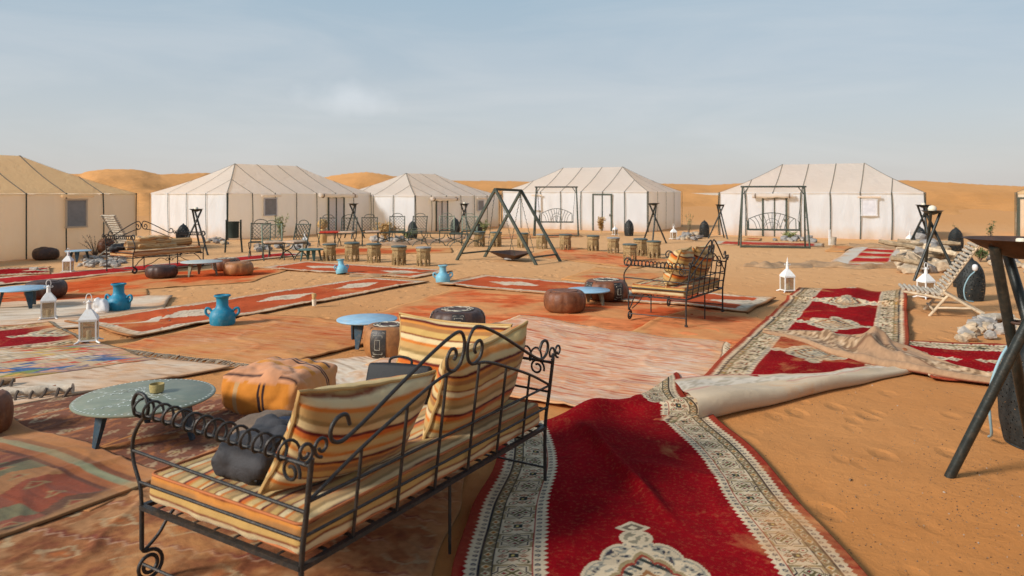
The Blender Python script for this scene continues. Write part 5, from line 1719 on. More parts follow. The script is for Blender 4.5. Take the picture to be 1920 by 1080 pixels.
# ------------------------------------------------------------------ poufs
def pouf(label, loc, r, h, mat, lobes=8, rz=0, decor=None, flat=.0, sq=.06, top=True, sag=0.0):
    t = thing('pouf', label, 'pouf', loc, rz, 'leather poufs')
    n, k = 64, 18
    vs = []
    for i in range(k + 1):
        w = i / k; a = math.pi * (w - .5)
        rr0 = r * (.62 + .38 * math.cos(a) ** .55) if 0 < i < k else r * .60
        z = h * (.5 + .5 * math.sin(a)) 
        for j in range(n):
            p = 2 * math.pi * j / n
            seam = 1 - sq * abs(math.cos(p * lobes / 2)) ** 10 * math.cos(a) - .02 * (1 - math.cos(a))
            zz = z - sag * math.cos(p * 2 + 1) * w + .006 * math.sin(p * 3 + rz) * w
            vs.append((rr0 * seam * math.cos(p), rr0 * seam * math.sin(p), zz))
    fs = [(i * n + j, i * n + (j + 1) % n, (i + 1) * n + (j + 1) % n, (i + 1) * n + j) for i in range(k) for j in range(n)]
    fs.append(tuple(range(n))[::-1])
    m = MB(); m.add(vs, fs); bd = m.build('body', mat, t, True)
    m = MB(); m.lathe([(r * .61, h - .012), (r * .60, h + .006), (r * .45, h - .002 - flat), (r * .02, h - .012 - flat)], 40, cap=False)
    m.v = [(x, y, z - sag * math.cos(2 * math.atan2(y, x) + 1)) for x, y, z in m.v]
    m.build('top_panel', decor[0] if decor else mat, t, True)
    # stitched ring and radial seams
    m = MB()
    for q in range(lobes):
        a = 2 * math.pi * (q + .5) / lobes
        pts = []
        for i in range(1, k):
            w = i / k; b = math.pi * (w - .5); rr0 = r * (.62 + .38 * math.cos(b) ** .55) * (1 - sq * math.cos(b) - .02 * (1 - math.cos(b))) + .001
            pts.append((rr0 * math.cos(a), rr0 * math.sin(a), h * (.5 + .5 * math.sin(b)) - sag * math.cos(2 * a + 1) * w))
        m.tube(pts, .0035, 5)
    m.build('seam', M['leather_black'], t, True)
    if decor:
        st = MB()
        for q in range(lobes):
            a = 2 * math.pi * q / lobes + math.pi / lobes * 0
            if q % 2 == 0:   # dark side panels with stitching
                side = MB(); vs2 = []; nn = 9; kk = 10
                for i in range(nn):
                    p = a - .62 * math.pi / lobes + 1.24 * math.pi / lobes * i / (nn - 1)
                    for j in range(kk):
                        w = .14 + .72 * j / (kk - 1); b = math.pi * (w - .5)
                        rr0 = (r * (.62 + .38 * math.cos(b) ** .55)) + .004
                        vs2.append((rr0 * math.cos(p), rr0 * math.sin(p), h * (.5 + .5 * math.sin(b))))
                side.add(vs2, [(i * kk + j, (i + 1) * kk + j, (i + 1) * kk + j + 1, i * kk + j + 1) for i in range(nn - 1) for j in range(kk - 1)])
                side.build('side_panel', decor[1], t, True)
                for dd, ww in ((.5, .22), (.36, .30), (.2, .40)):
                    loop = []
                    for (s1, s2) in ((-1, -1), (1, -1), (1, 1), (-1, 1), (-1, -1)):
                        w = .5 + s2 * (.5 - ww); b = math.pi * (w - .5); rr0 = (r * (.62 + .38 * math.cos(b) ** .55)) + .007; p = a + s1 * dd * math.pi / lobes
                        loop.append((rr0 * math.cos(p), rr0 * math.sin(p), h * (.5 + .5 * math.sin(b))))
                    st.tube(loop, .0028, 4)
            # looped stitching over the top
            for rad_ in (.48, .36):
                pts = []
                for i in range(9):
                    p = a - math.pi / lobes + 2 * math.pi / lobes * i / 8
                    rr_ = r * (rad_ + .10 * math.sin(math.pi * i / 8))
                    pts.append((rr_ * math.cos(p), rr_ * math.sin(p), h + .006 - flat * .5))
                st.tube(pts, .0034, 4)
        st.build('stitching', M['stitch'], t)
    return t
def pf(px, py, r, *a, **k):
    x, y = at(px, py); y += r * .82; x = (px - 960) * y / 1350
    k['loc_z'] = k.get('loc_z', .018)
    lz = k.pop('loc_z')
    return a[0], (x, y, gzf(x, y) + lz), r
def mkp(label, px, py, r, h, mat, **k):
    _, loc, r = pf(px, py, r, label)
    return pouf(label, loc, r, h, mat, **k)
mkp('round chestnut leather pouf before the light blue table right of centre', 1059, 591, .31, .30, M['leather'], lobes=10, rz=.2)
mkp('black and tan leather pouf behind the same blue table, next to the middle armchair', 1136, 567, .36, .31, M['leather'], lobes=8, rz=.5, decor=(M['leather_black'], M['leather_black']))
mkp('tan leather pouf with stitched dark panels between the blue table and the striped cushion', 729, 676, .275, .33, M['leather_tan'], lobes=6, rz=.25, decor=(M['leather_dark'], M['leather_black']))
mkp('dark patterned leather pouf just behind the far striped cushion', 858, 630, .345, .27, M['leather_dark'], lobes=8, rz=.1, decor=(M['leather_dark'], M['leather_black']))
mkp('dark brown leather pouf behind the left edge blue table', 86, 562, .31, .27, M['leather_dark'], lobes=8, rz=.3)
mkp('dark brown leather pouf before the left daybed, plain and low', 303, 523, .31, .24, M['leather_dark'], lobes=8)
mkp('tan leather pouf with stitched panel right of the pale grey table', 447, 518, .31, .26, M['leather_tan'], lobes=8, rz=.4)
mkp('mottled brown leather pouf behind the pale grey table', 424, 509, .31, .26, M['leather'], lobes=8, rz=.9, decor=(M['leather_dark'], M['leather_black']))
mkp('dark tilted leather pouf against the wall of the tan tent', 86, 488, .31, .28, M['leather_dark'], lobes=8, rz=1.4, sag=.03)
o = mkp('reddish leather pouf standing on edge behind the left daybed', 195, 482, .24, .22, M['leather'], lobes=8, rz=0); o.rotation_euler = (R(78), 0, R(65)); o.location.z = .24
mkp('brown leather pouf cut by the left picture edge near the rust kilim', -38, 838, .20, .28, M['leather'], lobes=8)

# striped orange cube pouf
def cf(A):
    c = np.zeros((len(A), 3)); c[:] = (.56, .20, .03)
    top = A[:, 2] > .262; side = A[:, 0] > .29
    c[top] = (.60, .27, .13); c[side & ~top] = (.56, .235, .08)
    x = A[:, 0]; y = A[:, 1]; z = A[:, 2]
    front = (y < -.29) & ~top
    for a0, w in ((.05, .010), (.085, .010)): c[front & (np.abs(x - a0) < w)] = (.045, .022, .02)
    c[front & (np.abs(x + .16) < .022)] = (.46, .27, .12)
    for a0, w in ((-.27, .010), (.10, .008), (.13, .008), (.24, .010)): c[top & (np.abs(y - a0) < w)] = (.05, .024, .02)
    for a0, w in ((-.02, .03), (.19, .035)): c[top & (np.abs(y - a0) < w)] = (.58, .22, .03)
    for a0, w in ((.10, .008), (.13, .008)): c[side & ~top & (np.abs(y - a0) < w)] = (.045, .022, .02)
    return c
b = soft('cube_pouf', (.68, .66, .30), .085, M['stripe'], cf, (80, 80, 8), .045, .026, 6)
tag(b, 'square orange fabric pouf with thin black stripes beyond the foreground daybed', 'pouf')
b.location = (-1.90, 5.90, gzf(-1.9, 5.9) + .012); b.rotation_euler = (0, 0, R(-16))

# ------------------------------------------------------------------ white lanterns
def lantern(label, loc, rz=0, s=1.0):
    t = thing('lantern', label, 'lantern', loc, rz, 'white metal lanterns')
    w = .085; h0, h1_ = .035, .27
    m = MB()
    m.box((0, 0, h0), (.20, .20, .014)); m.box((0, 0, h1_), (.196, .196, .016))
    for sx in (-1, 1):
        for sy in (-1, 1):
            m.box((sx * w, sy * w, (h0 + h1_) / 2), (.017, .017, h1_ - h0 - .014))
    m.build('frame', M['white'], t)
    for sx in (-1, 1):
        for sy in (-1, 1):
            m = MB(); m.tube(curve([(sx * .085, sy * .085, h0), (sx * .105, sy * .105, .02), (sx * .135, sy * .135, .006)], 4), [.012] * 8 + [.008], 6); m.build('foot', M['white'], t, True)
    for a in range(4):
        m = MB(); m.box((0, -w, (h0 + h1_) / 2), (.148, .003, h1_ - h0 - .02))
        q = Matrix.Rotation(a * math.pi / 2, 3, 'Z'); m.v = [tuple(q @ Vector(v)) for v in m.v]; m.build('pane', M['glass'], t)
    # pyramid roof flaring into a neck
    m = MB()
    prof = [(.118, .278), (.116, .290), (.085, .335), (.055, .372), (.034, .40)]
    vs = []
    for r_, z in prof:
        for k in range(4):
            a = math.pi / 4 + k * math.pi / 2; vs.append((r_ * 1.2 * math.cos(a), r_ * 1.2 * math.sin(a), z))
    m.add(vs, [(i * 4 + k, i * 4 + (k + 1) % 4, (i + 1) * 4 + (k + 1) % 4, (i + 1) * 4 + k) for i in range(4) for k in range(4)] + [(3, 2, 1, 0)])
    m.build('roof', M['white'], t)
    m = MB(); m.lathe([(.030, .395), (.026, .43), (.024, .475), (.030, .480), (.030, .486), (.012, .50), (.010, .51)], 14); nk = m.build('chimney', M['white'], t, True)
    m = MB()
    for s_ in (-1, 1):
        m.tube(curve([(s_ * .024, 0, .478), (s_ * .05, 0, .474), (s_ * .055, 0, .490), (s_ * .04, 0, .496)], 4), .005, 5)
    m.build('scroll', M['white'], nk, True)
    m = MB(); m.tube(curve([(-.026, 0, .50), (-.030, 0, .54), (-.018, 0, .575), (0, 0, .582), (.018, 0, .575), (.030, 0, .54), (.026, 0, .50)], 5), .0055, 6); m.build('handle', M['white'], t, True)
    m = MB(); m.lathe([(.028, .045), (.028, .14), (.022, .145), (.003, .146)], 14); m.build('candle', M['wax'], t, True)
    t.scale = (s,) * 3
    return t
def spire_swap(t):
    for ch in list(t.children):
        if ch.name.split('.')[0] == 'handle':
            me = bpy.data.meshes.new('finial')
            mm = MB(); mm.lathe([(.014, .49), (.022, .515), (.018, .53), (.008, .54), (.011, .555), (.001, .62)], 12)
            me.from_pydata(mm.v, [], mm.f); me.materials.append(M['white']); ch.data = me; ch.name = 'finial'
x, y, z = spot(157, 648, .03); L0 = lantern('white metal lantern nearest the viewer, beside the crimson rug at left', (x, y + .1, z), R(22), .96)
for px, py, rz, s, lab, sp in ((83, 601, 30, .93, 'white lantern with ring handle beside the left edge blue table', 0), (123, 511, 10, .90, 'white lantern standing before the stone heap near the tan tent', 0),
                           (1480, 550, 8, .98, 'white lantern with pointed spire standing alone on bare sand right of centre', 1), (1742, 562, 15, 1.0, 'white lantern behind the seat of the bare wood chair', 0),
                           (1264, 449, 12, .98, 'small distant white lantern beside the torch right of the fourth tent', 0), (1154, 441, 30, .85, 'small distant white lantern before the fourth tent door', 1), (570, 468, 20, .95, 'distant white lantern with spire behind the green table', 1),
                           (1709, 462, 20, .9, 'distant white lantern tucked among the firewood', 1)):
    x, y, z = spot(px, py, .006)
    o = dup(L0, (x, y + .09, z), R(rz), lab, s)
    if sp: spire_swap(o)

# ------------------------------------------------------------------ turquoise jugs
def jug(label, loc, rz, h, mat, tiltx=0, w=1.0):
    t = thing('jug', label, 'jug', loc, rz, 'painted clay jugs')
    k = h / .40
    prof = [(.150, 0), (.162, .03), (.168, .10), (.160, .155), (.130, .20), (.092, .232), (.078, .26), (.076, .34), (.084, .372), (.100, .385), (.101, .40), (.086, .402), (.070, .385), (.066, .26)]
    n = 28; m = MB(); vs = []
    for i, (r_, z) in enumerate(prof):
        for j in range(n):
            a = 2 * math.pi * j / n; d = 1 + .035 * mnoise.noise(Vector((math.cos(a) * 2 + h * 9, math.sin(a) * 2, z * 9)))
            vs.append((r_ * k * w * d * math.cos(a), r_ * k * w * d * math.sin(a), z * k))
    m.add(vs, [(i * n + j, i * n + (j + 1) % n, (i + 1) * n + (j + 1) % n, (i + 1) * n + j) for i in range(len(prof) - 1) for j in range(n)] + [tuple(range(n))[::-1]])
    m.build('body', mat, t, True)
    m = MB(); m.lathe([(.096 * k * w, .380 * k), (.108 * k * w, .386 * k), (.108 * k * w, .402 * k), (.096 * k * w, .408 * k)], n, cap=False); m.build('rim', mat, t, True)
    for s in (-1, 1):
        m = MB(); m.tube([(s * (x_) * k * w, 0, z_ * k) for x_, z_ in [(p.x, p.y) for p in curve([(.135, .185, 0), (.170, .222, 0), (.205, .225, 0), (.218, .190, 0), (.205, .150, 0), (.160, .115, 0)], 5)]], .018 * k, 8)
        m.build('handle', mat, t, True)
    t.rotation_euler = (R(tiltx), 0, rz)
    return t
for px, py, rz, h, mt, tl, lab in ((408, 617, 6, .385, 'jug', 0, 'turquoise two-handled clay jug in front of the long red runner'), (212, 586, -8, .385, 'jug', 0, 'turquoise two-handled clay jug beside the white plastic bag'),
                                   (829, 534, 10, .335, 'jug_pale', 0, 'pale blue two-handled jug standing where the two red runners meet'), (638, 515, 40, .30, 'jug_pale', -12, 'pale blue jug tilted on the hind runner')):
    x, y, z = spot(px, py, .018); jug(lab, (x, y + .15, z), R(rz), h, M[mt], tl)
# plastic bag by the jug
vs, fs = softbox_pts((.20, .16, .20), .06, 7, 7, 6, 0, .05, 21)
m = MB(); m.add([(v.x * (1.2 - (v.z + .1) * 2.6), v.y * (1.2 - (v.z + .1) * 2.4), v.z + .10) for v in vs], fs)
o = m.build('plastic_bag', M['plastic'], None, True); tag(o, 'crumpled white plastic bag leaning on the left turquoise jug', 'bag'); x, y, z = spot(184, 589, .02); o.location = (x, y + .05, z)
# glass with cork-like candle
t = thing('candle_glass', 'small pale cup holding a crumbled candle on the long red runner', 'cup', spot(589, 575, .02))
m = MB(); m.lathe([(.028, 0), (.036, .10), (.033, .10), (.025, .01)], 16); m.build('cup', M['wax'], t, True)
m = MB(); m.lathe([(.03, .085), (.026, .12), (.037, .15), (.034, .185), (.02, .19)], 9); m.v = [(a + .006 * math.sin(c * 90), b_, c) for a, b_, c in m.v]; m.build('candle', M['straw'], t, True)

# ------------------------------------------------------------------ carved octagonal stools
def stool(label, loc, rz=0):
    t = thing('stool', label, 'stool', loc, rz, 'carved octagonal stools')
    r, h = .165, .40
    m = MB(); m.lathe([(r * .93, .26), (r * .95, .34), (r * 1.08, .345), (r * 1.08, .40), (r, .402)], 8, phase=math.pi / 8); m.build('drum', M['wood_carved'], t)
    # eight carved sides, each with a pointed arch cut through between two feet
    for k in range(8):
        m = MB(); a = 2 * math.pi * k / 8
        w = 2 * r * math.sin(math.pi / 8) * .96; d = r * math.cos(math.pi / 8) * .97
        def q(u, z, o): return (math.cos(a) * (d + o) - math.sin(a) * u, math.sin(a) * (d + o) + math.cos(a) * u, z)
        arch = [(.0, .0), (.026, .0), (.026, .05), (.040, .075), (.032, .10), (.042, .12), (.0, .175)]
        L_ = [(-u, z) for u, z in arch[1:-1]] ; Rr = [(u, z) for u, z in arch[1:-1]]
        outer_l = [(-w / 2, 0), (-w / 2, .045), (-w / 2, .065), (-w / 2, .09), (-w / 2, .105)]
        for S in (-1, 1):
            col = [(S * u, z) for u, z in arch[1:-1]]
            for i in range(len(col) - 1):
                pts = [(S * w / 2, col[i][1]), col[i], col[i + 1], (S * w / 2, col[i + 1][1])]
                if S > 0: pts = pts[::-1]
                f = [q(u, z, 0) for u, z in pts] + [q(u, z, -.02) for u, z in pts]
                m.add(f, [(0, 1, 2, 3), (7, 6, 5, 4), (1, 5, 6, 2), (0, 4, 5, 1)])
            pts = [(S * w / 2, .12), (S * .042, .12), (0, .175), (0, .27), (S * w / 2, .27)]
            if S > 0: pts = pts[::-1]
            f = [q(u, z, 0) for u, z in pts] + [q(u, z, -.02) for u, z in pts]
            m.add(f, [(0, 1, 2, 3, 4), (9, 8, 7, 6, 5)])
        # raised carving
        for (u0, z0, ww, hh2) in ((0, .205, w * .62, .006), (0, .25, w * .8, .010), (-w * .42, .13, .008, .24), (w * .42, .13, .008, .24)):
            c0 = q(u0, z0, .002); m.box(c0, (.008, ww, hh2), a)
        m.add([q(-.018, .205, .006), q(0, .185, .006), q(.018, .205, .006), q(0, .24, .006)], [(0, 1, 2, 3)])
        m.build('side', M['wood_carved'], t)
    m = MB(); m.lathe([(r * 1.02, .402), (r * 1.10, .410), (r * 1.10, .428), (r * .95, .438), (r * .2, .442)], 24); m.build('seat_pad', M['stool_top'], t, True)
    return t
SL = [(618, 490, 'carved stool beside the dark green table, leftmost of the front stool row'), (660, 491, 'carved stool, second from the left in the front row'), (701, 493, 'carved stool, third from the left in the front row'), (748, 498, 'carved stool, fourth from the left in the front row'), (794, 500, 'carved stool with mottled pale top, last of the front left row'),
      (899, 464, 'carved stool seen inside the left legs of the fire pit frame'), (930, 464.5, 'carved stool behind the far left leg of the fire pit frame'), (980, 466, 'carved stool above the hanging fire pan'), (1016, 468, 'pale-topped carved stool crossed by the right leg of the fire frame'), (1060, 470, 'carved stool just right of the fire pit frame'),
      (1112, 472, 'carved stool with dark top before the white tent door'), (1150, 476, 'carved stool between the door stool and the cluster of three'), (1181, 491, 'carved stool at the front of the cluster of three'), (1201, 480, 'carved stool at the back of the cluster of three'), (1226, 485, 'carved stool on the right of the cluster of three')]
S0 = None
for i, (px, py, lab) in enumerate(SL):
    x, y, z = spot(px, py - 1, 0); y += .15; x = (px - 960) * y / 1350; z = gzf(x, y)
    if S0 is None: S0 = o = stool(lab, (x, y, z), R(9))
    else: o = dup(S0, (x, y, z), R(9 + 13 * ((i * 7) % 5)), lab, 1.07 + .03 * ((i * 3) % 4 - 1.5) / 1.5)
    if i in (4, 8, 11): remat(o, 'seat_pad', M['stool_top_pale'])

# ------------------------------------------------------------------ fire pan hanging in an iron frame
t = thing('fire_pit', 'dark iron frame of two crossed A-shapes with a square fire pan hung on chains', 'fire pit', (0, 0, 0))
F1, F2, F3, F4 = Vector((-1.42, 18.6, 0)), Vector((.58, 17.37, 0)), Vector((-.737, 19.5, 0)), Vector((1.22, 18.3, 0))
A1 = (F1 + F2) / 2 + Vector((0, 0, 1.82)); A2_ = (F3 + F4) / 2 + Vector((0.0, 0, 1.79))
for a, b in ((A1, F1), (A1, F2), (A2_, F3), (A2_, F4)):
    m = MB(); m.bar(a, b - (a - b).normalized() * .02, .062); m.build('leg', M['green_iron'], t)
m = MB(); m.bar(A1, A2_, .062); m.build('top_bar', M['green_iron'], t)
for a, b in ((F1, F3), (F2, F4)):
    ap = A1 if a in (F1, F2) else A1
    m = MB(); p = a.lerp(A1, .09); q = b.lerp(A2_, .09); m.bar(p, q, .04); m.build('cross_bar', M['green_iron'], t)
cx, cy = -.09, 18.44
rim = [Vector((-.63, 18.62, .22)), Vector((-.05, 19.05, .22)), Vector((.56, 18.45, .22)), Vector((.07, 17.85, .17))]
cen = Vector((-.02, 18.45, .03))
m = MB(); inn = [cen.lerp(p, .30) + Vector((0, 0, -.02)) for p in rim]
inn = [Vector((v.x, v.y, .03)) for v in inn]
vs = rim + inn + [v + Vector((0, 0, .004)) - (v - cen).normalized() * .02 for v in rim] + [v + Vector((0, 0, .012)) for v in inn]
fs = []
for k in range(4):
    k2 = (k + 1) % 4
    fs += [(k, k2, 4 + k2, 4 + k), (8 + k, 12 + k, 12 + k2, 8 + k2), (k, 8 + k, 8 + k2, k2)]
fs += [(4, 5, 6, 7), (12, 15, 14, 13)]
m.add(vs, fs); pan = m.build('fire_pan', M['brown_iron'], t)
m = MB(); m.lathe([(.20, .0), (.16, .035), (.04, .06)], 12, c=(cen.x, cen.y, .035)); m.build('ash', M['rock_grey'], pan)
for k, (p, top) in enumerate(((rim[0], A1), (rim[3], A1.lerp(A2_, .15)), (rim[1], A2_), (rim[2], A2_.lerp(A1, .1)))):
    m = MB(); n = 30
    for i in range(n):
        q0 = p.lerp(top, i / n); q1 = p.lerp(top, (i + .8) / n)
        m.tube([q0, q0.lerp(q1, .5) + Vector((.008 * (1 if i % 2 else -1), .008 * (0 if i % 2 else 1), 0)), q1], .009, 4)
    m.build('chain', M['green_iron'], t)

# ------------------------------------------------------------------ garden swings
def swing(label, loc, rz, W=1.62, H=1.93, rd=.027, arm=True):
    t = thing('garden_swing', label, 'swing', loc, rz, 'iron garden swings')
    dp = .85
    for X0 in (-W / 2, W / 2):
        for s in (-1, 1):
            m = MB(); m.tube([(X0 * 1.0, 0, H), (X0 * 1.10, s * dp / 2, 0)], rd, 8); m.build('leg', M['green_iron'], t, True)
        m = MB()
        for z in (.55, .95):
            k = 1 - z / H; m.tube([(X0 * (1 + .10 * k), -dp / 2 * k, z), (X0 * (1 + .10 * k), dp / 2 * k, z)], rd * .5, 6)
        m.build('ladder_bar', M['green_iron'], t)
        m = MB(); m.tube([(X0 * .80, 0, H - .01), (X0 * .985, 0, H - .24)], rd * .6, 6); m.build('brace', M['green_iron'], t)
    m = MB(); m.tube([(-W / 2 - .06, 0, H), (W / 2 + .06, 0, H)], rd, 8); m.build('top_bar', M['green_iron'], t, True)
    m = MB(); m.tube([(-W / 2 * 1.1, -dp / 2, .03), (W / 2 * 1.1, -dp / 2, .03)], rd, 8); m.build('base_bar', M['green_iron'], t, True)
    # bench with fan-shaped wire back
    b = MB(); bw = W * .84; sz = .55
    for y in (-.26, .22): b.tube([(-bw / 2, y, sz), (bw / 2, y, sz)], rd * .7, 6)
    for X0 in (-bw / 2, bw / 2): b.tube([(X0, -.26, sz), (X0, .22, sz)], rd * .6, 6)
    b.build('seat_frame', M['green_iron'], t)
    b = MB()
    for i in range(9):
        y = -.22 + .055 * i; b.box((0, y, sz + .012), (bw - .04, .016, .006))
    b.build('seat_slats', M['green_iron'], t)
    b = MB(); by = .24; w = bw * .92
    top = [(-w / 2 + w * i / 16, by + .06, sz + .33 + .20 * math.sin(math.pi * i / 16)) for i in range(17)]
    b.tube(top, rd * .5, 6)
    for s in (-1, 1):
        b.tube([(s * w / 2, by - .02, sz), (s * w / 2, by + .06, sz + .33)], rd * .5, 6)
        for i in range(5):
            x1 = s * w / 2 * (.18 + .19 * i)
            b.tube(curve([(s * w * .03 * (i * 2.6 + .5), by - .02, sz), (s * w * .03 * (i * 2.6 + .5) + (x1 - s * w * .03 * (i * 2.6 + .5)) * .35, by + .02, sz + .22), (x1, by + .06, sz + .33 + .20 * math.cos(math.pi * x1 / w))], 4), rd * .33, 5)
        for i in range(2):
            c_ = [(s * w * (.16 + .02 * i) * math.cos(R(a)) , by + .03, sz + .03 + (.20 + .12 * i) * math.sin(R(a))) for a in range(0, 91, 15)]
            b.tube(c_, rd * .28, 5)
    b.tube([(0, by - .02, sz), (0, by + .06, sz + .53)], rd * .33, 5)
    b.build('backrest', M['green_iron'], t)
    for s in (-1, 1):
        b = MB(); X0 = s * bw / 2
        b.tube([(X0, -.24, sz), (X0, -.24, sz + .24), (X0, .26, sz + .28)], rd * .5, 6)
        for i in range(3): b.tube([(X0, -.14 + .12 * i, sz), (X0, -.14 + .12 * i, sz + .25)], rd * .33, 5)
        b.build('armrest', M['green_iron'], t)
        b = MB()
        for y, z in ((-.24, sz + .24), (.24, sz + .28)):
            b.tube([(X0, y, z), (s * W / 2 * .96, y * .15, H)], rd * .22, 4)
        b.build('chain', M['green_iron'], t)
    return t
sw1 = swing('green iron garden swing with fan-shaped back before the fourth tent', (at(1043, 442)[0], at(1043, 442)[1], 0), R(-6), 1.60, 1.95)
sw2 = swing('green iron garden swing before the right tent door, nearer and larger', (at(1454, 464)[0], at(1454, 464)[1] + .2, 0), R(-13), 1.86, 1.92)

# ------------------------------------------------------------------ torches: three crossed poles carrying a shallow bowl
def torch(label, loc, rz, H=1.42, s=1.0, ash=True, bowl=.26, dp=1.0, fr=.46):
    t = thing('torch_stand', label, 'torch stand', loc, rz, 'tripod torch stands')
    for k in range(3):
        a = R(120 * k)
        ft = Vector((fr * math.cos(a), fr * math.sin(a), 0)); tr_ = bowl * .72; tp = Vector((tr_ * math.cos(a + 2.85), tr_ * math.sin(a + 2.85), H - .028 * dp))
        off = Vector((-math.sin(a), math.cos(a), 0)) * .02
        m = MB(); m.tube([ft + off, ft.lerp(tp, .5) + off, tp + off], .028 * s, 14); m.build('pole', M['pole'], t, True)
    m = MB(); zc_ = H * .66
    m.tube([(.05 * math.cos(R(q)), .05 * math.sin(R(q)), zc_) for q in range(0, 360, 20)], .009, 5, closed=True); m.build('clamp', M['brown_iron'], t, True)
    m = MB(); m.lathe([(.03, H - .085 * dp), (bowl * .4, H - .065 * dp), (bowl * .75, H - .032 * dp), (bowl, H), (bowl + .012, H + .002), (bowl - .004, H - .004), (bowl * .73, H - .026 * dp), (bowl * .4, H - .052 * dp), (0.001, H - .062 * dp)], 40, cap=False)
    m.build('bowl', M['brown_iron'] if s > 1.05 else M['pole'], t, True)
    return t
x, y = at(1791, 893)
# near torch: foot at the sighted spot, first pole runs up and right
NT = (3.06, 4.33)
T0 = torch('tall black torch stand with wide shallow bowl close up at the right edge', (NT[0], NT[1], gzf(NT[0], NT[1])), R(160), 1.48, 1.08, bowl=.29, dp=1.4, fr=.38)
T1_ = torch('black torch stand beside the firewood, nearer of the two', (at(1748, 525)[0], at(1748, 525)[1], 0), R(75), 1.38, 1.0, bowl=.20)
for px, py, rz, lab, sc in ((1731, 476, 20, 'black torch stand just behind the nearer one at the firewood', 1.0), (1226, 456, 10, 'black torch stand right of the fourth tent', 1.0), (1350, 447, 50, 'black torch stand at the left corner of the right tent', .93),
                            (663, 447, 30, 'black torch stand behind the middle iron chairs', .95), (871, 447, 45, 'black torch stand left of the fire pit frame', .95), (368, 477, 95, 'black torch stand with candle by the left daybed', .93)):
    x, y, z = spot(px, py); dup(T1_, (x, y, z), R(rz), lab, sc)
for px, py, lab, s in ((1758, 397, 'white glass ball on the nearer torch at the firewood', 1), (1733, 390, 'pale candle stub on the farther torch at the firewood', 0), (360, 393, 'pale candle stub on the torch by the left daybed', 0), (872, 385, 'pale lump of wax on the torch left of the fire pit', 0), (1903, 432, 'brown candle stub in the bowl of the near torch', 2)):
    m = MB()
    if s == 1: m.lathe([(.02, 0), (.065, .03), (.08, .08), (.06, .13), (.015, .15)], 14)
    elif s == 0: m.lathe([(.055, 0), (.055, .08), (.045, .10), (.02, .10)], 12)
    else: m.lathe([(.026, 0), (.026, .045), (.02, .05), (.01, .04)], 12)
    o = m.build('candle', M['wax'], None, True); tag(o, lab, 'candle')
    host = {1758: (T1_.location, 1.38), 1903: (T0.location, 1.48)}.get(px)
    if host: o.location = (host[0].x, host[0].y, host[0].z + host[1] - .045)
    else:
        bx = {1733: (1731, 476, 1.0), 360: (368, 477, .93), 872: (871, 447, .95)}[px]; x, y, z = spot(bx[0], bx[1]); o.location = (x, y, z + 1.38 * bx[2] - .05)

# ------------------------------------------------------------------ litter bin
t = thing('litter_bin', 'dark green cylindrical litter bin hung between two posts before the second tent', 'litter bin', spot(438, 473), R(8))
for s in (-1, 1):
    m = MB(); m.tube([(s * .20, 0, .95), (s * .20, 0, .5), (s * .24, 0, 0)], .026, 8); m.build('post', M['bin'], t, True)
m = MB(); m.lathe([(.13, .42), (.145, .43), (.148, .88), (.155, .885), (.155, .90), (.138, .90), (.135, .46)], 24); m.build('bucket', M['bin'], t, True)
m = MB(); m.tube([(-.20, 0, .87), (-.14, 0, .87)], .01, 5); m.tube([(.14, 0, .87), (.20, 0, .87)], .01, 5); m.build('hinge', M['bin'], t)

# ------------------------------------------------------------------ iron lattice chairs
def chair(label, loc, rz, mat, pad=None, tl=0):
    t = thing('lattice_chair', label, 'chair', loc, rz, 'iron lattice chairs')
    W, sz = .50, .42
    by0, by1, z1 = .20, .33, .90
    m = MB()
    for s in (-1, 1): m.tube([(s * W / 2, by0, sz - .03), (s * W / 2, by1, z1 + .02)], .019, 6)
    m.tube([(-W / 2, by1, z1), (W / 2, by1, z1)], .015, 6); m.tube([(-W / 2, by0 + .01, sz + .06), (W / 2, by0 + .01, sz + .06)], .015, 6)
    m.tube([(.17 * math.cos(R(a)), by1 + .01, z1 + .11 * math.sin(R(a)) ** .8) for a in range(0, 181, 15)], .011, 5)
    m.build('back_frame', mat, t)
    m = MB(); n = 5; x0, x1, za, zb = -W / 2, W / 2, sz + .06, z1
    def yb(z): return by0 + .01 + (by1 - by0) * (z - za) / (zb - za)
    for i in range(-n, n + 1):
        for s in (1, -1):
            # line x = s*(z-za) + c, clipped
            c_ = i * W / n
            pts = []
            zA, zB = za, zb
            xa = c_ ; xb = c_ + (zb - za)
            if xa < x0: zA = za + (x0 - xa); xa = x0
            if xb > x1: zB = zb - (xb - x1); xb = x1
            if zB - zA > .02: m.bar((s * xa, yb(zA) + s * .004, zA), (s * xb, yb(zB) + s * .004, zB), .017, .006)
    m.build('lattice', mat, t)
    m = MB()
    for (a, b) in (((-W / 2, -.25, sz), (W / 2, -.25, sz)), ((-W / 2, by0, sz), (W / 2, by0, sz)), ((-W / 2, -.25, sz), (-W / 2, by0, sz)), ((W / 2, -.25, sz), (W / 2, by0, sz))): m.tube([a, b], .012, 6)
    for i in range(1, 8): m.bar((-W / 2, -.25 + .056 * i, sz), (W / 2, -.25 + .056 * i, sz), .006, .012)
    m.build('seat_frame', mat, t)
    for s in (-1, 1):
        m = MB()
        for f in (-1, 1):
            m.tube(curve([(s * W / 2, f * .26 - .02, sz), (s * W / 2, f * .17 - .02, sz - .14), (s * W / 2, -.02, sz - .20), (s * W / 2, -f * .15 - .02, .13), (s * W / 2, -f * .25 - .02, 0)], 5), .015, 6)
        m.build('leg', mat, t)
    if tl: t.rotation_euler = (R(tl), 0, rz)
    return t
G_, PL = M['green_iron'], M['pale_iron']
CH0 = chair('iron lattice chair, leftmost of the chairs beside the litter bin', spot(487, 482), R(14), G_)
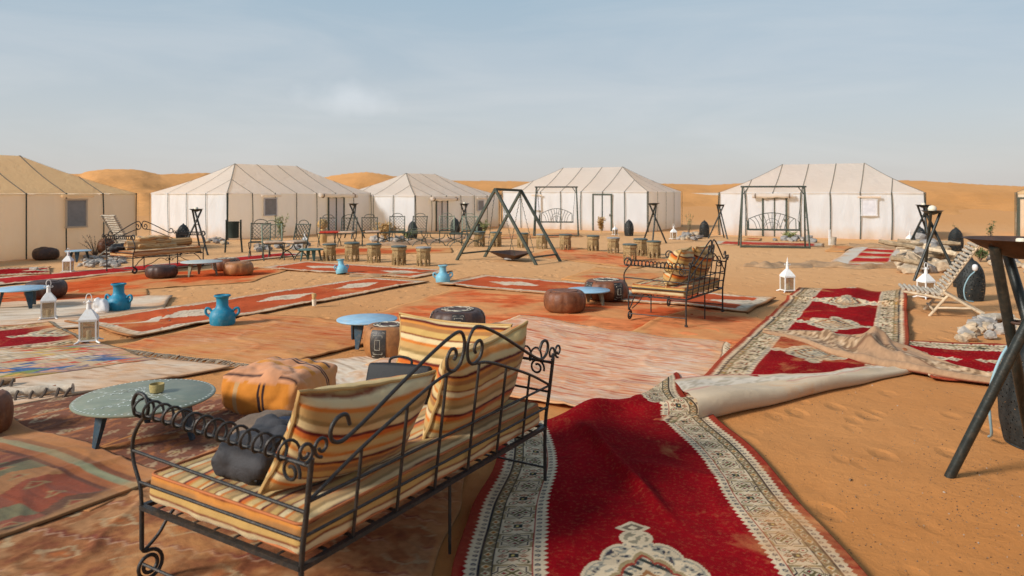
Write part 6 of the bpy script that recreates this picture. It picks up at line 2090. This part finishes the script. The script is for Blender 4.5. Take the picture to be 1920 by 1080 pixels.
CHL = [(512, 486, 24, 1, 'pale iron lattice chair close behind the front left one'), (552, 485, -28, 0, 'iron lattice chair with beige cushion next to the green table'),
       (613, 462, 8, 0, 'iron lattice chair with wicker ball showing through its back'), (651, 462, 0, 0, 'iron lattice chair before the door of the second tent'), (694, 461, 14, 0, 'iron lattice chair tilted beside the torch, with pinkish cushion'),
       (744, 457, 6, 0, 'dark iron lattice chair before the dry straw plant'), (782, 457, -12, 0, 'iron lattice chair before the pierced metal lamp, middle of the row'), (838, 456, 5, 1, 'pale iron lattice chair before the small tent door'), (880, 458, 0, 1, 'pale iron lattice chair beside the fire pit frame')]
chs = {}
for px, py, rz, pale, lab in CHL:
    o = dup(CH0, spot(px, py), R(rz), lab); chs[px] = o
    if pale:
        for nm in ('back_frame', 'lattice'): remat(o, nm, PL)
def seat_pad(label, host, mat, d=(.46, .44, .05), dz=.43, dx=0, a=0):
    b = soft('seat_cushion', d, .022, mat, n=(6, 6, 2), bulge=.01, wob=.01); tag(b, label, 'cushion', 'seat cushions on iron chairs'); place_on(b, host, (dx, -.03, dz), tilt(0, 0, a)); return b
M['pad_red'] = simple('red_patterned_cloth', (.42, .035, .015), .9, 0, .6, 16)
M['pad_beige'] = simple('pinkish_beige_cloth', (.50, .33, .21), .9, 0, .3, 16)
seat_pad('red patterned cushion on the chair with the wicker ball', chs[613], M['pad_red'], (.62, .46, .055), dx=.1)
seat_pad('pinkish cushion on the chair before the second tent door', chs[651], M['pad_beige'])
seat_pad('pinkish cushion on the tilted chair beside the torch', chs[694], M['pad_beige'], dx=.08)
seat_pad('beige cushion on the chair next to the green table', chs[552], M['pad_beige'])
seat_pad('pinkish cushion on the pale chair at the left group', chs[512], M['pad_beige'])
# two bare iron benches (seat and bowed legs) continuing the row
def bench(label, loc, rz, n):
    t = thing('iron_bench', label, 'bench', loc, rz, 'bare iron benches')
    L_ = .55 * n
    m = MB()
    for y in (-.2, .2): m.tube([(0, y, .42), (L_, y, .42)], .013, 6)
    for i in range(1, 8): m.bar((0, -.2 + .05 * i, .42), (L_, -.2 + .05 * i, .42), .006, .012)
    m.build('seat_frame', G_, t)
    for i in range(n):
        c_ = .55 * (i + .5); m = MB()
        for f in (-1, 1):
            m.tube(curve([(c_ + f * .25, 0, .42), (c_ + f * .19, 0, .27), (c_, 0, .20), (c_ - f * .17, 0, .12), (c_ - f * .26, 0, 0)], 5), .015, 6)
        m.build('leg', G_, t)
    return t
bench('bare iron bench with bowed legs running right of the dark lattice chair', spot(772, 462), R(4), 3)
bench('bare iron bench with bowed legs before the small tent door', spot(842, 464), R(2), 2)
bench('bare iron bench with bowed legs left of the straw plant chair', spot(706, 461), R(10), 2)
# wicker ball
m = MB(); rnd = random.Random(2)
for i in range(26):
    ax_ = Vector((rnd.gauss(0, 1), rnd.gauss(0, 1), rnd.gauss(0, 1))).normalized(); u = ax_.orthogonal().normalized(); w = ax_.cross(u)
    m.tube([u * .17 * math.cos(R(a)) + w * .17 * math.sin(R(a)) for a in range(0, 360, 24)], .012, 5, closed=True)
o = m.build('wicker_ball', M['straw'], None); tag(o, 'woven straw ball behind the lattice back of the chair with red cushion', 'wicker ball'); x, y, z = spot(605, 455); o.location = (x, y, .64)
m = MB(); m.lathe([(.14, 0), (.16, .25), (.12, .44), (.1, .47)], 14); o = m.build('basket', M['straw'], None); tag(o, 'straw basket carrying the woven ball behind the chairs', 'basket'); o.location = (x, y, 0)

# ------------------------------------------------------------------ pierced metal lamps (pointed domes)
def pierced(label, loc, r, h, mat, rz=0, n=150, k=150, hole=.30, rows=26, spike=True, seed=0):
    t = thing('pierced_lamp', label, 'lamp', loc, rz, 'pierced metal lamps')
    rnd = np.random.RandomState(seed + 3)
    w = np.linspace(0, 1, k); a = np.linspace(0, 2 * np.pi, n + 1)
    prof = np.interp(w, [0, .04, .2, .4, .6, .75, .88, .95, 1.0], [.82, .88, .97, 1.0, .95, .83, .60, .40, .10]) * r
    W_, A_ = np.meshgrid(w, a, indexing='ij')
    pr = np.repeat(prof[:, None], n + 1, 1)
    # eight shallow facets
    fc = 1 - .030 * np.abs(np.cos(A_ * 4))
    V = np.stack([(pr * fc * np.cos(A_)).ravel(), (pr * fc * np.sin(A_)).ravel(), (W_ * h).ravel()], 1)
    hx = []
    for i in range(rows):
        wr = .06 + .82 * i / rows
        rr_ = np.interp(wr, w, prof); c_ = max(6, int(2 * np.pi * rr_ / (h / rows) * .72))
        for j in range(c_):
            if rnd.rand() < .80: hx.append((wr + rnd.uniform(-.012, .012), 2 * np.pi * (j + .5 * (i % 2)) / c_ + rnd.uniform(-.05, .05), rnd.uniform(.6, 1.15)))
    HX = np.array(hx)
    wc = (w[:-1] + w[1:]) / 2; ac = (a[:-1] + a[1:]) / 2
    keep = np.ones((k - 1, n), bool)
    hs = h / rows * hole
    for wr, ar, s in HX:
        rr_ = np.interp(wr, w, prof)
        ii = np.where(np.abs(wc - wr) * h < hs * s * 1.6)[0]
        da = np.abs((ac - ar + np.pi) % (2 * np.pi) - np.pi) * rr_
        jj = np.where(da < hs * s)[0]
        for i in ii:
            for j in jj:
                if ((wc[i] - wr) * h / (hs * s * 1.5)) ** 2 + (da[j] / (hs * s)) ** 2 < 1: keep[i, j] = False
    F = grid_faces(k, n + 1, keep)
    np_mesh('pierced_shell', V, F[:, ::-1], mat, t)
    m = MB(); m.lathe([(.045, h * .985), (.05, h), (.02, h + .02), (.03, h + .045), (.010, h + .07), (.018, h + .09), (.002, h + .16)] if spike else [(.03, h * .99), (.035, h), (.01, h + .03)], 12); m.build('finial', mat, t, True)
    m = MB(); m.lathe([(r * .80, 0), (r * .82, .02)], 32, cap=False)
    m.tube([(r * .82 * math.cos(R(q)), r * .82 * math.sin(R(q)), .012) for q in range(0, 360, 12)], .010, 6, closed=True); m.build('base_ring', mat, t, True)
    return t
pierced('large pierced black metal lamp close up at the right edge', (3.74, 5.05, gzf(3.74, 5.05) - .01), .285, .86, M['perf'], n=300, k=260, hole=.125, rows=24, seed=1)
x, y, z = spot(1834, 566); PL0 = pierced('dark pierced lamp behind the bare wood chair, with a cable beside it', (x, y + .18, z), .205, .66, M['perf'], n=110, k=90, rows=22, hole=.22, seed=4, spike=False)
for px, py, s, lab in ((1814, 540, .98, 'dark pierced lamp half hidden behind the one beside the wood chair'), (1796, 471, 1.0, 'dark pierced lamp alone on the sand right of the firewood'), (1728, 466, .98, 'pierced lamp hidden among the torches at the firewood'),
                       (1322, 445, .95, 'pierced lamp left of the corner torch of the right tent'), (1180, 442, .95, 'olive pierced lamp before the fourth tent right of its door'), (773, 447, .95, 'pierced lamp behind the middle of the chair row'),
                       (853, 440, 1.0, 'pierced lamp beside the small tent door, partly behind a pale chair'), (341, 462, 1.05, 'pierced lamp with spike behind the left daybed'), (897, 440, .9, 'pierced lamp near the window of the small tent')):
    x, y, z = spot(px, py); o = dup(PL0, (x, y + .1, z), R(px % 40), lab, (s, s, s * 1.02))
m = MB(); m.lathe([(.01, .0), (.028, .02), (.032, .05), (.026, .075), (.01, .085)], 14)
o = m.build('light_bulb', M['plastic'], None, True); tag(o, 'white round bulb on a wire before the pierced lamp at the wood chair', 'bulb'); x, y = at(1819, 566); o.location = (x, y - .12, .50); o.scale = (1.3,) * 3
m = MB(); m.tube(curve([(x, y - .12, .50), (x - .10, y - .12, .40), (x - .16, y - .10, .22), (x - .13, y - .1, .05), (x + .02, y - .05, .01)], 8), .009, 6); o = m.build('cable', M['cable'], None, True); tag(o, 'pale cable hanging from the bulb at the pierced lamp', 'cable')
gx, gy = 3.29, 4.92
m = MB(); m.tube(curve([(gx + .26, gy + .05, .80), (gx + .10, gy, .70), (gx + .0, gy - .02, .54), (gx - .03, gy, .36), (gx - .01, gy + .02, .20), (gx + .04, gy + .08, .07), (gx + .10, gy + .2, .01)], 8), .009, 8); o = m.build('cable', M['cable'], None, True); tag(o, 'pale blue cable looping down beside the large pierced lamp', 'cable')

# ------------------------------------------------------------------ chairs of bare branches
def wood_chair(label, loc, rz, dark=False, nb=15):
    t = thing('branch_chair', label, 'chair', loc, rz, 'bare wood chairs')
    mt = M['driftdark'] if dark else M['driftwood']
    rnd = random.Random(4)
    def stick(a, b, r, name='stick', par=t, mm=mt):
        m = MB(); A = Vector(a); B = Vector(b); pts = [A.lerp(B, q / 4) + Vector((rnd.uniform(-1, 1), rnd.uniform(-1, 1), rnd.uniform(-1, 1))) * r * .18 for q in range(5)]
        m.tube(pts, [r, r * 1.06, r * .96, r * 1.04, r * .92], 8); return m.build(name, mm, par, True)
    W = .25
    for s in (-1, 1):
        stick((s * W, .02, .27), (s * W, .50, 1.02), .020, 'back_post')
        stick((s * W, -.42, .33), (s * W, .10, .25), .020, 'seat_rail')
        stick((s * (W + .03), -.10, .0), (s * (W + .03), .14, .32), .020, 'leg')
        stick((s * (W + .03), .08, .34), (s * (W + .03), .66, .0), .020, 'leg')
        stick((s * (W + .035), -.02, .12), (s * (W + .035), .42, .14), .016, 'stretcher')
    for i in range(nb):
        q = (i + .6) / nb; y, z = .02 + .48 * q, .27 + .75 * q
        stick((-W - .03, y - .025, z + .012), (W + .03, y - .025, z + .012), .021, 'back_slat', mm=M['driftdark'])
    for i in range(9):
        q = i / 8; y, z = -.42 + .48 * q, .345 - .055 * q
        stick((-W - .02, y, z + .022), (W + .02, y, z + .022), .023, 'seat_slat', mm=M['driftdark'])
    stick((-W - .05, -.06, .10), (W + .05, -.06, .10), .016, 'stretcher')
    stick((-W - .05, .40, .14), (W + .05, .40, .14), .016, 'stretcher')
    return t
x, y, z = spot(1772, 592)
wc = wood_chair('chair of bare pale branches with slatted back, seen from the side at right', (x + .0, y + .25, z), R(-113))
x, y, z = spot(224, 484)
wood_chair('tall slatted bare wood chair behind the near arm of the left daybed', (x, y + .3, z), R(150), True, 14).scale = (1.1, 1.0, 1.12)

# ------------------------------------------------------------------ rocks
def rockmesh(seed, sub=2):
    import bmesh
    bm = bmesh.new(); bmesh.ops.create_icosphere(bm, subdivisions=sub, radius=1)
    for v in bm.verts:
        n = mnoise.noise(v.co * 1.3 + Vector((seed * 7, 0, 0))) * .5 + mnoise.noise(v.co * 3 + Vector((0, seed * 3, 0))) * .22
        v.co *= 1 + n
        for a in range(3): v.co[a] = max(-.82, min(.82, v.co[a]))
    me = bpy.data.meshes.new('rock'); bm.to_mesh(me); bm.free()
    return me
RM = {k: [] for k in ('rock_white', 'rock_grey', 'rock_tan')}
for k in RM:
    for s in range(4):
        me = rockmesh(s + len(k)); me.materials.append(M[k]); RM[k].append(me)
def heap(pts, label, group, seed, kinds):
    rnd = random.Random(seed); rs = sorted(p[2] for p in pts); r_lo, r_hi = rs[len(rs) // 3], rs[2 * len(rs) // 3]
    for (x, y, r, zz) in pts:
        kd = rnd.choice(kinds); me = rnd.choice(RM[kd])
        o = bpy.data.objects.new('rock', me); COL.objects.link(o)
        o.location = (x, y, gzf(x, y) + r * .35 + zz); o.rotation_euler = (rnd.uniform(-.5, .5), rnd.uniform(-.5, .5), rnd.uniform(0, 6))
        o.scale = (r * rnd.uniform(.9, 1.5), r * rnd.uniform(.8, 1.2), r * rnd.uniform(.45, .85))
        col_ = {'rock_white': 'white', 'rock_grey': 'grey', 'rock_tan': 'tan'}[kd]
        sz_ = 'large' if r > r_hi else 'small' if r < r_lo else 'middling'
        ly_ = ' lying on top of others' if zz > .06 else ''
        tag(o, f'{sz_} {col_} stone {label}{ly_}', 'rock', group)
def scatter(poly, n, rmin, rmax, seed, pile=0):
    """random spots in a quad of sightings"""
    rnd = random.Random(seed); out = []
    P4 = [Vector((*at(*p), 0)) for p in poly]
    for i in range(n):
        u, v = rnd.random(), rnd.random()
        p = P4[0].lerp(P4[1], u).lerp(P4[3].lerp(P4[2], u), v); r = rnd.uniform(rmin, rmax)
        out.append((p.x, p.y, r, pile * max(0, 1 - 2 * abs(u - .5)) * rnd.random()))
    return out
heap(scatter([(1800, 640), (1935, 648), (1935, 604), (1830, 600)], 46, .035, .10, 1, .04), 'strewn behind the black pole at right', 'stones behind the near torch', 2, ('rock_white', 'rock_white', 'rock_grey', 'rock_tan'))
heap(scatter([(138, 502), (235, 500), (238, 484), (165, 482)], 70, .035, .10, 3, .05), 'heaped before the left daybed', 'stones beside the left daybed', 5, ('rock_white', 'rock_white', 'rock_grey'))
heap(scatter([(1690, 512), (1765, 516), (1772, 470), (1700, 466)], 52, .10, .24, 4, .42), 'in the big heap under the torches', 'tan rocks of the firewood heap', 6, ('rock_tan', 'rock_tan', 'rock_grey'))
heap(scatter([(1845, 500), (1935, 515), (1935, 488), (1860, 478)], 24, .05, .14, 7, .04), 'by the shrub under the near bowl', 'stones beyond the near bowl', 8, ('rock_white', 'rock_grey', 'rock_tan'))
heap(scatter([(700, 455), (775, 454), (775, 446), (700, 448)], 26, .08, .16, 9, .03), 'showing under the iron chair row', 'white stones under the chairs', 10, ('rock_white',))
heap(scatter([(470, 472), (575, 470), (575, 461), (480, 462)], 22, .08, .15, 11, .03), 'behind the left group of chairs', 'white stones by the left chairs', 12, ('rock_white', 'rock_grey'))
heap(scatter([(1272, 452), (1312, 452), (1312, 441), (1276, 442)], 16, .10, .20, 13, .1), 'round the sapling between the right tents', 'stones round the sapling', 14, ('rock_grey', 'rock_tan'))
heap(scatter([(1450, 452), (1525, 454), (1525, 448), (1462, 446)], 16, .08, .16, 15, .03), 'before the right tent behind the swing', 'stones behind the right swing', 16, ('rock_grey', 'rock_white'))
heap(scatter([(385, 460), (424, 460), (424, 450), (392, 450)], 14, .07, .14, 17, .03), 'at the foot of the second tent', 'stones at the second tent', 18, ('rock_tan', 'rock_grey'))
o = bpy.data.objects.new('rock', RM['rock_white'][1]); COL.objects.link(o); x, y, z = spot(64, 508); o.location = (x, y, z + .03); o.scale = (.13, .10, .08); tag(o, 'single smooth white stone on the sand near the tan tent', 'rock')
# firewood over the heap
rnd = random.Random(8)
for i in range(26):
    x, y = at(rnd.uniform(1692, 1768), rnd.uniform(478, 512)); ln = rnd.uniform(.5, 1.1); a = rnd.uniform(0, 3.14); zz = rnd.uniform(.10, .55) * (1 - abs((i % 9) - 4) / 7)
    m = MB(); dz = rnd.uniform(-.15, .15)
    pts = [(ln * (q / 4 - .5), .05 * math.sin(q * 2 + i), dz * (q / 4 - .5)) for q in range(5)]
    m.tube(pts, [rnd.uniform(.035, .07) for _ in pts], 7)
    o = m.build('log', M['log'] if i % 3 else M['driftwood'], None, True); o.location = (x, y, .05 + zz); o.rotation_euler = (0, 0, a)
    tag(o, f"{'long' if ln > .8 else 'short'} {'rough brown' if i % 3 else 'pale bare'} log on the heap under the torches, {'high' if zz > .3 else 'low'} in the pile", 'log', 'firewood on the tan rock heap')
x, y, z = spot(1868, 604)
m = MB(); m.tube([(-.22, 0, 0), (0, .01, .01), (.24, 0, .0)], [.05, .055, .045], 10); o = m.build('log', M['driftdark'], None, True); o.location = (x, y, z + .06); o.rotation_euler = (0, 0, R(5)); tag(o, 'short bleached log lying on the stones behind the black pole', 'log')

# loose pebbles, charcoal bits and twigs on the sand
M['pebble'] = simple('brown_pebble', (.24, .14, .07), .9, 0, .5, 20)
rnd = random.Random(21); m = MB()
def chip(x, y, r):
    z = gzf(x, y); q = [Vector((rnd.uniform(-1, 1), rnd.uniform(-1, 1), 0)).normalized() * r * rnd.uniform(.6, 1.3) for _ in range(4)]
    q.sort(key=lambda v: math.atan2(v.y, v.x))
    m.add([(x + p.x, y + p.y, z - .002) for p in q] + [(x + p.x * .5, y + p.y * .5, z + r * rnd.uniform(.35, .8)) for p in q], [(0, 1, 5, 4), (1, 2, 6, 5), (2, 3, 7, 6), (3, 0, 4, 7), (4, 5, 6, 7)])
for i in range(900):
    px = rnd.uniform(1330, 1930); py = rnd.uniform(700, 1085) if rnd.random() < .75 else rnd.uniform(480, 700)
    if px < 1330 + (py - 720) * .78: continue
    x, y = at(px, py); chip(x, y, rnd.choice((.003, .004, .005, .006, .008)) * (1 + (rnd.random() < .04) * 1.2))
for i in range(900):
    x = rnd.uniform(-6, 7); y = rnd.uniform(6, 22); chip(x, y, rnd.uniform(.006, .016))
o = m.build('pebbles', M['pebble'], None); o['kind'] = 'stuff'
rnd = random.Random(5); m = MB()
for i in range(700):
    px = rnd.gauss(1790, 95); py = rnd.gauss(900, 75)
    if py > 1085 or py < 700 or px < 1450: continue
    x, y = at(px, py); chip(x, y, rnd.choice((.002, .003, .003, .004, .005)))
for i in range(420):
    px = rnd.uniform(1340, 1930); py = rnd.uniform(690, 1085)
    if px < 1330 + (py - 720) * .78: continue
    x, y = at(px, py); chip(x, y, rnd.choice((.003, .004, .006)))
for i in range(300):
    x = rnd.uniform(-6, 7); y = rnd.uniform(6, 20); chip(x, y, rnd.uniform(.005, .012))
o = m.build('charcoal_bits', M['leather_black'], None); o['kind'] = 'stuff'
rnd = random.Random(6); m = MB()
for i in range(60):
    px = rnd.uniform(1340, 1930); py = rnd.uniform(600, 1085)
    if px < 1330 + (py - 720) * .78: continue
    x, y = at(px, py); chip(x, y, rnd.choice((.004, .006, .008)))
o = m.build('white_gravel', M['rock_white'], None); o['kind'] = 'stuff'

# ------------------------------------------------------------------ plants
def plant(name, label, cat, loc, h, spread, nst, leafm, leaf, nl, stemm, seed, lean=.2, leafw=.35, droop=0):
    t = thing(name, label, cat, loc)
    rnd = random.Random(seed); st = MB(); lf = MB()
    for s in range(nst):
        a = rnd.uniform(0, 6.28); l = rnd.uniform(.2, 1) * spread
        tip = Vector((math.cos(a) * l, math.sin(a) * l, h * rnd.uniform(.65, 1)))
        P = curve([(0, 0, 0), tip * .35 + Vector((0, 0, h * .12)), tip * .7 + Vector((0, 0, h * .08)), tip - Vector((0, 0, droop))], 4)
        st.tube(P, [max(.003, .012 * (1 - i / len(P))) for i in range(len(P))], 5)
        for k in range(nl):
            q = rnd.uniform(.3, 1); p = P[min(len(P) - 1, int(q * (len(P) - 1)))]
            d = Vector((rnd.gauss(0, 1), rnd.gauss(0, 1), rnd.gauss(.3, .7))).normalized() * leaf * rnd.uniform(.6, 1.3)
            w = d.cross(Vector((rnd.gauss(0, 1), rnd.gauss(0, 1), 1))).normalized() * leaf * leafw * .5
            lf.add([p, p + d * .5 + w, p + d, p + d * .5 - w], [(0, 1, 2, 3)])
    st.build('stem', stemm, t); f = lf.build('foliage', leafm, t); f['kind'] = 'stuff'
    return t
plant('sapling', 'leafy pale green sapling in front of the second tent', 'plant', spot(528, 455), 1.05, .28, 12, M['leaf_pale'], .09, 34, M['twig'], 1)
plant('dry_shrub', 'bare dry shrub before the wall of the tan tent', 'plant', spot(178, 482), .62, .42, 16, M['twig'], .05, 7, M['twig'], 2)
plant('straw_plant', 'dry golden palm-like plant left of the dark lattice chair', 'plant', spot(722, 452), .75, .55, 18, M['straw'], .14, 22, M['straw'], 3, droop=.12)
plant('straw_plant', 'bundle of golden dry grass before the door of the fourth tent', 'plant', spot(1127, 438), .72, .16, 18, M['straw'], .13, 20, M['straw'], 4)
plant('shrub', 'small grey-green shrub beneath the window of the small tent', 'plant', spot(908, 441), .62, .34, 14, M['leaf_pale'], .09, 26, M['twig'], 5)
plant('sapling', 'thin tall sapling standing among stones between the two right tents', 'plant', spot(1291, 446), 1.15, .20, 5, M['leaf_pale'], .07, 16, M['twig'], 6)
plant('shrub', 'low green tuft before the right tent door behind the swing', 'plant', spot(1480, 448), .26, .38, 16, M['leaf_pale'], .12, 12, M['leaf'], 7)
plant('shrub', 'low green shrub behind the pierced lamps under the near bowl', 'plant', spot(1838, 492), .34, .28, 16, M['leaf'], .08, 20, M['twig'], 8)
plant('sapling', 'slender green sapling above the near bowl at right', 'plant', spot(1857, 482), 1.08, .14, 5, M['leaf'], .09, 22, M['twig'], 9)
plant('sapling', 'small dark sprig behind the lone pierced lamp', 'plant', spot(1793, 462), .80, .16, 4, M['leaf'], .06, 14, M['twig'], 10)
plant('sapling', 'dark sprig rising behind the back of the bare wood chair', 'plant', spot(1816, 505), .58, .10, 4, M['leaf'], .06, 16, M['twig'], 11)
plant('shrub', 'low green plants at the foot of the chair row', 'plant', spot(765, 449), .34, .5, 18, M['leaf_pale'], .10, 16, M['leaf'], 12)

# small post and bucket before the right tent
t = thing('wash_stand', 'small white post and grey bucket before the right tent', 'bucket', spot(1562, 459), 0)
m = MB(); m.box((-.12, 0, .26), (.05, .05, .52)); m.build('post', M['white'], t)
m = MB(); m.lathe([(.09, 0), (.11, .27), (.10, .27), (.08, .02)], 18); m.build('bucket', M['driftdark'], t, True)
